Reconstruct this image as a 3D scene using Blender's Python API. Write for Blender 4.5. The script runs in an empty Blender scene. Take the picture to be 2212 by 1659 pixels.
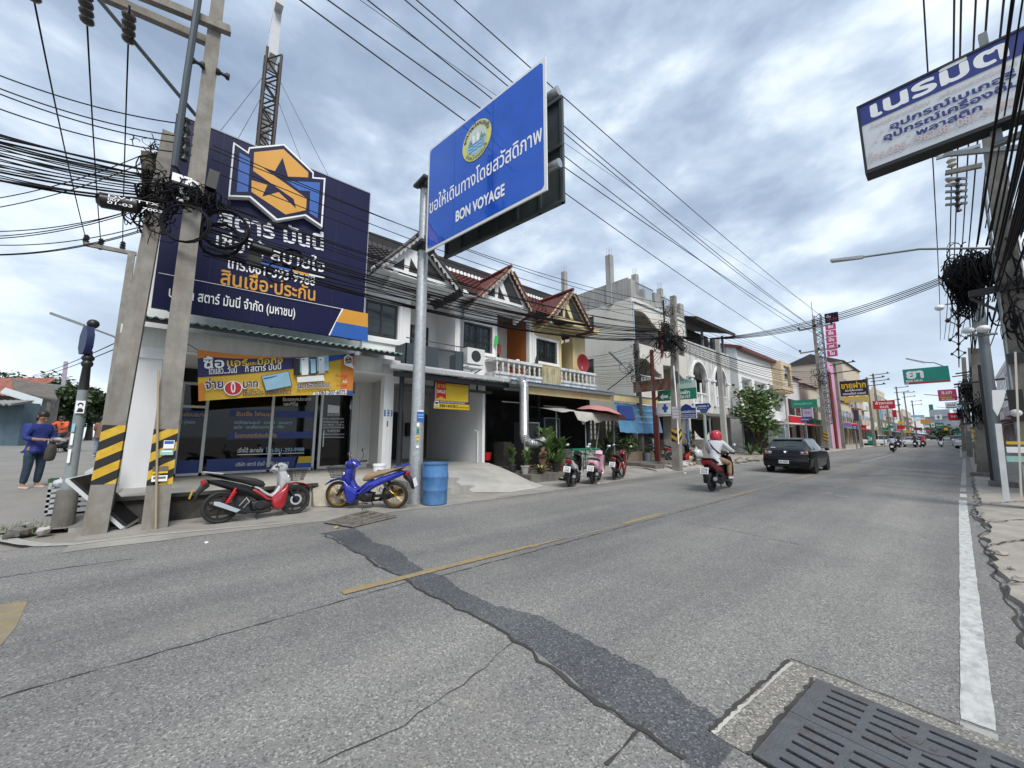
import bpy, math, random
import numpy as np
from math import radians as R_, sin, cos, pi
from mathutils import Vector, Matrix, geometry
random.seed(7)
SC = bpy.context.scene
COL = SC.collection
CAM_H = 1.55
PITCH, YAW, FOC = R_(7.743), R_(49.0025), 831.2
cd = bpy.data.cameras.new('camera'); cam = bpy.data.objects.new('camera', cd); COL.objects.link(cam)
cd.sensor_width = 36; cd.lens = 36*FOC/2212; cd.clip_start = .05; cd.clip_end = 3000
cam.location = (0, 0, CAM_H); cam.rotation_euler = (pi/2+PITCH, 0, YAW)
SC.camera = cam
SUN_EL, SUN_AZ = R_(50), R_(108)
w = bpy.data.worlds.new('World'); SC.world = w; w.use_nodes = True
nt = w.node_tree; N = nt.nodes; L = nt.links
bg = N['Background']
sky = N.new('ShaderNodeTexSky'); sky.sky_type = 'NISHITA'; sky.sun_disc = False
sky.sun_elevation = SUN_EL; sky.sun_rotation = SUN_AZ; sky.air_density = 1.2; sky.dust_density = 2.0
bg2 = N.new('ShaderNodeBackground')
tc = N.new('ShaderNodeTexCoord'); sep = N.new('ShaderNodeSeparateXYZ'); L.new(tc.outputs['Generated'], sep.inputs[0])
def wm(op, a, b):
    n = N.new('ShaderNodeMath'); n.operation = op
    for i, v in enumerate((a, b)):
        if isinstance(v, (int, float)): n.inputs[i].default_value = v
        else: L.new(v, n.inputs[i])
    return n.outputs[0]
cmb = N.new('ShaderNodeCombineXYZ')
L.new(sep.outputs[0], cmb.inputs[0]); L.new(sep.outputs[1], cmb.inputs[1]); L.new(wm('MULTIPLY', sep.outputs[2], 2.1), cmb.inputs[2])
def wnoise(scale, detail, rough, off, dist=0):
    mp = N.new('ShaderNodeMapping'); mp.inputs['Location'].default_value = off; mp.inputs['Scale'].default_value = (1, 1, 1)
    mp.inputs['Rotation'].default_value = (0, 0, .5)
    L.new(cmb.outputs[0], mp.inputs[0])
    n = N.new('ShaderNodeTexNoise'); n.inputs['Scale'].default_value = scale; n.inputs['Detail'].default_value = detail
    n.inputs['Roughness'].default_value = rough; n.inputs['Distortion'].default_value = dist; L.new(mp.outputs[0], n.inputs['Vector']); return n.outputs['Fac']
def ramp(fac, stops, nodes=N, links=L):
    r = nodes.new('ShaderNodeValToRGB'); e = r.color_ramp.elements
    while len(e) < len(stops): e.new(.5)
    for el, (p, c) in zip(e, stops): el.position = p; el.color = (*c, 1) if len(c) == 3 else c
    links.new(fac, r.inputs[0]); return r
big = wnoise(2.1, 7, .52, (3.4, 7.7, 1.3), .15)
fine = wnoise(6.0, 7, .55, (9.3, 1.2, 4.2), .2)
mixf = wm('ADD', wm('MULTIPLY', big, .72), wm('MULTIPLY', fine, .28))
clouds = ramp(mixf, [(.35, (.21, .27, .375)), (.445, (.275, .345, .455)), (.515, (.38, .46, .57)), (.575, (.56, .63, .71)), (.66, (.77, .82, .87))])
hz = ramp(sep.outputs[2], [(.0, (1, 1, 1)), (.10, (.8, .8, .8)), (.42, (0, 0, 0))])
mh = N.new('ShaderNodeMixRGB'); mh.inputs[2].default_value = (.72, .82, .90, 1)
hf = wm('MULTIPLY', hz.outputs[0], .42); L.new(hf, mh.inputs[0]); L.new(clouds.outputs[0], mh.inputs[1])
L.new(mh.outputs[0], bg2.inputs[0]); bg2.inputs[1].default_value = .72
L.new(sky.outputs[0], bg.inputs[0]); bg.inputs[1].default_value = .05
cover = ramp(wnoise(.9, 6, .5, (1.7, 4.4, 0)), [(.30, (.80, .80, .80)), (.42, (.97, .97, .97))])
ms = N.new('ShaderNodeMixShader'); L.new(cover.outputs[0], ms.inputs[0]); L.new(bg.outputs[0], ms.inputs[1]); L.new(bg2.outputs[0], ms.inputs[2])
L.new(ms.outputs[0], N['World Output'].inputs[0])
sl = bpy.data.lights.new('sun', 'SUN'); sl.energy = 1.6; sl.angle = R_(24); sl.color = (1, .96, .90)
so = bpy.data.objects.new('sun', sl); COL.objects.link(so); so.rotation_euler = (pi/2-SUN_EL, 0, pi-SUN_AZ)
vs = SC.view_settings; SC.display_settings.display_device = 'sRGB'
vs.view_transform = 'Standard'; vs.look = 'None'; vs.exposure = 1.12; vs.gamma = 1; vs.use_curve_mapping = False
SC.cycles.max_bounces = 6; SC.cycles.diffuse_bounces = 3; SC.cycles.glossy_bounces = 3; SC.cycles.transmission_bounces = 3; SC.cycles.transparent_max_bounces = 6
SC.cycles.use_denoising = True
# ------------------------------------------------------------------ survey helper: photo pixel (2212 wide) -> point on a world plane
_F = np.array([-sin(YAW)*cos(PITCH), cos(YAW)*cos(PITCH), sin(PITCH)]); _Rv = np.array([cos(YAW), sin(YAW), 0]); _U = np.cross(_Rv, _F)
def at(px, py, X=None, Y=None, Z=None):
    d = _F*FOC + _Rv*(px-1106) + _U*(829.5-py)
    t = X/d[0] if X is not None else Y/d[1] if Y is not None else (Z-CAM_H)/d[2]
    return Vector((d[0]*t, d[1]*t, CAM_H+d[2]*t))
def crop(ox, oy, k):
    return lambda x, y: ((ox+k*x)*.548611, (oy+k*y)*.548611)
MATS = {}
def pm(name, col, rough=.7, metal=0., var=.12, scale=3., bump=0., bscale=40., streak=0., stcol=(.05, .045, .035), spec=.5, coat=0., stmap=(3, 3, .35), detail=5):
    if name in MATS: return MATS[name]
    m = bpy.data.materials.new(name); m.use_nodes = True; MATS[name] = m
    n, l = m.node_tree.nodes, m.node_tree.links; b = n['Principled BSDF']
    b.inputs['Roughness'].default_value = rough; b.inputs['Metallic'].default_value = metal
    b.inputs['Specular IOR Level'].default_value = spec; b.inputs['Coat Weight'].default_value = coat
    t = n.new('ShaderNodeTexCoord')
    no = n.new('ShaderNodeTexNoise'); no.inputs['Scale'].default_value = scale; no.inputs['Detail'].default_value = detail; no.inputs['Roughness'].default_value = .6
    l.new(t.outputs['Object'], no.inputs['Vector'])
    r = ramp(no.outputs['Fac'], [(.28, tuple(c*(1-var) for c in col)), (.72, tuple(min(1, c*(1+var)) for c in col))], n, l)
    out = r.outputs[0]
    if streak:
        mp = n.new('ShaderNodeMapping'); mp.inputs['Scale'].default_value = stmap; l.new(t.outputs['Object'], mp.inputs[0])
        n2 = n.new('ShaderNodeTexNoise'); n2.inputs['Scale'].default_value = 1.6; n2.inputs['Detail'].default_value = 7; n2.inputs['Roughness'].default_value = .68
        l.new(mp.outputs[0], n2.inputs['Vector'])
        r2 = ramp(n2.outputs['Fac'], [(.46, (0, 0, 0)), (.75, (streak,)*3)], n, l)
        mx = n.new('ShaderNodeMixRGB'); l.new(r2.outputs[0], mx.inputs[0]); l.new(out, mx.inputs[1]); mx.inputs[2].default_value = (*stcol, 1); out = mx.outputs[0]
    l.new(out, b.inputs['Base Color'])
    if bump:
        n3 = n.new('ShaderNodeTexNoise'); n3.inputs['Scale'].default_value = bscale; n3.inputs['Detail'].default_value = 4; l.new(t.outputs['Object'], n3.inputs['Vector'])
        bp = n.new('ShaderNodeBump'); bp.inputs['Strength'].default_value = bump; bp.inputs['Distance'].default_value = .02; l.new(n3.outputs['Fac'], bp.inputs['Height']); l.new(bp.outputs[0], b.inputs['Normal'])
    return m
def plain(name, col, rough=.5, metal=0, **k): return pm(name, col, rough, metal, var=k.pop('var', .05), **k)
def emis(name, col, s):
    m = bpy.data.materials.new(name); m.use_nodes = True; b = m.node_tree.nodes['Principled BSDF']
    b.inputs['Base Color'].default_value = (*col, 1); b.inputs['Emission Color'].default_value = (*col, 1); b.inputs['Emission Strength'].default_value = s; return m
def glassy(name, tint, alpha):
    m = bpy.data.materials.new(name); m.use_nodes = True; n, l = m.node_tree.nodes, m.node_tree.links; n.remove(n['Principled BSDF'])
    tr = n.new('ShaderNodeBsdfTransparent'); tr.inputs[0].default_value = (*tint, 1); gl = n.new('ShaderNodeBsdfGlossy'); gl.inputs['Roughness'].default_value = .03
    fr = n.new('ShaderNodeFresnel'); fr.inputs[0].default_value = 1.5; mx = n.new('ShaderNodeMixShader')
    ad = n.new('ShaderNodeMath'); ad.operation = 'ADD'; ad.inputs[1].default_value = alpha; l.new(fr.outputs[0], ad.inputs[0]); l.new(ad.outputs[0], mx.inputs[0])
    l.new(tr.outputs[0], mx.inputs[1]); l.new(gl.outputs[0], mx.inputs[2]); l.new(mx.outputs[0], n['Material Output'].inputs[0]); return m
def stripes(name, fn):
    m = bpy.data.materials.new(name); m.use_nodes = True; n, l = m.node_tree.nodes, m.node_tree.links; b = n['Principled BSDF']; b.inputs['Roughness'].default_value = .65
    t = n.new('ShaderNodeTexCoord'); s = n.new('ShaderNodeSeparateXYZ'); l.new(t.outputs['Object'], s.inputs[0])
    def M(op, a, c=0.):
        q = n.new('ShaderNodeMath'); q.operation = op
        for i, v in enumerate((a, c)):
            if isinstance(v, (int, float)): q.inputs[i].default_value = v
            else: l.new(v, q.inputs[i])
        return q.outputs[0]
    f = fn(M, s.outputs)
    no = n.new('ShaderNodeTexNoise'); no.inputs['Scale'].default_value = 9; no.inputs['Detail'].default_value = 6; l.new(t.outputs['Object'], no.inputs['Vector'])
    f = M('ADD', f, M('MULTIPLY', M('SUBTRACT', no.outputs['Fac'], .5), .05))
    k = M('GREATER_THAN', f, .5)
    yl = ramp(no.outputs['Fac'], [(.3, (.50, .30, .015)), (.62, (.62, .40, .03)), (.8, (.42, .36, .22))], n, l)
    mx = n.new('ShaderNodeMixRGB'); l.new(k, mx.inputs[0]); l.new(yl.outputs[0], mx.inputs[1]); mx.inputs[2].default_value = (.012, .012, .012, 1); l.new(mx.outputs[0], b.inputs['Base Color']); return m
WHITE = pm('white_wall', (.76, .77, .76), .8, var=.06, scale=1.3, streak=.32, stcol=(.36, .35, .32), bump=.15)
WHITE2 = pm('white_clean', (.80, .80, .80), .75, var=.04, scale=1, streak=.14, stcol=(.5, .49, .46))
CREAM = pm('cream_wall', (.66, .55, .30), .85, var=.08, scale=1.2, streak=.35, stcol=(.30, .24, .13), bump=.15)
PALE = pm('pale_stained_wall', (.60, .58, .53), .9, var=.10, scale=.5, streak=.35, stcol=(.52, .45, .28), bump=.1)
GREYST = pm('stained_cement', (.34, .335, .32), .92, var=.18, scale=1.2, streak=.75, stcol=(.10, .095, .09), bump=.2, stmap=(3, 3, .2))
BLACKST = pm('mould_streaked_white', (.62, .62, .60), .9, var=.08, scale=1.5, streak=.95, stcol=(.07, .07, .065), stmap=(2.2, 2.2, .45), bump=.1)
CONC = pm('concrete', (.34, .33, .31), .92, var=.22, scale=3.5, streak=.45, stcol=(.14, .125, .10), bump=.35, bscale=30)
CONCL = pm('concrete_light', (.44, .425, .39), .92, var=.16, scale=1.6, streak=.25, stcol=(.20, .18, .15), bump=.25, stmap=(1.4, 1.4, 1.4))
POLEC = pm('pole_concrete', (.235, .222, .198), .93, var=.25, scale=3, streak=.6, stcol=(.15, .115, .075), bump=.3, bscale=50, stmap=(5, 5, .8))
OLDC = pm('old_dark_concrete', (.15, .14, .125), .95, var=.35, scale=3, streak=.5, stcol=(.05, .045, .04), bump=.4)
TILE = pm('roof_tile_maroon', (.135, .040, .032), .6, var=.35, scale=5, streak=.3, stcol=(.03, .02, .018), bump=.1)
TILER = pm('roof_tile_red', (.16, .042, .032), .6, var=.25, scale=5)
TILED = pm('roof_tile_dark', (.055, .05, .05), .6, var=.3, scale=5)
DGREY = plain('dark_grey_metal', (.035, .04, .045), .5, .2)
BLK = plain('black_plastic', (.012, .012, .013), .45)
RUB = pm('tyre_rubber', (.018, .018, .019), .75, var=.2, scale=20)
CABLE = plain('cable_black', (.009, .009, .011), .75, spec=.2)
STEEL = pm('galvanised_steel', (.42, .44, .45), .42, .75, var=.16, scale=7, streak=.2, stcol=(.25, .25, .25))
GREYP = pm('grey_paint', (.20, .23, .24), .55, var=.12, scale=4, streak=.35, stcol=(.10, .09, .07))
SILV = plain('silver_metal', (.60, .61, .62), .28, .9)
CHROME = plain('chrome', (.75, .75, .76), .08, 1.)
MIRR = plain('mirror_glass', (.9, .92, .94), .03, 1.)
ALUW = plain('white_aluminium', (.62, .65, .65), .4, .1)
DARKG = plain('dark_tinted_glass', (.022, .032, .034), .05, 0, spec=.6)
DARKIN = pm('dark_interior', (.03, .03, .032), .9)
NAVY = pm('navy_print', (.008, .010, .048), .45, var=.12, scale=1, spec=.22)
LNAVY = plain('navy_ink', (.012, .018, .10), .5)
ORAN = plain('sign_orange', (.62, .30, .035), .45)
SBLUE = plain('sign_blue', (.020, .105, .40), .45)
WPRT = plain('white_print', (.82, .83, .84), .45)
YEL = plain('yellow_print', (.68, .46, .02), .45)
RED = plain('red_print', (.52, .015, .02), .45)
GRN = plain('green_print', (.01, .20, .115), .5)
LBLU = plain('pale_blue_print', (.30, .52, .66), .45)
GOLD = plain('gold_print', (.60, .36, .06), .4)
PINK = plain('pink_print', (.55, .04, .16), .45)
BRED = plain('brown_red_paint', (.16, .035, .025), .6)
RUST = pm('rusty_sheet', (.16, .065, .030), .9, var=.55, scale=4, streak=.9, stcol=(.33, .35, .37), stmap=(1.2, 1.2, .6))
SKIN = plain('skin', (.30, .155, .095), .55)
HAIR = plain('black_hair', (.008, .007, .007), .5)
WOOD = pm('weathered_wood', (.17, .13, .09), .85, var=.3, scale=8)
def V(*a): return Vector(a)
class MB:
    def __init__(s): s.v = []; s.f = []; s.m = []; s.k = 0; s.p = []
    def add(s, vs, fs, k=None):
        o = len(s.v); s.p.append((o, len(s.f))); s.v += [tuple(p) for p in vs]; s.f += [tuple(i+o for i in f) for f in fs]; s.m += [s.k if k is None else k]*len(fs); return s
    def box(s, lo, hi, k=None):
        x0, y0, z0 = lo; x1, y1, z1 = hi
        return s.add([(x0,y0,z0),(x1,y0,z0),(x1,y1,z0),(x0,y1,z0),(x0,y0,z1),(x1,y0,z1),(x1,y1,z1),(x0,y1,z1)], [(0,3,2,1),(4,5,6,7),(0,1,5,4),(1,2,6,5),(2,3,7,6),(3,0,4,7)], k)
    def bar(s, a, b, w, h=None, up=(0,0,1), k=None, w2=None, h2=None):
        a, b = Vector(a), Vector(b); h = w if h is None else h; w2 = w if w2 is None else w2; h2 = h if h2 is None else h2
        d = (b-a).normalized(); u = Vector(up)
        if abs(d.dot(u)) > .98: u = V(0, 1, 0) if abs(d.y) < .9 else V(1, 0, 0)
        x = d.cross(u).normalized(); y = x.cross(d)
        vs = [p+x*sx*ww/2+y*sy*hh/2 for p, ww, hh in ((a, w, h), (b, w2, h2)) for sx, sy in ((-1,-1),(1,-1),(1,1),(-1,1))]
        return s.add(vs, [(0,3,2,1),(4,5,6,7),(0,1,5,4),(1,2,6,5),(2,3,7,6),(3,0,4,7)], k)
    def tube(s, pts, r, n=8, k=None, cap=True):
        pts = [Vector(p) for p in pts]; m = len(pts); rs = r if isinstance(r, (list, tuple)) else [r]*m
        vs = []; px = None
        for i, p in enumerate(pts):
            d = (pts[min(i+1, m-1)]-pts[max(i-1, 0)]).normalized()
            if px is None:
                u = V(0,0,1) if abs(d.z) < .9 else V(1,0,0); px = d.cross(u).normalized()
            else:
                px = (px-d*px.dot(d)).normalized()
            py = d.cross(px)
            vs += [p+px*rs[i]*cos(2*pi*j/n)+py*rs[i]*sin(2*pi*j/n) for j in range(n)]
        fs = [(i*n+j, i*n+(j+1)%n, (i+1)*n+(j+1)%n, (i+1)*n+j) for i in range(m-1) for j in range(n)]
        if cap: fs += [tuple(range(n))[::-1], tuple(range((m-1)*n, m*n))]
        return s.add(vs, fs, k)
    def lathe(s, prof, c=(0,0,0), n=20, axis='z', k=None):
        vs = []
        for r, h in prof:
            for j in range(n):
                a = 2*pi*j/n; p = (r*cos(a), r*sin(a), h)
                if axis == 'x': p = (h, r*cos(a), r*sin(a))
                if axis == 'y': p = (r*sin(a), h, r*cos(a))
                vs.append((p[0]+c[0], p[1]+c[1], p[2]+c[2]))
        m = len(prof)
        fs = [(i*n+j, i*n+(j+1)%n, (i+1)*n+(j+1)%n, (i+1)*n+j) for i in range(m-1) for j in range(n)]
        if prof[0][0] > 1e-4: fs.append(tuple(range(n))[::-1])
        if prof[-1][0] > 1e-4: fs.append(tuple(range((m-1)*n, m*n)))
        return s.add(vs, fs, k)
    def poly(s, pts, k=None): return s.add(pts, [tuple(range(len(pts)))], k)
    def prism(s, pts, d, k=None):
        n = len(pts); a = [Vector(p) for p in pts]; d = Vector(d)
        return s.add(a+[p+d for p in a], [tuple(range(n))[::-1], tuple(range(n, 2*n))]+[(i, (i+1)%n, n+(i+1)%n, n+i) for i in range(n)], k)
    def slab(s, pl, w, bev=.03, k=None, w2=None, yc=0):
        n = len(pl); ar = sum(pl[i][0]*pl[(i+1)%n][1]-pl[(i+1)%n][0]*pl[i][1] for i in range(n)); sg = 1 if ar > 0 else -1
        def inset(d):
            o = []
            for i in range(n):
                a, b, c = Vector(pl[i-1]), Vector(pl[i]), Vector(pl[(i+1)%n])
                e1, e2 = (b-a), (c-b); n1 = V(-e1.y, e1.x).normalized()*sg; n2 = V(-e2.y, e2.x).normalized()*sg; q = (n1+n2)
                q = q.normalized() if q.length > 1e-4 else n1
                o.append(b+q*d)
            return o
        rings = [(inset(bev), -w), (inset(bev*.3), -w+bev*.35), (inset(0), -w+bev), (inset(0), w-bev), (inset(bev*.3), w-bev*.35), (inset(bev), w)]
        vs = [(p[0], y+yc, p[1]) for rg, y in rings for p in rg]
        fs = [(i*n+j, i*n+(j+1)%n, (i+1)*n+(j+1)%n, (i+1)*n+j) for i in range(5) for j in range(n)]+[tuple(range(n))[::-1], tuple(range(5*n, 6*n))]
        return s.add(vs, fs, k)
    def grid(s, P, k=None):
        r, c = len(P), len(P[0]); return s.add([p for row in P for p in row], [(i*c+j, i*c+j+1, (i+1)*c+j+1, (i+1)*c+j) for i in range(r-1) for j in range(c-1)], k)
    def ball(s, c, r, n=10, k=None, sq=(1,1,1)):
        m = n//2+1
        vs = []; fs = []
        for i in range(m+1):
            t = pi*i/m
            for j in range(n): vs.append((c[0]+r*sq[0]*sin(t)*cos(2*pi*j/n), c[1]+r*sq[1]*sin(t)*sin(2*pi*j/n), c[2]+r*sq[2]*cos(t)))
        return s.add(vs, [(i*n+j, (i+1)*n+j, (i+1)*n+(j+1)%n, i*n+(j+1)%n) for i in range(m) for j in range(n)], k)
    def build(s, name, mats, parent=None, smooth=40, local=False):
        if name in SPLIT and parent is not None and len(s.p) > 1:
            for (o, f), (o2, f2) in zip(s.p, s.p[1:]+[(len(s.v), len(s.f))]): q = MB(); q.add(s.v[o:o2], [tuple(i-o for i in c) for c in s.f[f:f2]]); r = q.build(name, mats, parent, smooth, local)
            return r
        me = bpy.data.meshes.new(name); vs = s.v
        if parent is not None and not local:
            o = WLOC.get(parent, Vector()); vs = [(x-o.x, y-o.y, z-o.z) for x, y, z in vs]
        me.from_pydata(vs, [], s.f)
        for m in (mats if isinstance(mats, (list, tuple)) else [mats]): me.materials.append(m)
        if any(s.m): me.polygons.foreach_set('material_index', s.m)
        if smooth:
            me.polygons.foreach_set('use_smooth', [True]*len(s.f)); me.set_sharp_from_angle(angle=R_(smooth))
        me.update()
        ob = bpy.data.objects.new(name, me); COL.objects.link(ob)
        if parent is not None: ob.parent = parent; WLOC[ob] = WLOC.get(parent, Vector())
        return ob
WLOC = {}; SPLIT = {'post', 'window_moulding', 'clamp', 'bracket', 'valance', 'dark_doorway', 'frame_post', 'canopy_post', 'shelf_box', 'spoke_bracket', 'hanger'}
def thing(name, label, cat, loc=(0,0,0), rot=None, group=None):
    o = bpy.data.objects.new(name, None); COL.objects.link(o); o.location = loc; o.empty_display_size = .2; WLOC[o] = Vector(loc)
    if rot is not None: o.rotation_euler = rot
    return tag(o, label, cat, group)
def tag(o, label, cat, group=None):
    o['label'] = label; o['category'] = cat
    if group: o['group'] = group
    return o
def struct(o): o['kind'] = 'structure'; return o
def dup(root, loc, rot=None, label=None, group=None):
    def cp(o, par):
        c = o.copy(); COL.objects.link(c)
        if par is not None: c.parent = par
        for ch in o.children: cp(ch, c)
        return c
    r = cp(root, None); r.location = loc
    if rot is not None: r.rotation_euler = rot
    if label: r['label'] = label
    if group: r['group'] = group
    return r
def one(name, mb, mat, label, cat, group=None, smooth=40): return tag(mb.build(name, mat, smooth=smooth), label, cat, group)
_tc = {}
def glyphs(txt, bold=0.0):
    key = (txt, bold)
    if key in _tc: return _tc[key]
    cu = bpy.data.curves.new('t', 'FONT'); cu.body = txt; ob = bpy.data.objects.new('t', cu); COL.objects.link(ob)
    dg = bpy.context.evaluated_depsgraph_get(); ev = ob.evaluated_get(dg); c = ev.to_curve(dg)
    cont = []
    for sp in c.splines:
        b = sp.bezier_points; pts = []
        for i in range(len(b)):
            p, q = b[i], b[(i+1) % len(b)]
            straight = (p.handle_right-p.co).length < 1e-6 and (q.handle_left-q.co).length < 1e-6
            sg = geometry.interpolate_bezier(p.co, p.handle_right, q.handle_left, q.co, 2 if straight else 5)[:-1]
            for z in sg:
                z = z.to_2d()
                if not pts or (pts[-1]-z).length > 1e-4: pts.append(z)
        if len(pts) > 2: cont.append(pts)
    ev.to_curve_clear(); bpy.data.objects.remove(ob); bpy.data.curves.remove(cu)
    if bold:
        nc = []; AR = [np.array([(z.x, z.y) for z in q]) for q in cont]
        def inside(P, C):
            x0, y0, x1, y1 = C[:, 0], C[:, 1], np.roll(C[:, 0], -1), np.roll(C[:, 1], -1); px_, py_ = P[:, :1], P[:, 1:]; c_ = ((y0 > py_) != (y1 > py_)) & (px_ < (x1-x0)*(py_-y0)/np.where(y1 == y0, 1, y1-y0)+x0)
            return (c_.sum(1) % 2 == 1).all()
        for ci_, pts in enumerate(cont):
            n = len(pts); o = []; A_ = AR[ci_]; sg = (A_[:, 0]*np.roll(A_[:, 1], -1)-np.roll(A_[:, 0], -1)*A_[:, 1]).sum(); mn, mx = A_.min(0), A_.max(0)
            hole = sum(1 for j, B_ in enumerate(AR) if j != ci_ and (B_.min(0) < mn).all() and (B_.max(0) > mx).all() and inside(A_, B_)) % 2
            bs_ = bold*(-1 if (sg > 0) != bool(hole) else 1)
            for i in range(n):
                a, p, q = pts[i-1], pts[i], pts[(i+1) % n]
                e1, e2 = p-a, q-p; n1 = V(-e1.y, e1.x).normalized(); n2 = V(-e2.y, e2.x).normalized(); nn = n1+n2
                nn = nn.normalized() if nn.length > 1e-3 else n1
                o.append(p+nn*bs_)
            nc.append(o)
        cont = nc
    vs = []; es = []; segs = []
    for pts in cont:
        o = len(vs); n = len(pts); vs += pts; es += [(o+i, o+(i+1) % n) for i in range(n)]; segs += [(pts[i].x, pts[i].y, pts[(i+1) % n].x, pts[(i+1) % n].y) for i in range(n)]
    if not vs: return [], [], (0, 0, 0, 0)
    r = geometry.delaunay_2d_cdt([V(p.x, p.y) for p in vs], es, [], 0, 1e-5)
    ov, of = r[0], r[2]; S = np.array(segs)
    keep = []
    for f in of:
        cx = sum(ov[i].x for i in f)/3; cy = sum(ov[i].y for i in f)/3
        up = (S[:,1] <= cy) & (S[:,3] > cy); dn = (S[:,1] > cy) & (S[:,3] <= cy)
        xi = S[:,0]+(cy-S[:,1])/np.where(S[:,3] == S[:,1], 1, S[:,3]-S[:,1])*(S[:,2]-S[:,0])
        if int((up & (xi > cx)).sum())-int((dn & (xi > cx)).sum()): keep.append(tuple(f))
    xs = [p.x for p in vs]; ys = [p.y for p in vs]
    _tc[key] = ([(p.x, p.y) for p in ov], keep, (min(xs), min(ys), max(xs), max(ys)))
    return _tc[key]
class Art:
    """flat print on a board: origin o, unit axes u (right) and v (up); everything in metres, each layer 2 mm above the last"""
    def __init__(s, o, u, v): s.o, s.u, s.v = Vector(o), Vector(u).normalized(), Vector(v).normalized(); s.n = s.u.cross(s.v).normalized(); s.mb = MB(); s.mats = []; s.lay = 1
    def _k(s, m):
        if m not in s.mats: s.mats.append(m)
        return s.mats.index(m)
    def P(s, a, b, h=None): return s.o+s.u*a+s.v*b+s.n*(s.lay*.002 if h is None else h)
    def st(s, p): d = Vector(p)-s.o; return d.dot(s.u), d.dot(s.v)
    def shape(s, m, pts, up=True):
        s.lay += up; q = [s.P(*p) for p in pts]
        ar = sum(pts[i][0]*pts[(i+1)%len(pts)][1]-pts[(i+1)%len(pts)][0]*pts[i][1] for i in range(len(pts)))
        s.mb.poly(q if ar > 0 else q[::-1], s._k(m)); return s
    def rect(s, m, x0, y0, x1, y1): return s.shape(m, [(x0,y0),(x1,y0),(x1,y1),(x0,y1)])
    def disc(s, m, c, r, n=28, sq=1): return s.shape(m, [(c[0]+r*cos(2*pi*i/n), c[1]+r*sq*sin(2*pi*i/n)) for i in range(n)])
    def text(s, m, txt, a, b, h, bold=.012, slant=0, maxh=None):
        vs, fs, bb = glyphs(txt, bold)
        if not fs: return s
        a, b = Vector(a), Vector(b); d = b-a; wd = bb[2]-bb[0]; ex = d/wd; ey = V(0, h) if getattr(s, 'flat', False) else V(-d.y, d.x).normalized()*h
        s.lay += 1
        q = [s.P(*(a+ex*(x-bb[0]+slant*y)+ey*y)) for x, y in vs]
        fl = [f if (vs[f[1]][0]-vs[f[0]][0])*(vs[f[2]][1]-vs[f[0]][1])-(vs[f[2]][0]-vs[f[0]][0])*(vs[f[1]][1]-vs[f[0]][1]) > 0 else f[::-1] for f in fs]
        s.mb.add(q, fl, s._k(m)); return s
    def px(s, x, y):
        d = Vector(_F*FOC + _Rv*(x-1106) + _U*(829.5-y)); c = V(0, 0, CAM_H); t = (s.o-c).dot(s.n)/d.dot(s.n); return s.st(c+d*t)
    def arc(s, m, txt, c, r, a0, a1, h, bold=.01, inside=False):
        g = []
        for ch in txt:
            if g and (ch in 'ัิีึืฺุู็่้๊๋์ํ'): g[-1] += ch
            else: g.append(ch)
        for i, q in enumerate(g):
            a = a0+(a1-a0)*(i+.5)/len(g); w_ = h*.28; tx = V(sin(a), -cos(a)) if not inside else V(-sin(a), cos(a)); p = V(c[0]+r*cos(a), c[1]+r*sin(a)); s.lay -= 1; s.text(m, q, p-tx*w_, p+tx*w_, h, bold)
        s.lay += 1; return s
    def done(s, parent, name='lettering'): return s.mb.build(name, s.mats, parent, smooth=0)
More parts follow.
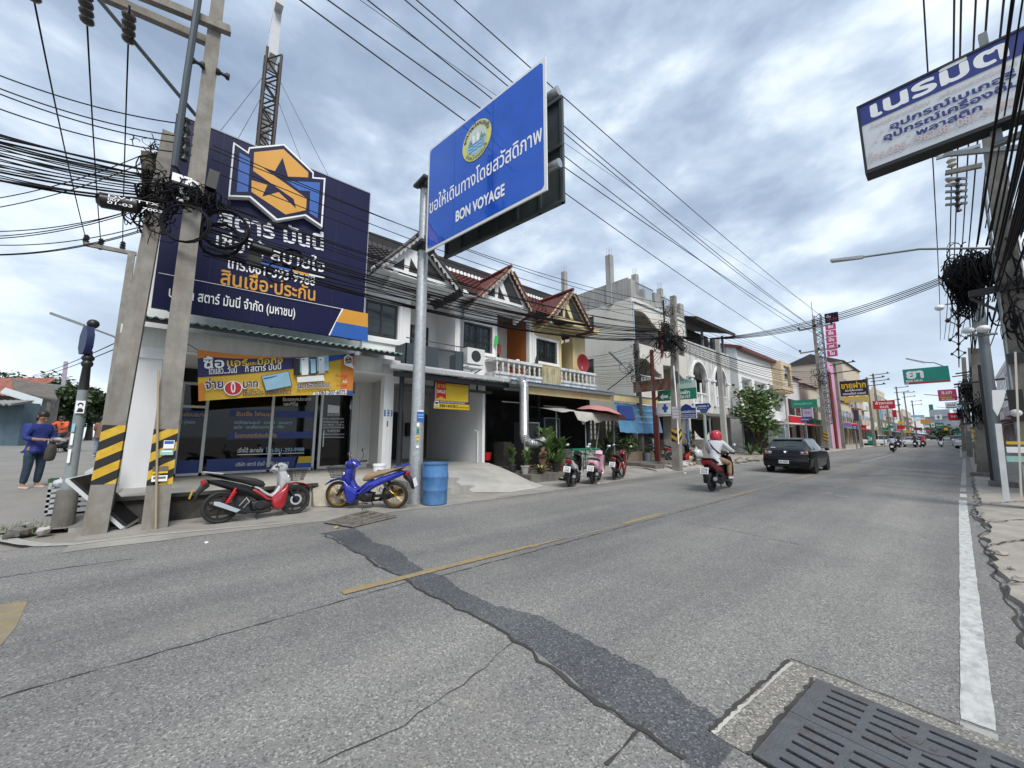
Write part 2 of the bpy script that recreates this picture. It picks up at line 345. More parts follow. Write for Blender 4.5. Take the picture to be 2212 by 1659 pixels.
def road_mat(name, dark, mid, light, warm):
    m = bpy.data.materials.new(name); m.use_nodes = True; n, l = m.node_tree.nodes, m.node_tree.links; b = n['Principled BSDF']; b.inputs['Roughness'].default_value = .88; b.inputs['Specular IOR Level'].default_value = .35
    t = n.new('ShaderNodeTexCoord'); O = t.outputs['Object']
    def noise(s, d, ro=.6, mapping=None):
        q = n.new('ShaderNodeTexNoise'); q.inputs['Scale'].default_value = s; q.inputs['Detail'].default_value = d; q.inputs['Roughness'].default_value = ro
        if mapping:
            mp = n.new('ShaderNodeMapping'); mp.inputs['Scale'].default_value = mapping; l.new(O, mp.inputs[0]); l.new(mp.outputs[0], q.inputs['Vector'])
        else: l.new(O, q.inputs['Vector'])
        return q.outputs['Fac']
    def mix(f, a, c, mode='MIX'):
        q = n.new('ShaderNodeMixRGB'); q.blend_type = mode
        for i, v in enumerate((f, a, c)):
            if isinstance(v, float): q.inputs[i].default_value = v
            elif isinstance(v, tuple): q.inputs[i].default_value = (*v, 1)
            else: l.new(v, q.inputs[i])
        return q.outputs[0]
    vo = n.new('ShaderNodeTexVoronoi'); vo.inputs['Scale'].default_value = 95; l.new(O, vo.inputs['Vector'])
    g = n.new('ShaderNodeSeparateColor'); l.new(vo.outputs['Color'], g.inputs[0])
    stone = ramp(g.outputs[0], [(.0, dark), (.35, mid), (.80, mid), (.97, light)], n, l).outputs[0]
    tone = ramp(noise(.35, 6), [(.3, (.80, .80, .815)), (.7, (1.16, 1.15, 1.12))], n, l).outputs[0]
    c = mix(1., stone, tone, 'MULTIPLY')
    tracks = ramp(noise(.8, 5, .6, (1.1, .06, 1)), [(.35, (.74, .75, .77)), (.65, (1.12, 1.12, 1.10))], n, l).outputs[0]
    c = mix(1., c, tracks, 'MULTIPLY')
    wf = ramp(noise(.55, 7, .65), [(.55, (0, 0, 0)), (.78, (.55, .55, .55))], n, l).outputs[0]
    c = mix(wf, c, warm)
    ds = ramp(noise(1.7, 8, .7), [(.60, (0, 0, 0)), (.76, (.62, .62, .62))], n, l).outputs[0]
    c = mix(ds, c, dark)
    l.new(c, b.inputs['Base Color'])
    bp = n.new('ShaderNodeBump'); bp.inputs['Strength'].default_value = .5; bp.inputs['Distance'].default_value = .006; l.new(vo.outputs['Distance'], bp.inputs['Height']); l.new(bp.outputs[0], b.inputs['Normal'])
    return m
ASPH = road_mat('worn_asphalt', (.115, .113, .11), (.222, .216, .206), (.37, .36, .34), (.30, .275, .235))
PATCH = road_mat('fresh_patch', (.05, .052, .056), (.102, .106, .112), (.21, .215, .22), (.15, .145, .135))
STREETM = pm('side_street_concrete', (.215, .205, .19), .92, var=.16, scale=1.1, streak=.35, stcol=(.20, .18, .15), bump=.3, stmap=(.5, 3, 1))
VERGE = pm('verge_concrete', (.30, .285, .255), .93, var=.22, scale=1.4, streak=.5, stcol=(.13, .115, .095), bump=.35, stmap=(1.6, .7, 1))
PAVE = pm('broken_pavement', (.33, .30, .265), .95, var=.2, scale=2, streak=.55, stcol=(.19, .165, .13), bump=.5, stmap=(1.5, 1.1, 1))
GROUND = pm('dusty_ground', (.26, .24, .21), .95, var=.15, scale=.4)
CRACKM = pm('crack_dirt', (.05, .047, .042), .95, var=.35)
g = MB(); g.box((-900, -400, -.6), (900, 1500, -.05)); struct(g.build('ground', GROUND))
g = MB(); g.add([(-8.75, -60, 0), (.75, -60, 0), (.75, 700, 0), (-8.75, 700, 0)], [(0, 1, 2, 3)]); struct(g.build('road', ASPH))
def jl(pts, amp, step=.12, seed=1):
    rd = random.Random(seed); o = []
    for a, b in zip(pts, pts[1:]):
        a, b = Vector(a), Vector(b); n = max(1, int((b-a).length/step)); nr = V(-(b-a).y, (b-a).x, 0).normalized()
        for i in range(n): o.append(a+(b-a)*(i/n)+nr*rd.uniform(-amp, amp))
    return o+[Vector(pts[-1])]
def ribbon(pts, wds, z):
    P = []
    for i, p in enumerate(pts):
        d = (pts[min(i+1, len(pts)-1)]-pts[max(i-1, 0)]); n = V(-d.y, d.x, 0).normalized(); w_ = wds[i] if isinstance(wds, list) else wds
        P.append([V(p.x, p.y, z)+n*w_/2, V(p.x, p.y, z)-n*w_/2])
    return P
def crack(pix, wd=.02, amp=.015, z=.004, seed=1, Z=0):
    pts = jl([at(x, y, Z=Z) for x, y in pix], amp, .1, seed); rd = random.Random(seed+5)
    struct(MB().grid(ribbon(pts, [wd*rd.uniform(.15, .85) for _ in pts], z+Z)).build('road_crack', CRACKM, smooth=0))
c2 = crop(1200, 1900, .633); c16 = crop(0, 1950, .5877); cg = crop(2900, 2500, .5118); c3r = crop(2500, 1750, .633)
lf = [c2(90, 318), c2(160, 330), c2(300, 425), c2(400, 470), c2(500, 540), c2(620, 600), c2(720, 660), c2(850, 740), c2(1000, 810), c2(1110, 870), c2(1250, 945), (1205, 1440), (1290, 1520), (1390, 1585), (1480, 1640), (1530, 1700)]
rt = [c2(330, 280), c2(390, 320), c2(430, 362), c2(560, 400), c2(620, 440), c2(660, 485), c2(740, 535), c2(870, 575), c2(960, 650), c2(1190, 750), c2(1420, 800), c2(1600, 880), (1310, 1398), (1440, 1460), (1560, 1545), (1610, 1600)]
P = [[at(*a, Z=0), at(*b, Z=0)] for a, b in zip(lf, rt)]; Q = []
rd = random.Random(3)
for (a, b), (c, d) in zip(P, P[1:]):
    for i in range(9):
        t = i/9; p, q = a.lerp(c, t), b.lerp(d, t); j = (q-p).normalized(); p, q = p+j*rd.uniform(-.025, .025), q+j*(rd.uniform(-.025, .025)-.05); Q.append([V(p.x, p.y, .004), V(q.x, q.y, .004)])
struct(MB().grid(Q).build('road_patch', PATCH, smooth=0))
crack([c2(110, 318), c2(300, 425), c2(500, 540), c2(620, 602), c2(850, 742), c2(1000, 812), c2(1250, 948), (1290, 1522), (1480, 1642)], .05, .03, .008, 2)
crack([(0, 1507), (400, 1395), (735, 1300), (880, 1258)], .022, .012, .005, 3); crack([(955, 1243), (1120, 1200), (1427, 1117), (1680, 1050), (1760, 1028)], .028, .012, .005, 4)
crack([(-10, 1250), (150, 1226), (290, 1207)], .03, .01, .004, 5); crack([(690, 1655), (870, 1565), (1000, 1480), (1050, 1440), (1108, 1388)], .014, .02, .005, 6)
crack([c3r(280, 475), c3r(700, 555), c3r(1050, 632)], .02, .012, .004, 7); crack([c3r(1200, 205), c3r(1600, 190), c3r(2080, 210)], .05, .02, .004, 8)
crack([c3r(1480, 250), c3r(1900, 292), c3r(2120, 300)], .05, .02, .004, 9); crack([(1310, 1655), (1370, 1590), (1395, 1562)], .03, .02, .006, 10)
WLINE = pm('worn_white_paint', (.48, .49, .47), .8, var=.15, scale=14, streak=1., stcol=(.22, .22, .21), stmap=(9, 4, 1))
WLINE2 = pm('faded_white_paint', (.36, .355, .335), .85, var=.12, scale=9, streak=.8, stcol=(.25, .25, .24), stmap=(6, 6, 1))
YLINE = pm('worn_yellow_paint', (.34, .25, .12), .8, var=.2, scale=16, streak=1., stcol=(.215, .20, .18), stmap=(14, 7, 1))
def line(pts, wds, mat, z=.004, amp=.006, seed=1, step=.15):
    pts = jl(pts, 0, step); rd = random.Random(seed); n = len(pts)
    ws = [(wds[0]+(wds[1]-wds[0])*i/(n-1) if isinstance(wds, tuple) else wds)+rd.uniform(-amp, amp) for i in range(n)]
    struct(MB().grid(ribbon(pts, ws, z)).build('road_marking', mat, smooth=0))
line([V(-.09, 3.42, 0), V(-.095, 14.6, 0)], .125, WLINE, .004); line([V(-.088, 3.15, 0), V(-.09, 3.39, 0)], .125, WLINE2, .004, seed=2)
line([V(-.08, 15.4, 0), V(-.08, 16.3, 0)], .12, WLINE, .004, seed=3); line([V(-.08, 16.9, 0), V(-.07, 18.2, 0)], .12, WLINE2, .004, seed=3); line([V(-.06, 19, 0), V(.1, 42, 0)], .12, WLINE2, .004, seed=4)
line([V(-.05, 45, 0), V(.3, 200, 0)], .12, WLINE2, .004, seed=4, step=3)
line([V(-4.185, 1.40, 0), V(-4.15, 3.9, 0)], (.12, .10), YLINE, .010, .012, 5, .05); line([V(-4.13, 3.9, 0), V(-4.12, 4.7, 0)], (.10, .02), YLINE, .009, .014, 6, .05)
line([V(-4.10, 6.2, 0), V(-4.10, 7.35, 0)], .115, YLINE, .004, .01, 7, .05); line([V(-4.10, 7.35, 0), V(-4.10, 7.8, 0)], (.08, .03), YLINE, .004, .01, 7, .05)
YF = pm('ghost_yellow_paint', (.265, .225, .155), .85, var=.1, scale=12, streak=1., stcol=(.215, .20, .18), stmap=(12, 5, 1))
for a, b in ((4.8, 6.1), (7.9, 10.8), (13.1, 17.1), (19.6, 25.8)): line([V(-4.09, a, 0), V(-4.06, b, 0)], .06, YF, .004, .02, 18)
for a, b in ((11.0, 13.0), (17.2, 19.5), (26, 30)): line([V(-4.06, a, 0), V(-4.05, b, 0)], .10, YLINE, .004, .03, 8)
line([V(-4.0, 31, 0), V(-3.85, 48, 0)], .12, WLINE2, .004, seed=9, step=.5); line([V(-3.85, 55, 0), V(-3.7, 160, 0)], .12, WLINE2, .004, seed=9, step=3)
el = [c16(-40, 278), c16(0, 290), c16(150, 322), c16(300, 338), c16(500, 331), c16(1000, 270), c16(1500, 225), c16(2010, 180)]
el = [at(*p, Z=0) for p in el]; nn = []
for i in range(len(el)-1):
    for k in range(6): nn.append(el[i].lerp(el[i+1], k/6))
nn.append(el[-1]); line(nn, (.20, .09), WLINE2, .011, .01, 11)
yp = [c16(-200, 770), c16(0, 735), c16(110, 715), c16(185, 715), c16(150, 790), c16(110, 880), c16(50, 955), c16(0, 1015), c16(-200, 1200)]
struct(MB().poly([V(p.x, p.y, .004) for p in (at(*q, Z=0) for q in yp)][::-1]).build('road_marking', pm('faded_yellow_paint', (.27, .215, .125), .85, var=.2, scale=5, streak=.9, stcol=(.20, .185, .16), stmap=(4, 4, 1)), smooth=0))
for pts, wd in (([c3r(1240, 268), c3r(1310, 262)], .06), ([c3r(1190, 305), c3r(1230, 300)], .06), ([c3r(1245, 318), c3r(1330, 328)], .07), ([c3r(1280, 218), c3r(1480, 236)], .05), ([c3r(1370, 208), c3r(1585, 212)], .05), ([c3r(1880, 198), c3r(1985, 200)], .14)):
    line([at(*p, Z=0) for p in pts], wd, WLINE2, .004, .02, 12, .1)
for pts, wd in (([c3r(1105, 205), c3r(1190, 205)], .08), ([c3r(1340, 180), c3r(1545, 182)], .05)): line([at(*p, Z=0) for p in pts], wd, YLINE, .004, .02, 13, .1)
e = jl([V(-8.05, -1.0, 0), V(-7.85, 2, 0), V(-7.72, 5, 0), V(-7.8, 9, 0), V(-8.1, 16, 0), V(-8.2, 40, 0)], .05, .25, 21)
struct(MB().grid([[V(p.x, p.y, .006), V(-9.75, p.y-.0, .006)] for p in e]).build('pavement', VERGE, smooth=0))
def zs(x):
    t = -9.9-x
    return .03 if t < 0 else min(.03+.125*min(t, 3)+.036*max(t-3, 0), 1.15)
xs = [-9.9, -10.4, -11, -12, -13, -15, -18, -22, -28, -36, -50, -90]
rows = []
for x in xs: rows.append([V(x-(.9 if x == -9.9 else .45 if x == -10.4 else 0)*max(0, min(1, (-1.2-y)/3)), y, zs(x)) for y in (-40, -16, -9, -6, -4, -3, -2, -1.3, -.9, -.7)])
struct(MB().grid(rows).build('side_street', STREETM))
crack([(-10, 1143), (60, 1138), (122, 1131)], .07, .02, .012, 22)
sb = MB()
for x0, x1 in zip(xs, xs[1:]): sb.add([V(x0, -.72, zs(x0)), V(x1, -.72, zs(x1)), V(x1, -.72, -.1), V(x0, -.72, -.1)], [(0, 1, 2, 3)])
sb.add([V(-9.9, y, z) for y, z in ((-1.2, -.1), (-1.2, .03), (-.72, .03), (-.72, -.1))], [(0, 1, 2, 3)])
struct(sb.build('terrain_edge', CONC))
e = jl([V(.22, -6, 0), V(.25, 3, 0), V(.21, 5.4, 0), V(.13, 8, 0), V(.10, 9.6, 0), V(.22, 10.4, 0), V(.05, 12, 0), V(.15, 14, 0), V(.2, 22, 0), V(.45, 60, 0), V(.9, 200, 0)], .04, .2, 31)
rd = random.Random(4)
q = [[V(p.x+rd.uniform(-.01, .02), p.y, -.02), V(p.x+.015, p.y, .045+rd.uniform(-.012, .012)), V(p.x+.6, p.y, .06), V(p.x+2, p.y, .065), V(9, p.y, .07)] for p in e]
struct(MB().grid(q).build('pavement', PAVE, smooth=0))
pe = jl([V(.17, -6, 0), V(.2, 3, 0), V(.16, 5.4, 0), V(.09, 8, 0), V(.06, 9.6, 0), V(.17, 10.4, 0), V(.0, 12, 0), V(.1, 14, 0), V(.15, 22, 0)], .03, .15, 33)
struct(MB().grid(ribbon(pe, [random.uniform(.01, .035) for _ in pe], .005)).build('road_crack', CRACKM, smooth=0))
for k, pts in enumerate((((2103, 1092), (2150, 1086), (2212, 1083)), ((2115, 1130), (2212, 1122)), ((2105, 1100), (2125, 1110), (2117, 1120), (2150, 1124)), ((2135, 1178), (2212, 1165)), ((2178, 1262), (2212, 1258)))):
    crack(pts, .05, .03, .006, 40+k, .066)
q = [[V(-8.3, y, .008), V(-8.7, y, .02), V(-9.4, y, .10), V(-10.6, y, .24), V(-13, y, .30)] for y in (10.4, 11.5, 12.4, 13.5, 15.4)]+[[V(-8.3, 16.45, .008), V(-8.7, 16.45, .08), V(-9.4, 16.45, .152), V(-10.6, 16.45, .17), V(-13, 16.45, .18)]]
struct(MB().grid(q).build('pavement', VERGE))
q = [[V(-8.6, y, .007), V(-8.75, y, .09+.03*sin(y)), V(-9.2, y, .15), V(-13, y, .17)] for y in (15.9, 17, 18, 19, 21, 24, 28, 33, 40, 50, 70, 120, 300)]
struct(MB().grid(q).build('pavement', PAVE))
rd = random.Random(8)
def rock(c, r, mat, name='stone', seed=0):
    m = MB(); m.ball(c, r, 8, sq=(1, .8, .5)); q = random.Random(seed); m.v = [(x+q.uniform(-.22, .22)*r, y+q.uniform(-.22, .22)*r, z+q.uniform(-.15, .15)*r) for x, y, z in m.v]
    return m
for k, (px, py) in enumerate(((2140, 1188), (2162, 1195), (2185, 1228), (2203, 1250))):
    p = at(px, py, Z=.07); tag(rock(p, rd.uniform(.035, .07), PAVE, seed=k).build('stone', PAVE, smooth=30), 'loose broken concrete lump lying on the cracked footway edge', 'stone', 'loose lumps on the near footway')
IRON = pm('cast_iron', (.125, .13, .14), .55, .35, var=.18, scale=6, streak=.75, stcol=(.085, .065, .05), bump=.35, bscale=90, stmap=(4, 4, 4))
A, B, C_ = at(*cg(625, 360), Z=0), at(*cg(2212, 1010), Z=0), at(*cg(235, 985), Z=0)
gu, gv = (B-A).normalized(), (C_-A).normalized(); gv = (gv-gu*gv.dot(gu)).normalized()
gz = V(0, 0, 1)
t = thing('drain_grate', 'large cast iron drain grate with rows of slots near the white line', 'drain grate', A)
def gp(a, b, z=.0): return A+gu*a+gv*b+gz*z
GW, GH = 1.02, .98
def gbox(m, a0, a1, b0, b1, z0=.008, z1=.018): m.add([gp(a, b, z) for z in (z0, z1) for a, b in ((a0,b0),(a1,b0),(a1,b1),(a0,b1))], [(0,3,2,1),(4,5,6,7),(0,1,5,4),(1,2,6,5),(2,3,7,6),(3,0,4,7)][::1])
for pl in range(2):
    m = MB(); y0 = .0 if pl == 0 else .487
    cols = [(.085, .255), (.29, .46), (.495, .66), (.70, .87)]
    gbox(m, 0, cols[0][0], y0, y0+.482); gbox(m, cols[-1][1], GW, y0, y0+.482)
    for (p, q_), (r_, s_) in zip(cols, cols[1:]): gbox(m, q_, r_, y0, y0+.482)
    for ci, (p, q_) in enumerate(cols):
        b = y0
        for k in range(6):
            h = .062 if k in (0, 5) else .0585
            gbox(m, p, q_, b, b+h); b += h+.0248
    if pl == 0:
        m.prism([gp(.475+.10*cos(2*pi*i/24), .235+.055*sin(2*pi*i/24), .0185) for i in range(24)], gz*.004)
        for a in (.42, .47, .52): m.prism([gp(a, .255, .0225), gp(a+.014, .255, .0225), gp(a+.022, .215, .0225), gp(a+.008, .215, .0225)], gz*.004)
    m.build('grate_plate', IRON, t)
m = MB(); gbox(m, 0, GW, 0, GH, .003, .006); m.build('drain_pit_shade', plain('pit_shade_black', (.006, .006, .006), .95), t)  # flat black sheet stands for the shade below the slots
CURB = road_mat('drain_surround', (.12, .12, .115), (.25, .235, .21), (.5, .47, .42), (.33, .29, .23))
m = MB()
for a0, a1, b0, b1 in ((-.20, -.012, -.14, GH), (-.012, GW+.2, -.14, -.012)): m.add([gp(a0,b0,.006), gp(a1,b0,.006), gp(a1,b1,.006), gp(a0,b1,.006)], [(3,2,1,0)] if gu.cross(gv).z < 0 else [(0,1,2,3)])
struct(m.build('pavement', CURB, smooth=0))
def gcrack(pts, wd, seed, z=.010): struct(MB().grid(ribbon(jl([gp(*p) for p in pts], .012, .04, seed), [random.Random(seed+i).uniform(.4, 1.2)*wd for i in range(400)], z)).build('road_crack', CRACKM, smooth=0))
def ribf(pts, wd, seed, z, mat):
    q = jl([gp(*p) for p in pts], .008, .04, seed); rr = random.Random(seed); struct(MB().grid(ribbon(q, [wd*rr.uniform(.5, 1.2) for _ in q], z)).build('road_crack', mat, smooth=0))
ribf([(-.21, GH), (-.2, .3), (-.19, -.12)], .022, 51, .011, CRACKM); ribf([(-.185, GH), (-.18, .3), (-.165, -.1)], .022, 52, .010, CONCL)
ribf([(-.19, -.14), (.2, -.145), (.6, -.14)], .014, 53, .011, CRACKM); ribf([(-.014, GH), (-.014, .1), (-.03, .0)], .022, 54, .012, CRACKM)
p0 = at(700, 1131, Z=0); p1 = at(788, 1106, Z=0); p2 = at(856, 1118, Z=0); p3 = at(760, 1141, Z=0)
t = thing('drain_grate', 'bent rusty slatted drain grate in the gutter in front of the blue motorbike', 'drain grate', p0)
m = MB()
for i in range(12):
    s = i/11; m.bar(p0.lerp(p3, s)+V(0, 0, .025), p1.lerp(p2, s)+V(0, 0, .025+.01*sin(i*2)), .022, .02)
for a, b in ((p0, p3), (p1, p2), (p0.lerp(p1, .5), p3.lerp(p2, .5))): m.bar(a+V(0, 0, .032), b+V(0, 0, .032), .03, .02)
m.build('bar_grid', pm('rusty_iron', (.24, .215, .185), .8, .3, var=.4, scale=12), t)
MB().poly([V(p.x, p.y, .009) for p in (p0, p1, p2, p3)]).build('drain_pit_shade', MATS.get('pit_shade_black'), t)  # black sheet, its colour in place of shade under the bars
def wall(mb, o, u, v, wd, ht, ops, t, k=None):
    """wall sheet with real openings; o corner, u along, v up, outward normal u x v; ops (a0,a1,b0,b1)"""
    o, u, v = Vector(o), Vector(u), Vector(v); n = u.cross(v)
    A = sorted({0, wd}|{x for q in ops for x in q[:2] if 0 < x < wd}); B = sorted({0, ht}|{x for q in ops for x in q[2:] if 0 < x < ht})
    P = lambda a, b, d=0: o+u*a+v*b-n*d
    for a0, a1 in zip(A, A[1:]):
        for b0, b1 in zip(B, B[1:]):
            if any(q[0] <= (a0+a1)/2 <= q[1] and q[2] <= (b0+b1)/2 <= q[3] for q in ops): continue
            mb.poly([P(a0,b0), P(a1,b0), P(a1,b1), P(a0,b1)], k); mb.poly([P(a0,b1,t), P(a1,b1,t), P(a1,b0,t), P(a0,b0,t)], k)
    for a0, a1, b0, b1 in ops:
        mb.poly([P(a0,b0), P(a0,b1), P(a0,b1,t), P(a0,b0,t)], k); mb.poly([P(a1,b0,t), P(a1,b1,t), P(a1,b1), P(a1,b0)], k)
        mb.poly([P(a0,b1), P(a1,b1), P(a1,b1,t), P(a0,b1,t)], k); mb.poly([P(a0,b0,t), P(a1,b0,t), P(a1,b0), P(a0,b0)], k)
    for (a, b) in ((0, 0), (wd, 0)): mb.poly([P(a,0), P(a,ht), P(a,ht,t), P(a,0,t)], k)
    mb.poly([P(0,ht), P(wd,ht), P(wd,ht,t), P(0,ht,t)], k)
    return mb
def wx(mb, X, y0, y1, z0, z1, ops=(), t=.2, k=None): return wall(mb, (X, y0, z0), (0,1,0), (0,0,1), y1-y0, z1-z0, [(a-y0, b-y0, c-z0, d-z0) for a, b, c, d in ops], t, k)
def wy(mb, Y, x0, x1, z0, z1, ops=(), t=.2, k=None): return wall(mb, (x0, Y, z0), (1,0,0), (0,0,1), x1-x0, z1-z0, [(a-x0, b-x0, c-z0, d-z0) for a, b, c, d in ops], t, k)
def frame_x(mb, X, y0, y1, z0, z1, w_=.06, d=.06, k=None):
    mb.box((X-d, y0, z0), (X, y0+w_, z1), k); mb.box((X-d, y1-w_, z0), (X, y1, z1), k); mb.box((X-d, y0+w_, z0), (X, y1-w_, z0+w_), k); mb.box((X-d, y0+w_, z1-w_), (X, y1-w_, z1), k)
def window(parent, X, y0, y1, z0, z1, fm=DGREY, pane=DARKG, nm=1, bars=None, sill=None):
    m = MB(); frame_x(m, X, y0, y1, z0, z1, .055, .07)
    for i in range(1, nm+1):
        yy = y0+(y1-y0)*i/(nm+1); m.box((X-.06, yy-.03, z0+.055), (X-.005, yy+.03, z1-.055))
    f = m.build('window', fm, parent); MB().box((X-.05, y0+.05, z0+.05), (X-.035, y1-.05, z1-.05)).build('pane', pane, f)
    if sill: MB().box((X-.03, y0-.08, z0-.09), (X+.06, y1+.08, z0-.005)).build('sill', sill, f)
    if bars:
        b = MB()
        for i in range(7): yy = y0+(y1-y0)*i/6; b.box((X+.08, yy-.009, z0), (X+.095, yy+.009, z1))
        for zz in (z0, z0+(z1-z0)*.33, z0+(z1-z0)*.66, z1-.02): b.box((X+.095, y0, zz), (X+.11, y1, zz+.018))
        rd = random.Random(int(y0*10))
        for i in range(16):
            c = V(X+.088, rd.uniform(y0+.1, y1-.1), rd.uniform(z0+.1, z1-.1)); r = rd.uniform(.05, .11); b.tube([c+V(0, r*cos(a), r*sin(a)) for a in [j*pi/4 for j in range(7)]], .008, 4)
        b.build('window_bars', BLK, f)
    return f
def corr(o, u, v, lu, lv, pitch=.18, amp=.03, mat=None, name='awning', parent=None, th=.012, n=None):
    o, u, v = Vector(o), Vector(u).normalized(), Vector(v).normalized(); nn = u.cross(v); m = MB(); k = int(lu/pitch*6)
    for d in (0, -th): m.grid([[o+u*(lu*i/k)+v*(lv*j)+nn*(amp*sin(2*pi*(lu*i/k)/pitch)+d) for j in (0, 1)] for i in range(k+1)])
    e = [o+u*(lu*i/k)+nn*(amp*sin(2*pi*(lu*i/k)/pitch)) for i in range(k+1)]; m.grid([[p, p-nn*th] for p in e])
    return m.build(name, mat, parent)
def tiles(o, u, v, lu, lv, mat, parent, pu=.24, pv=.30, amp=.028, clip=None, name='roof'):
    o, u, v = Vector(o), Vector(u).normalized(), Vector(v).normalized(); nn = u.cross(v); m = MB(); k = int(lu/pu*5); r = int(round(lv/pv))
    for j in range(r):
        for i in range(k):
            a0, a1 = lu*i/k, lu*(i+1)/k; b0, b1 = lv*j/r, lv*(j+1)/r
            if clip and not clip((a0+a1)/2, (b0+b1)/2): continue
            f = lambda a: amp*abs(sin(pi*a/pu))
            p = [o+u*a0+v*b0+nn*(f(a0)+.045), o+u*a1+v*b0+nn*(f(a1)+.045), o+u*a1+v*b1+nn*f(a1), o+u*a0+v*b1+nn*f(a0)]
            m.poly(p); m.poly([o+u*a0+v*b0+nn*(f(a0)-.0), o+u*a1+v*b0+nn*(f(a1)-.0), p[1], p[0]])
    return m.build(name, mat, parent, smooth=30)
shop = thing('shop_building', 'white corner loan shop with glass front, raised platform and green awning', 'building', (-12, 2, 0))
SID = pm('white_shiplap', (.70, .70, .685), .7, var=.04, scale=1, streak=.2, stcol=(.45, .44, .42))
m = MB()
m.prism([(-9.72, -.72, 0), (-9.72, 4.15, 0), (-10.5, 4.75, 0), (-10.5, 5.55, 0), (-14.4, 5.55, 0), (-14.4, -.72, 0)], (0, 0, .44))
m.build('platform', pm('platform_cement', (.42, .40, .36), .9, var=.15, scale=1.5, streak=.25, stcol=(.22, .2, .17), bump=.2), shop)
m = MB(); m.box((-9.72, -.72, .441), (-9.6, 2.55, .50)); m.box((-9.705, -.72, .0), (-9.69, 2.4, .43), None)
m.build('platform_edge', pm('mottled_black_edge', (.05, .047, .042), .95, var=.5, scale=5), shop)  # uneven near-black lip and front sheet of the platform
m = MB(); m.grid([[(-9.72-.02*0, y, .44*0+h) if False else (x, y, z) for x, z in prof] for y, prof in ((2.45, ((-9.72, .47), (-9.68, .44), (-9.6, .3), (-9.45, .02))), (2.8, ((-9.72, .47), (-9.55, .43), (-9.4, .28), (-9.2, .02))), (3.4, ((-9.72, .47), (-9.55, .42), (-9.42, .28), (-9.24, .02))), (3.9, ((-9.75, .46), (-9.65, .3), (-9.6, .2), (-9.5, .02))))])
m.grid([[(-9.72, 2.45, .02), (-9.45, 2.45, .02)], [(-9.72, 2.45, .47), (-9.68, 2.45, .44)]])
m.build('ramp_lump', pm('rough_cement', (.36, .33, .27), .95, var=.2, scale=6, bump=.6, bscale=25), shop)
m = MB(); m.box((-20, -.78, .2), (-14.2, -.62, 4.2)); m.box((-20, 4.75+.6, .2), (-14.2, 5.5, 4.2)); m.box((-20, -.62, .3), (-19.8, 5.35, 4.2)); m.box((-20, -.78, 4.2), (-12.7, 4.36, 8.0))
m.build('wall', WHITE, shop)
m = MB()
def shiplap_x(mb, X, y0, y1, z0, z1, d=-.012, p=.155):
    z = z0
    while z < z1-.01:
        zz = min(z+p, z1); mb.poly([(X+.0, y0, z), (X+.0, y1, z), (X+.014, y1, zz), (X+.014, y0, zz)][::1]); mb.poly([(X, y0, zz), (X, y1, zz), (X+.014, y1, zz), (X+.014, y0, zz)][::-1]); z = zz
m.box((-14.2, -.78, .44), (-12.0, -.40, 3.6))
for k in range(20):
    z = .44+k*.155; m.add([(-14.2, -.399, z), (-12.12, -.399, z), (-12.12, -.385, z+.15), (-14.2, -.385, z+.15)], [(1, 0, 3, 2)])
shiplap_x(m, -14.18, 4.98, 5.34, .44, 3.5); m.box((-14.3, -.40, .44), (-14.19, .03, 3.5)); m.box((-14.3, 4.80, .44), (-14.19, 4.98, 3.5))
m.build('side_wall', SID, shop)
m = MB(); m.box((-12.12, -.80, .44), (-11.86, -.36, 3.62)); m.box((-12.0, -.86, 3.3), (-11.8, -.3, 3.42)); m.build('column', WHITE2, shop)
m = MB(); m.box((-12.30, 4.98, .44), (-12.0, 5.30, 3.62)); m.box((-12.0, 5.06, .9), (-11.985, 5.10, 2.6)); m.box((-12.0, 5.18, .5), (-11.985, 5.22, 2.7)); m.build('column', WHITE2, shop)
Art((-11.998, 4.98, .44), (0,1,0), (0,0,1)).rect(SBLUE, .02, 1.75, .30, 1.95).rect(LBLU, .05, 1.78, .27, 1.92).rect(SBLUE, .06, 1.83, .26, 1.87).rect(BRED, .1, 1.42, .16, 1.6).done(shop, 'poster')
m = MB(); m.box((-14.4, -.6, 3.5), (-11.9, 5.3, 3.56)); m.build('porch_ceiling', WHITE2, shop)
for y in (.9, 2.4, 2.9): MB().lathe([(.10, 0), (.10, .02), (.085, .02)], (-12.5-.5*(y > 2.6), y, 3.475), 16).build('downlight', plain('lamp_rim_dark', (.05, .05, .05)), shop)
m = MB(); m.box((-12.0, -.75, 3.561), (-11.85, 5.42, 4.02)); m.build('fascia', pm('fascia_white', (.66, .66, .64), .85, var=.08, scale=1.5, streak=.45, stcol=(.3, .29, .27)), shop)
MB().box((-11.14, -.95, 3.98), (-11.02, 5.05, 4.07)).build('gutter', DGREY, shop)
m = MB(); m.box((-12.3, 5.30, 3.3), (-12, 5.5, 3.9)); m.build('wall_return', WHITE, shop)
a0, a1 = V(-10.95, -.9, 4.06), V(-12.5, -.9, 4.36)
corr(a0, (0, 1, 0), a1-a0, 6.0, (a1-a0).length, .17, .028, pm('green_awning_sheet', (.30, .46, .39), .7, var=.15, scale=3, streak=.5, stcol=(.18, .22, .19), stmap=(3, 3, 3)), 'awning', shop)
SHG = glassy('shop_glass', (.20, .23, .25), .0)
fr = MB(); yL, yR, zb, zt = .03, 4.80, .46, 3.0
for y in (yL, .60, 2.24, 3.50, 3.68, 4.72): fr.box((-14.24, y, zb), (-14.16, y+.075, zt))
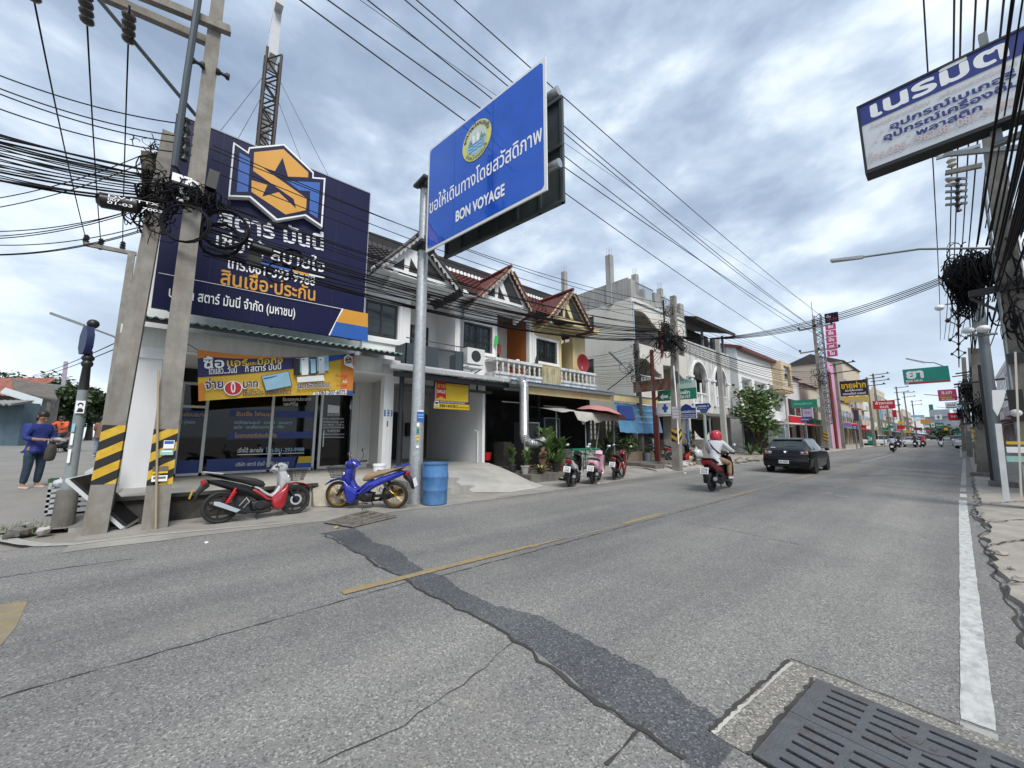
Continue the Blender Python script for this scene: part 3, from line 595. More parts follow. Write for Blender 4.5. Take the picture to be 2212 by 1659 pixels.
fr.box((-14.24, yL, zb), (-14.16, 3.55, zb+.07)); fr.box((-14.24, yL, zt), (-14.16, yR, zt+.08)); fr.box((-14.24, yL, 2.35), (-14.165, .63, 2.42)); fr.box((-14.24, 3.75, zb+.0), (-14.16, 4.75, zb+.10)); fr.box((-14.16, 3.80, 1.2), (-14.12, 3.83, 1.75))
fr.build('window_frame', ALUW, shop)
gl = MB(); gl.box((-14.21, yL+.05, zb+.05), (-14.2, 3.52, zt)); gl.build('window_glass', SHG, shop)
dr = MB().box((-14.215, 3.74, zb+.09), (-14.205, 4.74, zt)).build('glass_door', SHG, shop)
a = Art((-14.2, 0, 0), (0,1,0), (0,0,1))
c4 = crop(600, 1200, .5425)
def gs(x, y): p = at(*c4(x, y), X=-14.19); return p.y, p.z
DNAVY = plain('decal_navy', (.018, .045, .22), .4)
def band(p): a.shape(DNAVY, [gs(*q) for q in p])
band([(0, 1140), (360, 1125), (360, 1225), (0, 1250)]); band([(395, 1122), (1045, 1102), (1020, 1193), (390, 1215)]); band([(570, 760), (1175, 775), (1175, 822), (555, 812)]); band([(560, 930), (1165, 920), (1165, 968), (542, 978)]); band([(180, 765), (392, 772), (390, 822), (180, 820)])
a.shape(YEL, [gs(*q) for q in ((1062, 1102), (1160, 1098), (1160, 1145), (1050, 1150))]); a.shape(SBLUE, [gs(*q) for q in ((1050, 1150), (1160, 1145), (1160, 1183), (1030, 1190))])
def gt(mt, s, p0, p1, h, b=.012): a.text(mt, s, gs(*p0), gs(*p1), h, b)
gt(GOLD, 'สินเชื่อ ไฟแนนซ์', (608, 806), (885, 808), .17, .02); gt(GOLD, 'โบรกเกอร์ประกันภัย', (595, 964), (900, 962), .17, .02); gt(GOLD, 'เงินผ่อนสบาย', (170, 808), (388, 812), .15, .02)
gt(LBLU, 'รถจักรยานยนต์ · รถยนต์ · รถบรรทุก', (595, 865), (1015, 866), .13, .014); gt(LBLU, 'รถไถ · รถเพื่อการเกษตร · ที่ดิน', (590, 900), (955, 896), .13, .014)
gt(WPRT, 'เชื่อได้ สบายใจ', (618, 1072), (800, 1070), .17, .016); gt(LBLU, 'โทร.061-393-9988', (820, 1070), (1100, 1063), .17, .016); gt(WPRT, 'บริษัท สตาร์ มันนี่ จำกัด (มหาชน)', (602, 1172), (988, 1160), .15, .016)
a.shape(WPRT, [gs(*q) for q in ((615, 1085), (1100, 1073), (1100, 1078), (615, 1091))]); gt(WPRT, 'รับรถทุกประเภท', (945, 700), (1150, 696), .15); gt(WPRT, 'และที่ดิน', (952, 733), (1055, 731), .15); gt(LBLU, 'ไม่มี คู่ครอง', (175, 862), (310, 862), .12)
a.done(shop, 'window_lettering')
a = Art((-14.203, 0, 0), (0,1,0), (0,0,1))
a.shape(WPRT, [gs(*q) for q in ((1275, 725), (1360, 735), (1358, 787), (1272, 785))])
for s, y, h in (('สตาร์ มันนี่', 805, .10), ('สาขา เมืองพัทยา', 832, .07), ('เปิดทำการ จันทร์ - เสาร์', 856, .08), ('เวลา 08.30 - 17.30 น.', 876, .08), ('หยุดวันอาทิตย์และวันนักขัตฤกษ์', 896, .08), ('โทร. 063-207-6075', 922, .10)):
    x0 = 1240 if h < .1 else 1270; gt(WPRT, s, (x0, y), (2*1315-x0, y), h, .01)
for q in (((1228, 938), (1392, 938), (1392, 941), (1228, 941)), ((1226, 960), (1390, 960), (1390, 963), (1226, 963))): a.shape(WPRT, [gs(*p) for p in q])
a.done(dr, 'door_lettering')
m = MB()
m.box((-19.6, -.5, .4), (-14.3, 5.3, .44)); m.build('floor', plain('office_floor', (.25, .25, .24)), shop)
m = MB(); m.box((-18.2, .6, .44), (-17.3, 2.6, 1.2)); m.box((-18.9, 3.8, .44), (-18.3, 4.5, 2.2)); m.box((-16.4, .1, .44), (-16.0, .5, 1.7)); m.box((-17.0, 3.4, .44), (-16.4, 3.5, 2.9)); m.build('office_furniture', plain('office_grey', (.22, .23, .22)), shop)
MB().box((-19.6, -.5, 3.0), (-14.3, 5.3, 3.05)).build('ceiling', plain('office_ceiling', (.3, .3, .3)), shop)
m = MB(); m.box((-15.25, -1.28, 2.55), (-14.45, -.98, 3.15)); m.box((-15.2, -1.3, 2.4), (-14.5, -.80, 2.45))
ac = thing('air_conditioner', 'white outdoor air conditioner on the side wall of the corner shop', 'air conditioner', (-14.8, -1.1, 2.5), group='outdoor air conditioner units')
m.build('casing', plain('ac_white', (.62, .63, .62), .5), ac)
m = MB(); m.lathe([(.0, .0), (.22, .0), (.23, .02)], (-14.85, -1.285, 2.85), 20, 'y'); m.build('fan_grille', DGREY, ac)
m = MB(); m.add([(-11.0, -.9, 4.02), (-12.6, -1.15, 4.02), (-12.5, -.7, 4.36), (-12.4, -.7, 4.3)], [(0, 1, 2)]); m.box((-12.7, -1.1, 3.8), (-11.8, -.8, 4.0)); m.build('awning_end', WHITE, shop)
m = MB(); m.tube([(-12.9, -1.0, 3.9), (-12.9, -1.0, .5)], .05); m.build('downpipe', WHITE2, shop)
bb = thing('billboard', 'huge navy billboard with orange and blue emblem above the shop awning', 'billboard', (-11.2, 1.6, 4.3))
q = [at(*p, X=-11.1) for p in ((325, 665), (787, 735), (795, 412), (380, 258))]
y0, y1, z0, z1 = (q[0].y+q[3].y)/2, (q[1].y+q[2].y)/2, 4.31, 8.93
m = MB(); m.box((-11.22, y0, z0), (-11.1, y1, z1)); m.build('board', NAVY, bb)
m = MB()
for y in (y0+.3, (y0+y1)/2, y1-.3): m.bar((-11.27, y, z0), (-11.27, y, z1), .08); m.bar((-11.27, y, z1-.5), (-12.9, y, 7.9), .06); m.bar((-11.27, y, 5), (-12.7, y, 5), .06)
m.build('support_frame', DGREY, bb)
m = MB()
m.box((-11.095, y0, z0), (-11.09, y0+.004, z1)); m.box((-11.12, y0-.01, z1), (-11.085, y1+.01, z1+.03)); m.box((-11.12, y1, z0+1.0), (-11.085, y1+.02, z1)); m.build('edge_trim', plain('trim_grey', (.3, .32, .36)), bb)
art = Art((-11.1, y0, z0), (0,1,0), (0,0,1)); SEAM = plain('seam_navy', (.02, .023, .07))
for f in (.2, .4, .6, .8): art.rect(SEAM, (y1-y0)*f, 0, (y1-y0)*f+.006, z1-z0)
cb = crop(600, 400, .6028)
def bs(x, y): return art.st(at(*cb(x, y), X=-11.1))
def bt(mt, s, p0, p1, h, b=.012): art.text(mt, s, bs(*p0), bs(*p1), h, b)
ly = art.lay
bt(WPRT, 'สตาร์ มันนี่', (425, 812), (1118, 972), .60, .028); bt(WPRT, 'เชื่อได้ สบายใจ', (412, 950), (1122, 1118), .52, .012); bt(WPRT, 'โทร.061-393-9988', (483, 1085), (1060, 1205), .40, .012)
bt(ORAN, 'สินเชื่อ·ประกัน', (443, 1192), (1062, 1302), .50, .018); bt(WPRT, 'บริษัท สตาร์ มันนี่ จำกัด (มหาชน)', (105, 1275), (930, 1408), .33, .014)
for k in range(4):
    d = 16+k*22; art.shape(NAVY, [bs(425, 812-d), bs(1125, 974-d), bs(1125, 980-d), bs(425, 818-d)], up=(k == 0))
art.shape(SBLUE, [bs(*p) for p in ((520, 1003), (905, 1098), (905, 1110), (520, 1015))]); art.shape(ORAN, [bs(*p) for p in ((905, 1098), (1022, 1126), (1022, 1138), (905, 1110))]); art.shape(WPRT, [bs(*p) for p in ((1022, 1126), (1122, 1146), (1122, 1156), (1022, 1138))])
art.shape(WPRT, [bs(*p) for p in ((40, 1119), (1393, 1385), (1393, 1388), (40, 1122))])
art.shape(WPRT, [bs(*p) for p in ((1236, 1353), (1246, 1355), (1160, 1530), (1148, 1527))]); art.shape(ORAN, [bs(*p) for p in ((1246, 1357), (1405, 1387), (1405, 1476), (1198, 1440))]); art.shape(SBLUE, [bs(*p) for p in ((1198, 1440), (1405, 1476), (1405, 1570), (1158, 1527))])
art.done(bb)
lb = MB(); cl = crop(750, 0, .5426)
def LP(x, y, X=-10.92): return at(*cl(x, y), X=X)
out = [(312, 1030), (415, 1100), (425, 1068), (680, 1045), (895, 1250), (893, 1285), (980, 1292), (957, 1650), (833, 1565), (625, 1600), (430, 1432), (275, 1425)]
lb.prism([LP(*p) for p in out], (-.16, 0, 0)); lg = lb.build('emblem_board', WPRT, bb)
la = Art((-10.92, 0, 0), (0,1,0), (0,0,1))
def lsh(mt, pts, up=True): la.shape(mt, [(LP(*p).y, LP(*p).z) for p in pts], up)
lsh(NAVY, [(322, 1049), (422, 1118), (433, 1080), (676, 1056), (885, 1256), (883, 1295), (968, 1302), (946, 1628), (836, 1553), (630, 1586), (436, 1420), (287, 1414)])
lsh(SBLUE, [(357, 1107), (433, 1152), (417, 1392), (335, 1394)])
lsh(ORAN, [(462, 1105), (675, 1083), (855, 1252), (853, 1288), (708, 1282), (668, 1145), (612, 1243), (517, 1212), (843, 1440), (838, 1525), (768, 1540), (765, 1508), (748, 1445), (455, 1240)], False)
lsh(ORAN, [(443, 1308), (558, 1343), (520, 1428), (640, 1395), (768, 1515), (768, 1540), (690, 1557), (442, 1393)], False); lsh(SBLUE, [(697, 1312), (940, 1325), (922, 1585), (862, 1545), (868, 1388), (790, 1382)], False)
la.done(lg, 'emblem')
bn = thing('shop_banner', 'orange and navy cloth sale banner hanging under the shop awning', 'banner', (-11.6, 2, 3))
BL, BR, TR, TL = [at(*c4(*p), X=-11.6) for p in ((335, 700), (1450, 655), (1468, 350), (325, 325))]
U_ = (BR-BL).normalized(); W_ = ((BR-BL).length+(TR-TL).length)/2; H_ = ((TL-BL).length+(TR-BR).length)/2
def bpt(s, t):
    p = BL.lerp(BR, s).lerp(TL.lerp(TR, s), t); sag = -.20*4*s*(1-s)*t**2*.8; bot = .05*sin(pi*s)*(1-t)
    rip = .022*sin(9*s+2.5*t)+.006*sin(23*s-4*t)*(.3+t)+.05*sin(pi*s)
    return p+V(rip, 0, sag+bot)
NS, NT = 90, 20
m = MB(); m.grid([[bpt(i/NS, j/NT) for j in range(NT+1)] for i in range(NS+1)]); m.build('cloth', pm('banner_yellow', (.66, .42, .035), .6, var=.06), bn, smooth=180)
class Cloth(Art):
    flat = True
    def P(s, a, b, h=None): return bpt(min(max(a, 0), 1), min(max(b, 0), 1))+V(s.lay*.0025+.012, 0, 0)
    def fill(s, m, f0, f1, up=True, n=40):
        s.lay += up; k = s._k(m); P = [[s.P(x, f0(x)), s.P(x, (f0(x)+f1(x))/2), s.P(x, f1(x))] for x in [i/n for i in range(n+1)]]; s.mb.grid(P, k); return s
ct = Cloth((0,0,0), (0,1,0), (0,0,1))
def ci(x, y):
    p = at(*c4(x, y), X=-11.6); s, t_ = .5, .5
    for _ in range(25):
        r = bpt(s, t_); s += (p.y-r.y)/W_; r = bpt(s, t_); t_ += (p.z-r.z)/H_; s = min(max(s, 0), 1); t_ = min(max(t_, 0), 1)
    return s, t_
def curve(pts):
    q = sorted(ci(*p) for p in pts)
    def f(s):
        if s <= q[0][0]: return q[0][1]
        for (a, b), (c, d) in zip(q, q[1:]):
            if s <= c: return b+(d-b)*(s-a)/max(1e-6, c-a)
        return q[-1][1]
    return f
OR2 = pm('banner_orange', (.66, .22, .03), .6, var=.06); BNV = plain('banner_navy', (.02, .02, .10), .55); BBL = plain('banner_blue', (.02, .09, .38), .55)
f_top = lambda s: 1.0
nv_b = curve([(330, 528), (560, 512), (1010, 466), (1200, 430), (1465, 370)]); nv_t = curve([(330, 392), (430, 380), (600, 392), (900, 388), (1100, 375), (1460, 352)])
ct.fill(OR2, nv_t, f_top); ct.fill(BNV, nv_b, nv_t, False)
def sub(mt, f0, f1, s0, s1):
    ct.lay += 1; ct.mb.grid([[ct.P(x, f0(x)), ct.P(x, (f0(x)+f1(x))/2), ct.P(x, f1(x))] for x in [s0+(s1-s0)*i/20 for i in range(21)]], ct._k(mt))
sub(BBL, nv_b, nv_t, .66, 1.0); sub(OR2, lambda s: 0.02, nv_b, .90, 1.0); sub(BBL, lambda s: 0.0, lambda s: .10, .955, 1.0); sub(OR2, lambda s: .0, curve([(330, 575), (1455, 480)]), 0, .03)
def bx(mt, s_, p0, p1, h, b=.014): ct.text(mt, s_, ci(*p0), ci(*p1), h, b)
WOUT = WPRT
bx(BNV, 'ซื้อ', (364, 468), (526, 460), .30, .05); bx(WPRT, 'ซื้อ', (370, 464), (520, 456), .29, .022); bx(YEL, 'แอร์', (540, 447), (690, 443), .22, .02); bx(YEL, 'และ', (695, 440), (755, 438), .13, .014); bx(YEL, 'มือถือ', (762, 437), (940, 422), .22, .02)
bx(WPRT, 'ได้แล้ว...วันนี้', (405, 508), (612, 496), .20, .01); bx(WPRT, 'ที่', (672, 490), (695, 488), .20, .01); bx(WPRT, 'สตาร์ มันนี่', (710, 488), (928, 470), .22, .014)
bx(WPRT, 'จ่าย', (376, 618), (518, 608), .24, .06); bx(BNV, 'จ่าย', (382, 614), (513, 605), .24, .022); bx(WPRT, 'บาท', (646, 608), (770, 604), .24, .06); bx(BNV, 'บาท', (652, 605), (764, 601), .24, .022)
ct.disc(WPRT, ci(583, 608), .052, 30, 3.0); ct.disc(RED, ci(583, 608), .046, 30, 3.0); bx(WPRT, '0', (566, 640), (600, 638), .32, .02)
bx(BNV, 'ใช้บัตรประชาชนใบเดียว', (650, 664), (1000, 650), .155, .014); bx(WPRT, 'รับเครื่องได้เลย!', (1040, 612), (1282, 602), .185, .04); bx(BNV, 'รับเครื่องได้เลย!', (1042, 610), (1280, 600), .185, .010)
def qd(mt, pts, up=True): ct.shape(mt, [ci(*p) for p in pts], up)
qd(BNV, ((785, 523), (983, 484), (1008, 592), (817, 632))); qd(LBLU, ((790, 525), (980, 488), (1003, 590), (820, 626))); qd(SBLUE, ((800, 536), (975, 502), (977, 512), (802, 546))); qd(YEL, ((822, 565), (842, 561), (846, 588), (826, 592)), False); qd(WPRT, ((940, 535), (975, 528), (985, 575), (950, 582)), False)
for k in range(4): qd(SBLUE, ((860, 560+k*12), (925, 547+k*12), (926, 551+k*12), (861, 564+k*12)), k == 0)
qd(LBLU, ((1030, 395), (1270, 365), (1270, 480), (1030, 500))); qd(BLK, ((1015, 400), (1062, 395), (1062, 515), (1018, 518))); qd(WPRT, ((1072, 392), (1120, 388), (1122, 512), (1074, 515)), False); qd(BLK, ((1128, 388), (1182, 384), (1185, 508), (1130, 512)), False); qd(SILV, ((1195, 386), (1238, 382), (1242, 500), (1198, 506)), False); qd(LBLU, ((1138, 400), (1174, 397), (1176, 500), (1140, 503)))
for x in (1082, 1137, 1205): ct.disc(BLK if x != 1137 else WPRT, ci(x+4, 405), .006, 10, 3)
qd(WPRT, ((1040, 530), (1230, 515), (1240, 555), (1045, 568)))
qd(WPRT, ((1162, 640), (1398, 615), (1396, 655), (1150, 672))); bx(BNV, '063-207-6075', (1198, 662), (1390, 650), .135, .012); bx(BNV, 'โทร.', (1168, 664), (1192, 662), .08, .01)
qd(WPRT, ((1382, 385), (1412, 362), (1444, 383), (1444, 440), (1462, 470), (1385, 440))); qd(BNV, ((1392, 392), (1414, 375), (1438, 390), (1438, 415), (1416, 428), (1392, 412))); qd(YEL, ((1400, 392), (1416, 380), (1430, 390), (1410, 398), (1430, 408), (1416, 420), (1400, 410), (1420, 405)))
bx(RED, 'Package', (1320, 530), (1405, 528), .10, .012); bx(WPRT, 'AIS', (1366, 572), (1400, 570), .10, .012); bx(RED, 'รับส่วนลด', (1322, 598), (1400, 596), .08, .01); bx(BNV, 'สตาร์ มันนี่', (1388, 432), (1440, 430), .06, .01)
ct.done(bn, 'lettering')
m = MB(); m.tube([TL, TL+V(.5, -.55, .22)], .008, 5); m.tube([TR, TR+V(.2, .0, .10)], .008, 5); m.tube([BR, BR+V(0, .02, -.15)], .006, 5); m.build('rope', CABLE, bn)
btl = MB().lathe([(.0, 0), (.035, .0), (.037, .12), (.033, .15), (.015, .2), (.015, .23)], BR+V(.02, -.03, -.42), 10); one('water_bottle', btl, glassy('clear_plastic', (.8, .88, .95), .1), 'clear plastic bottle hanging as a weight from the banner corner', 'bottle')
FX = -12.5
GUTW = plain('gutter_white', (.66, .67, .68), .5)
def gable(parent, ya, yb, yc, zb, zt, X0, mat, tmat, face, trim, ov=.22):
    m = MB(); m.prism([(X0, ya, zb), (X0, yb, zb), (X0, yc, zt)], (-.12, 0, 0)); m.build('gable', face, parent)
    m = MB(); hh = zt-zb
    def tri(p): m.prism([(X0+.004, y, z) for y, z in p], (.012, 0, 0))
    w_ = yb-ya
    tri([(ya+.16*w_, zb+.10*hh), (ya+.30*w_, zb+.10*hh), (ya+.30*w_, zb+.38*hh)]); tri([(ya+.36*w_, zb+.10*hh), (ya+.50*w_, zb+.10*hh), (ya+.38*w_, zb+.44*hh)])
    tri([(ya+.60*w_, zb+.10*hh), (ya+.86*w_, zb+.10*hh), (yc+.02*w_, zb+.82*hh), (ya+.46*w_, zb+.58*hh)])
    m.build('gable_louvre', DARKIN, parent)
    m = MB()
    for i in range(7):
        for k, (yy, d) in enumerate(((ya+.12*w_, .7), (ya+.36*w_, 1))): pass
    for side, (y_, s) in enumerate(((ya, 1), (yb, -1))):
        n_ = 9
        for i in range(n_):
            t0, t1 = i/n_, (i+1)/n_; f = lambda t: V(X0+ov-.02, y_+(yc-y_)*t, zb+(zt-zb)*t-.02)
            p, q = f(t0), f(t1); mid = p.lerp(q, .5)+V(0, 0, -.20)
            m.prism([p, q, q+V(0, 0, -.06), mid, p+V(0, 0, -.06)], (.03, 0, 0))
    m.build('barge_board', trim, parent)
    for y_, s in ((ya, 1), (yb, -1)):
        u = V(-1, 0, 0) if s > 0 else V(1, 0, 0); v = V(0, yc-y_, zt-zb); ex = v.normalized()*.38
        o = V(X0+ov, y_, zb)-ex if s > 0 else V(X0-1.9, y_, zb)-ex
        tiles(o+V(0, 0, .03), u, v+ex, 1.9+ov, v.length+.40, tmat, parent, pu=.26, pv=.26, name='gable_roof')
    m = MB(); m.tube([(X0+ov+.03, yc, zt+.06), (X0-1.9, yc, zt+.06)], .08, 10);
    for y_ in (ya, yb):
        for i in range(6): a, b = V(X0+ov+.0, y_+(yc-y_)*(i/6-.12), zb+(zt-zb)*(i/6-.12)+.05), V(X0+ov, y_+(yc-y_)*((i+1)/6-.12), zb+(zt-zb)*((i+1)/6-.12)+.06); m.tube([a, b], [.065, .052], 8)
    m.build('ridge_tile', mat, parent)
def corbel(parent, y, z, mat, X=FX):
    MB().prism([(X, y-.09, z), (X+.95, y-.09, z), (X+.95, y-.09, z-.12), (X+.7, y-.09, z-.16), (X+.6, y-.09, z-.3), (X+.3, y-.09, z-.36), (X, y-.09, z-.5)], (0, .18, 0)).build('corbel', mat, parent)
PZ = 7.0
h1 = thing('townhouse', 'white renovated townhouse with rounded arch balcony above an open carport', 'house', (FX, 6.2, 0))
m = MB(); wx(m, FX, 4.36, 8.15, 3.7, 7.5, [(4.42, 5.58, 4.88, 6.12), (6.03, 7.93, 3.9, 6.9)], .25)
def arc(cy, cz, r, a0, a1, n=8): return [(cy+r*cos(a0+(a1-a0)*i/n), cz+r*sin(a0+(a1-a0)*i/n)) for i in range(n+1)]
m.prism([(FX-.001, y, z) for y, z in [(6.03, 6.9)]+arc(6.48, 6.45, .45, pi, pi/2)], (-.25, 0, 0)); m.prism([(FX-.001, y, z) for y, z in [(7.93, 6.9)]+arc(7.03, 6.0, .90, pi/2, 0)], (-.25, 0, 0))
m.box((-20, 4.40, 3.7), (FX-.25, 4.5, 7.5)); m.box((-14.1, 6.0, 3.7), (-14.0, 8.0, 6.95)); m.box((-14, 5.93, 3.7), (FX-.25, 6.03, 6.95)); m.box((-14, 7.93, 3.7), (FX-.25, 8.06, 6.95)); m.box((-14, 5.95, 6.9), (FX-.25, 8.1, 7.0)); m.box((-14, 5.95, 3.7), (FX-.0, 8.1, 3.9))
m.build('wall', WHITE2, h1)
m = MB()
for X, (a, b, c, d) in ((FX, (4.42, 5.58, 4.88, 6.12)),):
    m.box((X, a-.05, d+.02), (X+.05, b+.12, d+.10)); m.box((X, b+.03, c-.05), (X+.05, b+.12, d+.02)); m.box((X, a-.1, c-.20), (X+.07, b+.2, c-.06)); m.box((X, b+.16, c-.30), (X+.02, b+.2, d+.18)); m.box((X, a, d+.14), (X+.02, b+.2, d+.18))
m.box((FX, 4.4, 6.75), (FX+.03, 6.0, 6.80)); m.box((FX, 7.99, 4.3), (FX+.04, 8.12, 6.5)); m.build('window_moulding', WHITE2, h1)
window(h1, FX-.05, 4.45, 5.55, 4.90, 6.10, nm=1); window(h1, -13.96, 6.05, 6.35, 4.0, 6.0, nm=0)
d = MB(); frame_x(d, -13.95, 6.75, 7.55, 3.95, 6.0, .07, .05); d = d.build('balcony_door', DGREY, h1); MB().box((-13.98, 6.8, 3.98), (-13.965, 7.5, 5.95)).build('pane', DARKG, d)
MB().lathe([(.10, 0), (.12, .04)], (-12.9, 6.9, 6.85), 14).build('ceiling_lamp', DGREY, h1)
m = MB(); X = -11.65
m.box((X-.9, 5.50, 3.86), (X, 5.53, 4.62)); m.box((X-.03, 5.5, 3.86), (X, 6.72, 4.62)); m.box((X-.03, 7.42, 3.86), (X, 7.76, 4.62)); m.box((X-.9, 7.73, 3.86), (X, 7.76, 4.62)); m.box((X-.04, 6.72, 3.86), (X+.005, 7.42, 3.92)); m.box((X-.04, 6.72, 4.56), (X+.005, 7.42, 4.62)); m.box((X-.9, 5.5, 3.8), (X, 7.76, 3.87))
m.box((X-.03, 5.5, 4.78), (X, 7.76, 4.81))
for i in range(15):
    for j in range(13):
        y_, z_ = 6.72+.7*(i+.5)/15, 3.92+.64*(j+.5)/13; m.bar((X-.02, y_-.022, z_-.022), (X-.02, y_+.022, z_+.022), .012); m.bar((X-.02, y_-.022, z_+.022), (X-.02, y_+.022, z_-.022), .012)
m.build('balcony_panel', plain('panel_grey', (.045, .06, .07), .5), h1, smooth=0)
u = V(0, 1, 0); v = V(-2.3, 0, 1.75)
tiles((-11.75, 4.2, 7.05), u, v, 4.0, v.length, TILED, h1); gable(h1, 4.44, 7.30, 5.72, 6.92, 8.35, -11.6, TILED, TILED, WHITE2, plain('trim_grey_white', (.40, .40, .39), .8))
corbel(h1, 5.0, 6.98, WHITE2); corbel(h1, 7.7, 6.98, WHITE2); m = MB(); m.box((-11.9, 4.3, 6.86), (-11.6, 7.9, 6.95)); m.box((FX, 4.36, 6.84), (-11.62, 8.15, 6.90)); m.build('eave_beam', WHITE2, h1)
RIDGE = pm('old_fibre_sheet', (.20, .18, .155), .9, var=.3, scale=4)
def toproof(parent, y0, y1):
    m = MB(); m.box((-14.35, y0, 8.75), (-14.15, y1, 9.4)); m.build('upper_wall', DARKIN, parent)  # near-black strip paints the shaded gap beneath the upper roof
    corr((-14.2, y0, 9.38), (0,1,0), (-2.5, 0, .5), y1-y0, 2.6, .20, .035, RIDGE, 'upper_roof', parent, .03)
    m = MB()
    for i in range(int((y1-y0)/.2)): m.lathe([(.09, 0), (.09, .015)], (-14.1, y0+.1+i*.2, 8.92), 10, 'x')
    m.build('eave_lace', WHITE2 if parent is not h1 else TILED, parent)
toproof(h1, 4.3, 8.1)
m = MB(); m.box((-16.2, 5.35, .0), (-11.7, 9.0, .56)); m.build('carport_floor', pm('carport_floor', (.36, .36, .35), .8, var=.1, scale=2), h1)
m = MB()
rt_ = [[(-11.7, 5.9, .56), (-10.8, 5.95, .52), (-10.0, 6.1, .44), (-9.35, 6.3, .14), (-8.95, 6.4, .015)], [(-11.7, 7.2, .56), (-10.7, 7.2, .50), (-9.7, 7.25, .33), (-9.0, 7.3, .12), (-8.35, 7.2, .012)], [(-11.7, 8.4, .56), (-10.9, 8.4, .47), (-10.0, 8.45, .30), (-9.2, 8.5, .10), (-8.45, 8.3, .012)], [(-11.7, 9.0, .56), (-11, 9.02, .44), (-10.1, 9.0, .25), (-9.4, 8.95, .10), (-8.7, 8.9, .012)], [(-11.7, 9.05, 0), (-11, 9.05, 0), (-10.1, 9.05, 0), (-9.4, 9.0, 0), (-8.7, 8.95, 0)]]
m.grid(rt_); m.grid([[(a[0], a[1], a[2]), (a[0], a[1]-.01, 0)] for a in rt_[0]]); m.build('entrance_ramp', CONCL, h1, smooth=60)
m = MB(); m.box((-10.6, 4.7, 0), (-9.15, 6.55, .17)); m.box((-11.7, 4.75, 0), (-9.62, 6.35, .36)); m.build('step', pm('step_cement', (.37, .355, .33), .92, var=.18, scale=2, streak=.6, stcol=(.13, .12, .105), bump=.3), h1)
m = MB(); m.box((-16.2, 8.88, .5), (-11.95, 9.0, 3.75)); m.build('party_wall', WHITE2, h1)
m = MB(); m.box((-16.3, 5.3, .5), (-16.2, 9.0, 3.9)); m.box((-16.3, 5.42, .5), (FX, 5.5, 3.8)); m.box((-16.3, 5.4, 3.55), (FX+.0, 8.88, 3.7)); m.build('carport_wall', plain('carport_white', (.55, .55, .54), .8), h1)
m = MB();
for i in range(16): m.box((-16.18, 8.02+i*.05, .56), (-16.13, 8.02+i*.05+.044, 2.5+.35*sin(pi*min(1, (i+.5)/16*.5+.5))))
m.build('wooden_door', pm('door_wood', (.10, .058, .035), .6, var=.3, scale=10), h1)
m = MB(); m.box((-16.15, 5.6, .56), (-16.1, 7.6, 2.6)); m.build('dark_gate', DARKIN, h1); MB().box((-16.1, 7.7, 1.55), (-15.9, 7.9, 2.15)).build('letter_box', BLK, h1)
m = MB(); m.tube([(-12.2, 8.85, .56), (-12.2, 8.85, 1.75), (-12.2, 8.7, 1.78)], .02, 6); m.build('water_pipe', WHITE2, h1)
m = MB(); m.tube([(-11.55, 5.35, .5), (-11.55, 5.35, 3.45), (-11.2, 5.3, 3.55)], .075, 10); m.tube([(-11.55, 5.35, .5), (-11.4, 5.4, .47)], .06, 8); m.build('downpipe', DGREY, h1)
m = MB()
m.prism([(-11.0, 4.72, 3.56), (-10.9, 4.72, 3.58), (-10.87, 4.72, 3.70), (-11.02, 4.72, 3.70)], (0, 4.8, 0))
for y in (5.6, 6.45, 7.3, 8.15, 9.0): m.box((-11.03, y, 3.55), (-10.85, y+.03, 3.715))
m.box((-11.3, 4.9, 3.72), (-11.0, 7.8, 3.78)); m.build('canopy_gutter', GUTW, h1)
m = MB(); m.box((-11.2, 4.9, 3.38), (-11.1, 9.5, 3.54)); m.box((-11.6, 5.3, 3.15), (-11.5, 9.0, 3.24))
for y in (5.5, 7.5, 9.3): m.bar((-11.1, y, 3.5), (-12.5, y, 3.74), .05, .08)
for y in (6.0, 8.3): m.box((-11.58, y, 3.2), (-11.53, y+.05, 3.5))
m.build('canopy_beam', DGREY, h1); corr((-10.98, 4.8, 3.70), (0,1,0), (-1.55, 0, .18), 4.7, 1.56, .15, .018, plain('canopy_sheet', (.5, .52, .54), .5), 'canopy_roof', h1)
BAL = BLACKST
def balustrade(parent, X0, X1, y0, y1, zb, zt, n, mat, rail):
    m = MB(); m.box((X1, y0, zt-.11), (X0+.06, y1, zt)); m.box((X1, y0, zb), (X0+.05, y1, zb+.10)); m.box((X1, y0, zb-.14), (X0+.0, y1, zb-.001)); m.build('balcony_rail', rail, parent)
    h = zt-.11-zb-.10; pr = [(.055, 0), (.055, .08), (.035, .12), (.06, .3), (.035, .48), (.035, .55), (.06, .72), (.035, .9), (.055, .93), (.055, 1)]
    me = MB().lathe([(r, q*h) for r, q in pr], n=10).build('baluster', mat, parent, local=True)
    o = WLOC[parent]; first = True
    for i in range(n):
        c = me if first else me.copy()
        if not first: COL.objects.link(c); c.parent = parent
        first = False; c.location = (X0-o.x-.02, y0+.12+(y1-y0-.24)*i/(n-1)-o.y, zb+.10-o.z)
h2 = thing('townhouse', 'middle white townhouse with maroon tiled gable and orange balcony side', 'house', (FX, 10.2, 0))
m = MB(); wx(m, FX, 8.15, 12.08, 3.7, 7.2, [(8.25, 9.72, 4.96, 6.10), (10.03, 11.93, 4.05, 6.82)], .22)
m.box((-14.2, 10.0, 4.0), (-14.1, 12.0, 6.9)); m.box((-14.2, 10.0, 3.8), (FX, 12.0, 4.05)); m.box((-20, 8.2, 3.7), (-14.2, 8.3, 7.2)); m.box((-14.1, 9.9, 4.0), (FX-.22, 10.03, 6.9)); m.build('wall', WHITE, h2)
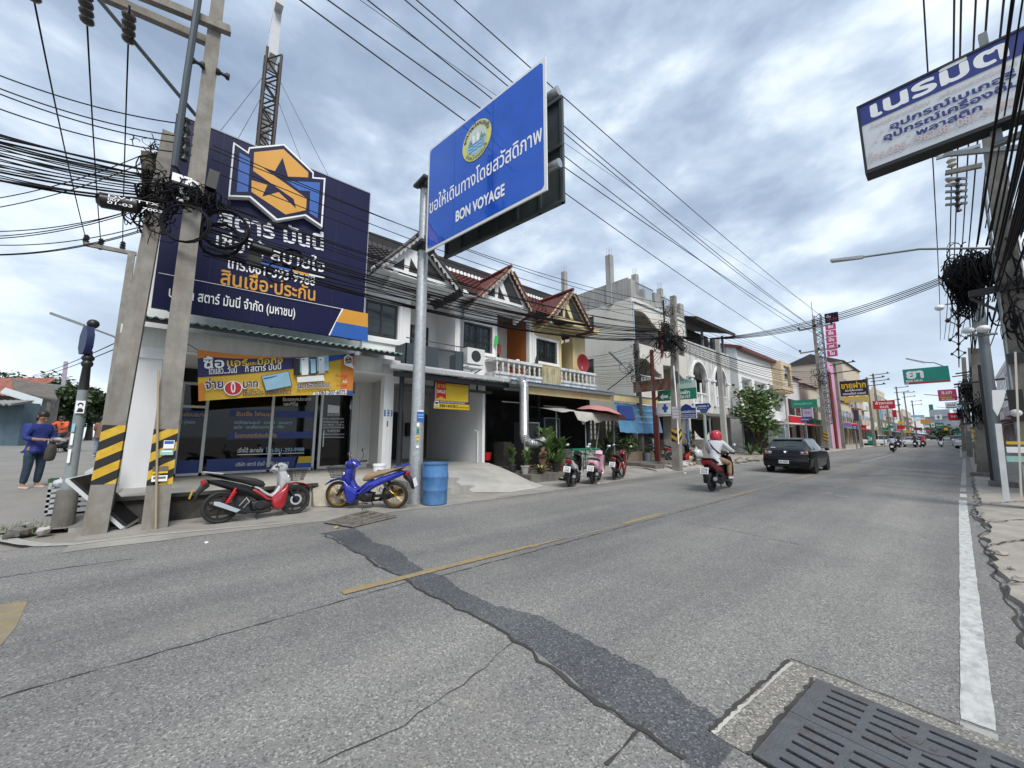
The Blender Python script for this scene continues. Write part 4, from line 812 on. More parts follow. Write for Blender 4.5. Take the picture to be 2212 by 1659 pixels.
MB().box((-14.1, 11.93, 4.05), (FX-.221, 12.05, 6.82)).build('balcony_side', pm('orange_wall', (.40, .115, .025), .8, var=.08, streak=.2, stcol=(.2, .08, .03)), h2)
MB().box((-14.1, 10.03, 6.79), (FX-.22, 11.93, 6.85)).build('balcony_soffit', pm('soffit_board', (.10, .065, .05), .8), h2)
m = MB(); m.box((-14.09, 10.35, 4.05), (-14.05, 11.4, 5.95)); m.build('balcony_door', DARKIN, h2)
window(h2, FX-.04, 8.27, 9.70, 4.98, 6.08, nm=1, bars=True)
m = MB(); m.box((FX, 8.16, 4.84), (FX+.06, 9.85, 4.96)); m.box((FX, 9.74, 4.96), (FX+.05, 9.86, 6.12)); m.box((FX, 8.18, 6.12), (FX+.05, 9.86, 6.22)); m.box((FX, 8.3, 6.5), (FX+.08, 8.9, 6.58)); m.build('window_moulding', WHITE2, h2)
tiles((-11.75, 7.95, 7.05), u, v, 4.15, v.length, TILE, h2); gable(h2, 8.37, 11.02, 9.83, 6.92, 8.42, -11.6, TILER, TILE, WHITE, pm('trim_cream', (.42, .37, .28), .8, streak=.7))
toproof(h2, 8.1, 12.1); corbel(h2, 8.45, 6.98, WHITE); corbel(h2, 11.0, 6.98, WHITE); m = MB(); m.box((FX, 8.15, 6.84), (-11.62, 11.2, 6.90)); m.build('eave_beam', WHITE, h2)
MB().box((-11.8, 7.7, 6.98), (-11.62, 8.7, 7.05)).build('gutter', DGREY, h2)
m = MB(); m.tube([(-11.7, 8.45, 7.0), (-12.3, 8.15, 6.5), (-12.38, 8.15, 3.8)], .05, 8); m.build('downpipe', GREYP, h2)
balustrade(h2, -11.8, -12.5, 9.36, 11.98, 4.02, 4.68, 9, BAL, BLACKST)
h3 = thing('townhouse', 'cream yellow end townhouse with maroon gable and mould streaked balcony', 'house', (FX, 14, 0))
m = MB(); wx(m, FX, 12.08, 16.0, 3.7, 7.0, [(12.32, 13.72, 5.02, 6.08), (14.11, 14.98, 4.05, 6.75)], .22)
m.box((-14.0, 14.0, 4.0), (-13.9, 16.0, 6.9)); m.box((-14.0, 14.0, 3.8), (FX, 16.0, 4.05)); m.box((-13.9, 14.0, 4.0), (FX-.22, 14.11, 6.9)); m.box((-13.9, 14.98, 4.0), (FX-.22, 16.0, 6.4)); m.box((-20, 15.88, 3.7), (-13.9, 16.0, 7.2)); m.build('wall', CREAM, h3)
MB().box((-13.9, 14.11, 6.74), (FX-.22, 14.98, 6.80)).build('balcony_soffit', MATS['soffit_board'], h3); MB().lathe([(.0, 0), (.12, .02), (.13, .05)], (-12.9, 14.5, 6.68), 12).build('ceiling_lamp', WHITE2, h3)
window(h3, FX-.04, 12.34, 13.70, 5.04, 6.06, nm=1, bars=True); window(h3, -13.86, 14.3, 14.95, 4.1, 5.9, nm=0)
m = MB(); m.box((FX, 12.15, 4.90), (FX+.06, 13.9, 5.02)); m.box((FX, 12.2, 6.08), (FX+.06, 13.9, 6.2)); m.box((FX, 12.2, 5.02), (FX+.05, 12.32, 6.08)); m.box((FX, 13.72, 5.02), (FX+.05, 13.86, 6.08)); m.build('window_moulding', WHITE, h3)
m = MB(); m.box((FX, 14.05, 6.78), (-11.62, 16.05, 7.02)); m.build('eave_beam', CREAM, h3)
tiles((-11.75, 12.1, 7.05), u, v, 3.2, v.length, TILE, h3); gable(h3, 12.42, 15.1, 13.75, 6.95, 8.45, -11.6, TILE, TILE, CREAM, MATS['trim_cream']); toproof(h3, 12.1, 15.4)
corbel(h3, 12.5, 6.98, CREAM); m = MB(); m.tube([(FX+.03, 12.12, 4.2), (FX+.03, 12.12, 6.5)], .05, 6); m.build('downpipe', WHITE, h3)
balustrade(h3, -11.8, -12.5, 13.2, 15.88, 4.02, 4.70, 9, BAL, BLACKST)
m = MB(); m.box((-12.5, 11.98, 3.7), (-11.75, 13.2, 4.62)); m.build('balcony_wall', pm('mouldy_cream', (.45, .39, .24), .9, var=.2, streak=.95, stcol=(.05, .045, .035), stmap=(3, 3, .6)), h3)
BLUR = pm('blue_metal_roof', (.22, .32, .45), .5, var=.1, scale=2, streak=.3, stcol=(.2, .2, .2))
rest = thing('restaurant_front', 'dark open restaurant ground floor below a blue sheet metal canopy', 'restaurant', (FX, 13, 0))
m = MB(); m.box((-16.4, 9.0, .2), (-16.3, 16.0, 3.8)); m.box((-16.3, 15.9, .2), (-12.3, 16.0, 3.8)); m.box((-16.3, 9.0, 3.5), (-12.5, 15.9, 3.69)); m.box((-16.3, 9.02, .1), (-10.6, 16.0, .26)); m.build('interior_wall', pm('shade_dark_wall', (.06, .06, .055), .9, var=.3), rest)  # near-black walls put the shade of the deep room into the colour
corr((-10.75, 9.35, 3.66), (0,1,0), (-1.75, 0, .27), 6.6, 1.77, .17, .02, BLUR, 'canopy_roof', rest)
m = MB(); m.box((-10.92, 9.35, 3.50), (-10.78, 15.95, 3.62)); m.box((-11.2, 9.3, 3.3), (-11.12, 15.9, 3.44)); m.build('canopy_gutter', GREYP, rest)
m = MB(); m.box((-11.05, 10.4, 3.22), (-10.98, 15.95, 3.50)); m.build('canopy_fascia', CREAM, rest)
m = MB(); m.tube([(-12.0, 9.9, 2.95), (-12.0, 11.3, 2.95)], .025, 6); m.tube([(-12.0, 12.3, 2.9), (-12.0, 13.8, 2.9)], .025, 6); m.build('tube_lamp', plain('lamp_tube', (.6, .6, .6)), rest)
m = MB();
for y in (9.15, 12.2, 15.7): m.box((-12.4, y, .26), (-12.25, y+.14, 3.5))
for y, z in ((10.0, 2.2), (10.7, 1.9), (11.4, 2.3)): m.box((-13.9, y, z), (-13.88, y+.3, z+.4))
m.build('post', DGREY, rest)
rd = random.Random(5)
for i in range(16):
    m = MB(); y_, x_, h_ = rd.uniform(9.4, 15.4), rd.uniform(-15.8, -12.6), rd.uniform(.4, 1.1); m.box((x_, y_, .26), (x_+rd.uniform(.3, .7), y_+rd.uniform(.3, .7), .26+h_)); one('kitchen_box', m, (pm('clutter_grey', (.07, .07, .07), .7, var=.5, scale=2), DARKIN, OLDC, SILV)[i % 4], 'box or counter standing in the dark restaurant', 'kitchen box', 'boxes in the dark restaurant')
m = MB(); m.lathe([(.16, 0), (.22, .3), (.23, .3)], (-12.3, 9.35, .62), 14); m.build('bucket', RED, rest)
lot = thing('open_shop', 'low open shop with cream fascia and breeze block wall beside the end townhouse', 'shop', (-12, 18, 0))
corr((-10.8, 16.0, 3.62), (0,1,0), (-2.2, 0, .25), 4.4, 2.2, .17, .02, BLUR, 'canopy_roof', lot)
m = MB(); m.box((-10.95, 16.0, 3.28), (-10.85, 20.35, 3.60)); m.build('canopy_fascia', CREAM, lot)
BRZ = pm('breeze_block', (.34, .30, .24), .95, var=.2, scale=4, streak=.4, bump=.3)
m = MB(); m.box((-13.2, 16.2, .2), (-13.05, 20.6, 1.35)); m.box((-13.2, 16.2, 2.45), (-13.05, 20.6, 2.6))
for i in range(13): m.box((-13.19, 16.2+i*.36, 1.35), (-13.07, 16.2+i*.36+.05, 2.45))
for k in range(5): m.box((-13.18, 16.2, 1.35+k*.27), (-13.08, 20.6, 1.39+k*.27))
for y in (16.25, 17.9, 20.4): m.box((-13.22, y, .2), (-12.98, y+.2, 2.55))
m.build('breeze_block_wall', BRZ, lot)
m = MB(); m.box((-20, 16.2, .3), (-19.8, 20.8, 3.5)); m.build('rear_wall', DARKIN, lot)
m = MB(); m.box((-12.9, 18.6, .2), (-10.2, 21.4, .34)); m.build('floor_slab', OLDC, lot)
tag(MB().grid([[(-10.95-.0*j+.25*(1-j/6)*1.2, 16.15+4.1*i/16+.0, 1.75+1.45*j/6-.05*sin(pi*i/16)*(1-j/6)+.015*sin(i*1.9+j)) for j in range(7)] for i in range(17)]).build('awning_banner', pm('faded_blue_cloth', (.07, .20, .36), .7, var=.15, scale=2, streak=.3, stcol=(.25, .36, .42)), smooth=180), 'faded blue cloth banner slanting out below the cream fascia', 'banner')
bo = bpy.data.objects['awning_banner']
aa = Art((-10.62, 16.2, 1.78), (0,1,0), (-.3, 0, 1.45))
for k, (s, a, b, y_, h) in enumerate((('คลินิกกายภาพบำบัด', .25, 1.25, 1.1, .16), ('นวดแผนไทย', .4, 1.2, .85, .13), ('นวดฝ่าเท้า นวดน้ำมัน', 1.7, 3.4, 1.1, .16), ('รักษาอาการปวดเมื่อย', 1.75, 3.5, .75, .16), ('บริการนอกสถานที่', 1.75, 3.6, .45, .14))): aa.lay = 8; aa.text(LBLU, s, (a, y_), (b, y_), h, .01)
for x in (1.55, 2.6): aa.shape(ORAN, [(x, .78), (x+.06, .70), (x+.18, .92), (x+.16, .93), (x+.06, .76), (x+.02, .82)])
aa.shape(DNAVY, [(.1, .62), (1.45, .62), (1.45, 1.32), (.1, 1.32)]); aa.done(bo)
b3 = thing('apartment_building', 'pale three storey building with unfinished roof columns and scalloped balconies', 'building', (-13, 24, 0))
BX, y0, y1, zt = -12.5, 20.7, 27.85, 11.35
ops = [(20.9, 24.0, 7.3, 9.5), (24.25, 27.6, 7.3, 9.4), (20.9, 24.0, 4.5, 6.45), (24.25, 27.6, 4.5, 6.4), (20.9, 27.6, .2, 3.2)]
m = MB(); wx(m, BX, y0, y1, 0, 10.15, ops, .2); m.box((-26, y1-.2, 0), (BX-.2, y1, 10.2)); wy(m, y0, -26, BX-.2, 0, 10.1, [(-16.3, -15.4, 8.65, 9.6), (-16.9, -15.5, 5.65, 6.7)], .2)
for z in (3.4, 6.55): m.box((-26, y0+.2, z), (BX-.2, y1-.2, z+.2))
m.box((-26, y0+.2, 9.9), (BX-.2, y1-.2, 10.1)); m.box((-14.6, y0+.2, 3.6), (-14.5, y1-.2, 9.9)); m.box((-14.5, 24.02, 3.6), (BX-.2, 24.2, 9.9)); m.build('wall', PALE, b3)
m = MB()
for ya, yb, za in ((20.9, 24.0, 9.5), (24.25, 27.6, 9.4), (20.9, 24.0, 6.45), (24.25, 27.6, 6.4)):
    P_ = [(ya, za)]+[(ya+(yb-ya)*i/14, za-.06-.06*cos(i*.45)-.72*max(0, (i/14-.25)/.75)**2*(3-2*max(0, (i/14-.25)/.75))) for i in range(15)]+[(yb, za)]
    m.prism([(BX+.005, y, z) for y, z in P_], (-.12, 0, 0))
m.build('valance', PALE, b3)
m = MB(); m.box((BX-.2, y0, 10.15), (BX, y0+.55, zt)); m.box((-26, y0, 10.1), (BX-.2, y0+.2, 11.5)); m.box((BX-.2, 23.6, 10.15), (BX, 24.4, 11.2)); m.box((BX-.2, 27.3, 10.15), (BX, y1, 11.3)); m.box((-26, y1-.2, 10.2), (BX-.2, y1, 11.3)); m.box((BX-.15, y0+.55, 10.15), (BX-.02, 23.6, 10.45)); m.box((BX-.15, 24.4, 10.15), (BX-.02, 27.3, 10.45)); m.build('parapet', GREYST, b3)
def rails(parent, X, ya, yb, za, zb_, n, mat, name='railing'):
    m = MB(); m.box((X-.03, ya, zb_-.05), (X+.03, yb, zb_)); m.box((X-.02, ya, za), (X+.02, yb, za+.04))
    for i in range(n): y_ = ya+(yb-ya)*(i+.5)/n; m.box((X-.012, y_-.012, za), (X+.012, y_+.012, zb_))
    return m.build(name, mat, parent)
rails(b3, BX-.08, 21.25, 23.6, 10.45, 11.35, 18, GREYP); rails(b3, BX-.08, 24.4, 27.3, 10.45, 11.2, 20, GREYP)
for ya, yb, z_, mt in ((20.9, 24.0, 7.3, BLK), (24.25, 27.6, 7.3, BLK), (20.9, 24.0, 4.5, GUTW), (24.25, 27.6, 4.5, GUTW)): rails(b3, BX-.1, ya, yb, z_+.02, z_+.85, 22, mt)
for x, y, z0_, z1_, r in ((-18.1, 20.9, 11.4, 13.7, .17), (-20.5, 27.6, 10.2, 12.6, .16), (-14.05, 20.78, 10, 13.45, .19), (-14.3, 24.3, 10, 13.2, .19), (-14.1, 27.5, 10, 12.9, .18), (-15.6, 27.5, 10, 13.3, .17)):
    m = MB(); m.box((x-r, y-r, z0_), (x+r, y+r, z1_))
    for i in range(4): dx, dy = (-.6, .6, -.6, .6)[i]*r, (-.6, -.6, .6, .6)[i]*r; m.tube([(x+dx, y+dy, z1_), (x+dx*1.0, y+dy, z1_+.3), (x+dx+.08*(i % 2)*(x < -15), y+dy, z1_+.55)], .012, 4)
    m.build('roof_column', GREYST, b3)
m = MB()
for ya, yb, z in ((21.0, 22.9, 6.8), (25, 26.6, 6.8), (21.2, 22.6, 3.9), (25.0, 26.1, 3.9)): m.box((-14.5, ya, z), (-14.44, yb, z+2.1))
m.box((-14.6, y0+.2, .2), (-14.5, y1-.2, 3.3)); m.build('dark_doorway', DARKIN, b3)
for a, b, c, d in ((-16.3, -15.4, 8.65, 9.6), (-16.9, -15.5, 5.65, 6.7)):
    m = MB(); m.box((a, y0-.05, c), (a+.06, y0+.02, d)); m.box((b-.06, y0-.05, c), (b, y0+.02, d)); m.box(((a+b)/2-.03, y0-.03, c), ((a+b)/2+.03, y0+.02, d)); m.box((a, y0-.05, d-.06), (b, y0+.02, d)); f = m.build('window', DGREY, b3); MB().box((a, y0+.03, c), (b, y0+.05, d)).build('pane', DARKG, f)
m = MB(); m.tube([(BX+.05, 20.78, 9.9), (BX+.05, 20.78, .3)], .05, 6); m.tube([(BX+.05, 20.8, 9.9), (BX+.05, 27.8, 9.95)], .04, 6); m.build('blue_pipe', plain('pipe_blue_grey', (.33, .43, .52)), b3)
MB().box((BX-.1, 24.0, 6.8), (BX+.1, 24.2, 8.6)).build('awning_screen', BRED, b3)
b4 = thing('arched_house', 'mould streaked white house with two round arches and a dark roof terrace', 'house', (-12.5, 32, 0))
y0, y1 = 27.9, 36.0
def arch_wall(mb, X, y0, y1, z0, z1, arches, t, k=None):
    ops = [(c-r, c+r, s, sp+r) for c, r, s, sp in arches]; wx(mb, X, y0, y1, z0, z1, ops, t, k)
    for c, r, s, sp in arches:
        for sg in (-1, 1): mb.prism([(X-.001, c+sg*r, sp+r)]+[(X-.001, c+sg*r*cos(a*pi/16), sp+r*sin(a*pi/16)) for a in range(9)][::1], (-t, 0, 0), k)
m = MB(); arch_wall(m, BX, y0, y1, 3.2, 8.6, [(29.65, 1.2, 3.9, 5.95), (33.6, 1.15, 3.9, 5.95)], .25); m.box((-24, y0, 0), (BX-.25, y0+.2, 8.6)); m.box((-24, y1-.2, 0), (BX-.25, y1, 8.6)); m.box((-14.4, y0+.2, 3.0), (-14.3, y1-.2, 8.4)); m.box((-14.3, y0+.2, 3.2), (BX-.25, y1-.2, 3.4)); m.build('wall', BLACKST, b4)
m = MB()
for c in (29.65, 33.6):
    for i in range(16):
        a, b = pi*i/16, pi*(i+1)/16; m.bar((BX+.06, c+1.28*cos(a), 5.95+1.28*sin(a)), (BX+.06, c+1.28*cos(b), 5.95+1.28*sin(b)), .16, .12, up=(1, 0, 0))
    for s in (-1, 1): m.box((BX-.02, c+s*1.38-.14, 3.9), (BX+.14, c+s*1.38+.14, 5.95)); m.box((BX-.02, c+s*1.45-.3, 5.85), (BX+.2, c+s*1.45+.3, 6.0)); m.tube([(BX-.1, c+s*.45, 3.9), (BX-.1, c+s*.45, 5.6)], .09, 8)
m.build('arch_surround', WHITE2, b4)
for c in (29.65, 33.6):
    m = MB(); m.box((BX-.12, c-1.2, 4.72), (BX+.02, c+1.2, 4.82)); m.box((BX-.12, c-1.2, 3.9), (BX+.02, c+1.2, 4.0))
    for i in range(9): m.lathe([(.06, 0), (.035, .1), (.07, .3), (.035, .55), (.06, .72)], (BX-.05, c-1.08+i*.27, 4.0), 8)
    m.build('balustrade', WHITE, b4); MB().box((-14.29, c-.8, 3.6), (-14.25, c+.8, 6.4)).build('dark_doorway', pm('brown_door', (.06, .03, .022), .6), b4)
corr((-11.2, 27.9, 2.95), (0,1,0), (-1.3, 0, .35), 8.3, 1.35, .24, .05, OLDC, 'canopy_roof', b4)
m = MB(); m.box((-14.2, y0, 8.6), (-13.9, 35.4, 10.4)); m.build('upper_wall', pm('dark_boards', (.05, .045, .042), .8, var=.3), b4)
m = MB(); m.prism([(-11.6, 27.95, 10.15), (-11.6, 35.3, 10.15), (-16, 35.3, 11.4), (-16, 27.95, 11.4)], (0, 0, .06)); m.box((-11.7, 27.95, 10.0), (-11.6, 35.3, 10.22)); m.build('terrace_roof', plain('dark_roof', (.05, .042, .038), .8), b4)
m = MB()
for y in (28.0, 31, 35.1): m.box((-12.7, y, 8.6), (-12.55, y+.15, 10.2))
m.box((-13.2, 34, 8.6), (-13.0, 35.3, 9.9)); m.build('post', GREYP, b4); rails(b4, BX-.1, 31, 35.8, 8.62, 9.3, 18, DGREY)
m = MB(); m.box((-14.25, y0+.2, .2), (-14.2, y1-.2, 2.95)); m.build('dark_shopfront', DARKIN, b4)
m = MB()
for y in (28.2, 31.0, 34.5): m.tube([(-11.35, y, .15), (-11.35, y, 2.95)], .07, 8)
m.build('canopy_post', GREYP, b4)
sh = MB().grid([[(-11.9, 27.0+2.5*i/14 if j else 27.0+2.5*i/14, .4+1.55*j/4-.55*sin(pi*i/14)*(j == 4)) for j in range(5)] for i in range(15)])
one('hung_sheet', sh, pm('sheet_white', (.62, .62, .6), .8), 'white cloth sheet strung up across the dark shopfront', 'sheet', smooth=180)
b5 = thing('white_apartment_building', 'white two storey building with red roof edge and round cut balconies', 'building', (-12.5, 44, 0))
BX5, y0, y1 = -12.6, 38.2, 52
m = MB(); m.prism([(BX5, y0, 0), (BX5, y0, 9.6), (-18.5, y0, 11.4), (-24, y0, 9.8), (-24, y0, 0)], (0, .3, 0)); m.build('end_wall', WHITE, b5)
m = MB(); m.bar((BX5+.3, y0-.05, 9.65), (-18.5, y0-.05, 11.5), .3, .25); m.bar((BX5+.4, y0, 9.55), (BX5+.4, y1, 9.55), .25); m.prism([(BX5+.5, y0, 9.6), (BX5+.5, y1, 9.6), (-18.5, y1, 11.5), (-18.5, y0, 11.5)], (0, 0, .1)); m.build('roof', TILER, b5)
def round_cut(mb, X, y0, y1, z0, z1, t):
    r = min(y1-y0, z1-z0)*.75; mb.prism([(X, y0, z0)]+[(X, y0+r-r*cos(pi/2*i/10), z0+r-r*sin(pi/2*i/10)) for i in range(11)], (-t, 0, 0))
ops = [(39.0, 41.7, 4.2, 7.0), (42.4, 46.2, 4.2, 7.0), (46.9, 51.2, 4.2, 7.0)]
m = MB(); wx(m, BX5, y0+.3, y1, 3.2, 9.6, ops, .3); m.box((-14.8, y0+.3, 3.2), (-14.7, y1, 9.5)); m.box((-14.7, y0+.3, 7.0), (BX5-.3, y1, 7.1)); m.box((-14.7, y0+.3, 4.0), (BX5-.3, y1, 4.2))
for a, b, c, d in ops: round_cut(m, BX5-.002, a, b, c, d, .29)
for y in (42.05, 46.55): m.box((-14.7, y-.15, 4.2), (BX5-.3, y+.15, 7.0))
m.box((BX5, 38.5, 3.1), (BX5+1.2, 45, 4.0)); m.build('front_wall', WHITE2, b5)
m = MB(); wx(m, BX5+.9, 48.2, 52.2, 6.4, 9.6, [(49.2, 51.5, 6.9, 9.2)], .3); m.box((BX5, 48.2, 6.4), (BX5+.6, 48.4, 9.6)); m.box((BX5, 48.2, 6.3), (BX5+.9, 52.2, 6.5)); m.box((BX5-.1, 48.5, 6.5), (BX5, 52, 9.4)); m.build('bay_wall', pm('cream_bay', (.62, .50, .33), .8, var=.05, streak=.3, stcol=(.4, .28, .15)), b5)
m = MB()
for y in (39.6, 43.3, 47.6): m.box((-14.69, y, 4.9), (-14.64, y+1.5, 6.3))
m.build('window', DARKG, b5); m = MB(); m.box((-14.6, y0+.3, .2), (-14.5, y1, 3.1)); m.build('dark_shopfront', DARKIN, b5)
m = MB(); m.box((BX5+.2, 46.5, .3), (BX5+.35, 50, 2.9)); m.build('shop_panel', plain('pale_blue_panel', (.42, .52, .62)), b5); m = MB(); m.box((BX5+.3, 43.8, 2.75), (BX5+2.2, 49.5, 2.85)); m.build('awning', WHITE2, b5)
c1 = crop(0, 0, .6028); c7 = crop(1600, 200, .5426); c8 = crop(2200, 950, .3617); c10 = crop(2150, 1450, .3617); c4r = crop(3100, 1150, .4219); crr = crop(3300, 0, .603); c36 = crop(3600, 1000, .6024); c73 = crop(2700, 1450, .3165)
def sl(M, S):
    return M('FRACT', M('ADD', M('MULTIPLY', S[2], 3.3), M('MULTIPLY', S[1], -1.95)))
DIAG = stripes('diagonal_warning_paint', sl)
CHEV = stripes('chevron_warning_paint', lambda M, S: M('FRACT', M('ADD', M('MULTIPLY', S[2], 3.0), M('MULTIPLY', M('ABSOLUTE', M('ADD', M('MULTIPLY', S[0], .65), M('MULTIPLY', S[1], .75))), -3.0))))
def conc_pole(label, base, top, w0, w1, group='concrete utility poles', band=None, bmat=None, mat=None, hole_discs=True, face=(0, 1, 0), aspect=.8):
    b, t_ = Vector(base), Vector(top)
    o = thing('utility_pole', label, 'utility pole', base, group=group)
    m = MB(); m.bar(b, t_, w0, w0*aspect, up=face, w2=w1, h2=w1*aspect)
    if hole_discs:
        d = t_-b; n_ = int(d.length/.5)
        for i in range(1, n_):
            f = i/n_; p = b+d*f; hw = (w0+(w1-w0)*f)*aspect/2
            for s_ in (1,): m.add([(p.x+hw+.004, p.y+.016*cos(a*pi/4), p.z+.016*sin(a*pi/4)) for a in range(8)], [tuple(range(8))], 1)  # flat black discs stand for the shade inside the pole openings
    m.build('shaft', [mat or POLEC, BLK], o)
    if band:
        f0, f1 = band; wa, wb = w0+(w1-w0)*f0+.008, w0+(w1-w0)*f1+.008
        MB().bar(b+(t_-b)*f0, b+(t_-b)*f1, wa, wa*aspect, up=face, w2=wb, h2=wb*aspect).build('warning_band', bmat or DIAG, o)
    return o
PB1, PB0 = V(-9.25, -.12, 0), V(-9.35, -.83, 0)
PT1 = at(*c1(1425, 0), X=-9.3); d1 = (PT1-PB1); PT1 = PB1+d1*1.12
pole1 = conc_pole('tall square concrete pole with yellow and black band and bamboo stick beside the red motorbike', PB1, PT1, .43, .25, band=(.061, .140), aspect=.78)
PT0 = at(*c1(1108, 885), X=-9.5); pole0 = conc_pole('leaning concrete pole with yellow and black band standing next to the grey sign post', PB0, PT0, .36, .25, band=(.105, .235), aspect=.8)
def arm(parent, a, b, w_=.12, h=None, mat=POLEC, name='crossarm'): return MB().bar(a, b, w_, h or w_).build(name, mat, parent)
A1 = PB1+d1*.93; y_end = at(*c1(640, -10), X=-9.3).y
arm(pole1, A1+V(.20, .25, 0), at(*c1(860, 0), X=-9.1)+V(0, -.9, .0), .13, .15); arm(pole1, A1+V(-.15, .1, -.18), at(*c1(670, 0), X=-9.45)+V(0, -.7, .0), .13, .15)
MB().tube([at(*c1(640, -10), X=-9.2), at(*c1(1280, 755), X=-9.2)], .035, 6).build('brace', DGREY, pole1)
MB().tube([at(*c1(1300, -30), X=-8.95), at(*c1(1220, 500), X=-8.95), at(*c1(1140, 1090), X=-9.0)], .055, 8).build('conduit', plain('conduit_grey', (.06, .075, .085), .45, .3), pole1)
def spool(parent, p, s=1.0, mat=None, axis='z'):
    MB().lathe([(.02*s, -.09*s), (.05*s, -.085*s), (.05*s, -.05*s), (.025*s, -.02*s), (.025*s, .02*s), (.05*s, .05*s), (.05*s, .085*s), (.02*s, .09*s)], p, 8, axis).build('insulator', mat or BLK, parent)
for x, y in ((1290, 410), (1455, 485)): spool(pole1, at(*c1(x, y), X=-9.1), 1.3, axis='y')
for k, (x, y) in enumerate(((1215, 810), (1215, 880), (1210, 950), (1205, 1015))): spool(pole1, at(*c1(x, y), X=-9.05), 1.2); MB().bar(at(*c1(x-40, y), X=-9.05), at(*c1(x+60, y), X=-9.15), .03).build('bracket', DGREY, pole1)
MB().bar(at(*c1(1400, 1130), X=-9.0), at(*c1(1375, 1240), X=-9.0), .2, .16).build('fuse_box', BLK, pole1)
MB().box(tuple(at(*c1(1170, 1180), X=-9.0)-V(.05, .1, .05)), tuple(at(*c1(1170, 1180), X=-9.0)+V(.05, .18, .1))).build('clamp', WPRT, pole1)
bam = MB().tube([at(345, 1150, X=-8.95)-V(0, .05, 0), at(*crop(0, 1200, .603)(1035, 430), X=-9.0)], .016, 6); one('bamboo_stick', bam, plain('bamboo', (.36, .29, .18), .7), 'long thin bamboo stick leaning against the tall banded concrete pole', 'stick')
a = Art((-9.015, -.23, .68), (0,1,0), (0,0,1)); a.rect(WPRT, .10, .66, .24, .80).rect(SBLUE, .11, .74, .23, .79).rect(pm('pale_teal', (.3, .55, .5)), .07, .55, .24, .64).rect(WPRT, .09, .60, .22, .625).rect(OLDC, .0, .28, .2, .36).rect(YEL, .0, .245, .2, .275).rect(WPRT, .0, .11, .2, .21).rect(OLDC, .02, .15, .18, .19).done(pole1, 'sticker')
tag(MB().prism([at(*c1(x, y), X=-9.55) for x, y in ((920, 980), (1060, 1010), (1050, 1240), (925, 1290))], (-.04, 0, 0)).build('weathered_board', pm('weathered_board_mat', (.10, .085, .055), .9, var=.35, scale=6)), 'brown weathered board fixed beside the top of the leaning pole', 'board')
def wire(a, b, sag=.3, r=.012, label='black overhead cable', group='overhead cables', n=14, mat=None, cat='cable'):
    a, b = Vector(a), Vector(b); pts = [a.lerp(b, i/n)+V(0, 0, -4*sag*(i/n)*(1-i/n)) for i in range(n+1)]
    return tag(MB().tube(pts, r, 5, cap=False).build('overhead_cable', mat or CABLE, smooth=180), label, cat, group)
HV = pm('wire_grey', (.035, .035, .045), .5)
WL = 'black cable in the thick bundle crossing the sky to the banded poles'
for y0_, y1_, x1_ in ((485, 780, 1090), (570, 855, 1060), (605, 905, 1075), (705, 955, 1040)):
    p = at(*c1(1205, y1_+.27*(1205-x1_)), X=-9.1); q = at(*c1(-60, y0_-14), X=-9.3); wire(q, p, .12, .011, 'thin power line crossing the sky to the upper bracket of the tall banded pole', 'service lines at the banded poles')
rd = random.Random(11)
for i in range(22):
    y0_ = 880+i*15+rd.uniform(-6, 6); y1_ = 1120+i*9.5+rd.uniform(-10, 10); X = -9.3-rd.uniform(-.15, .25)
    p = at(*c1(rd.uniform(930, 1120), y1_), X=X); q = at(*c1(-80, y0_-22), X=X); wire(q, p, rd.uniform(.0, .10), rd.choice([.010, .013, .018]), WL, 'cable bundle at the banded poles')
for a, b in (((0, 1280), (990, 985)), ((0, 1340), (1000, 1035)), ((0, 1500), (960, 1345)), ((0, 1530), (960, 1340)), ((0, 1545), (970, 1350)), ((0, 1590), (960, 1470)), ((0, 1650), (960, 1490)), ((0, 1655), (960, 1500))):
    wire(at(*c1(a[0]-70, a[1]+(a[1]-b[1])*.08), X=-13), at(*c1(*b), X=-11), .15, .010, 'thin slack line slanting up over the side street', 'slack lines over the side street')
sp = at(283, 560, X=-21); sp2 = thing('utility_pole', 'distant concrete pole with crossarm down the side street behind the white shop', 'utility pole', (sp.x, sp.y, .8), group='concrete utility poles')
m = MB().bar((sp.x, sp.y, .8), (sp.x, sp.y, sp.z+.2), .3, .3, w2=.2, h2=.2).build('shaft', POLEC, sp2); e0, e1 = at(183, 527, X=-21), at(295, 549, X=-21); arm(sp2, e0, e1, .14)
ends = [at(186, 518, X=-21), at(218, 526, X=-21), at(265, 532, X=-21)]
for p in ends: MB().lathe([(.05, -.25), (.07, -.1), (.1, -.05), (.06, 0), (.1, .04), (.06, .1), (.09, .13), (.04, .2)], p, 8).build('insulator', BLK, sp2)
for (x, y, n_), e in zip(((225, 15, 1), (570, 165, 4), (838, 285, 4)), ends):
    p = at(*c1(x, y), X=-9.4); wire(e, p, .12, .014, 'twisted conductor running from the disc insulators down the side street', 'conductors to the side street pole')
    s_ = thing('insulator_string', 'hanging string of brown disc insulators below the concrete crossarm', 'insulator', p, group='disc insulator strings')
    dv = (e-p).normalized(); m = MB()
    for k in range(n_): m.ball(p-dv*(.12+.185*k), .10, 10, sq=(1, 1, .75))
    m.tube([p, p-dv*(.2+.19*n_)], .02, 5); m.build('discs', pm('porcelain_brown', (.045, .04, .036), .3), s_)
PBC = V(-8.55, 17.4, .0); PTC = at(*c8(1245, 600), X=-8.55)
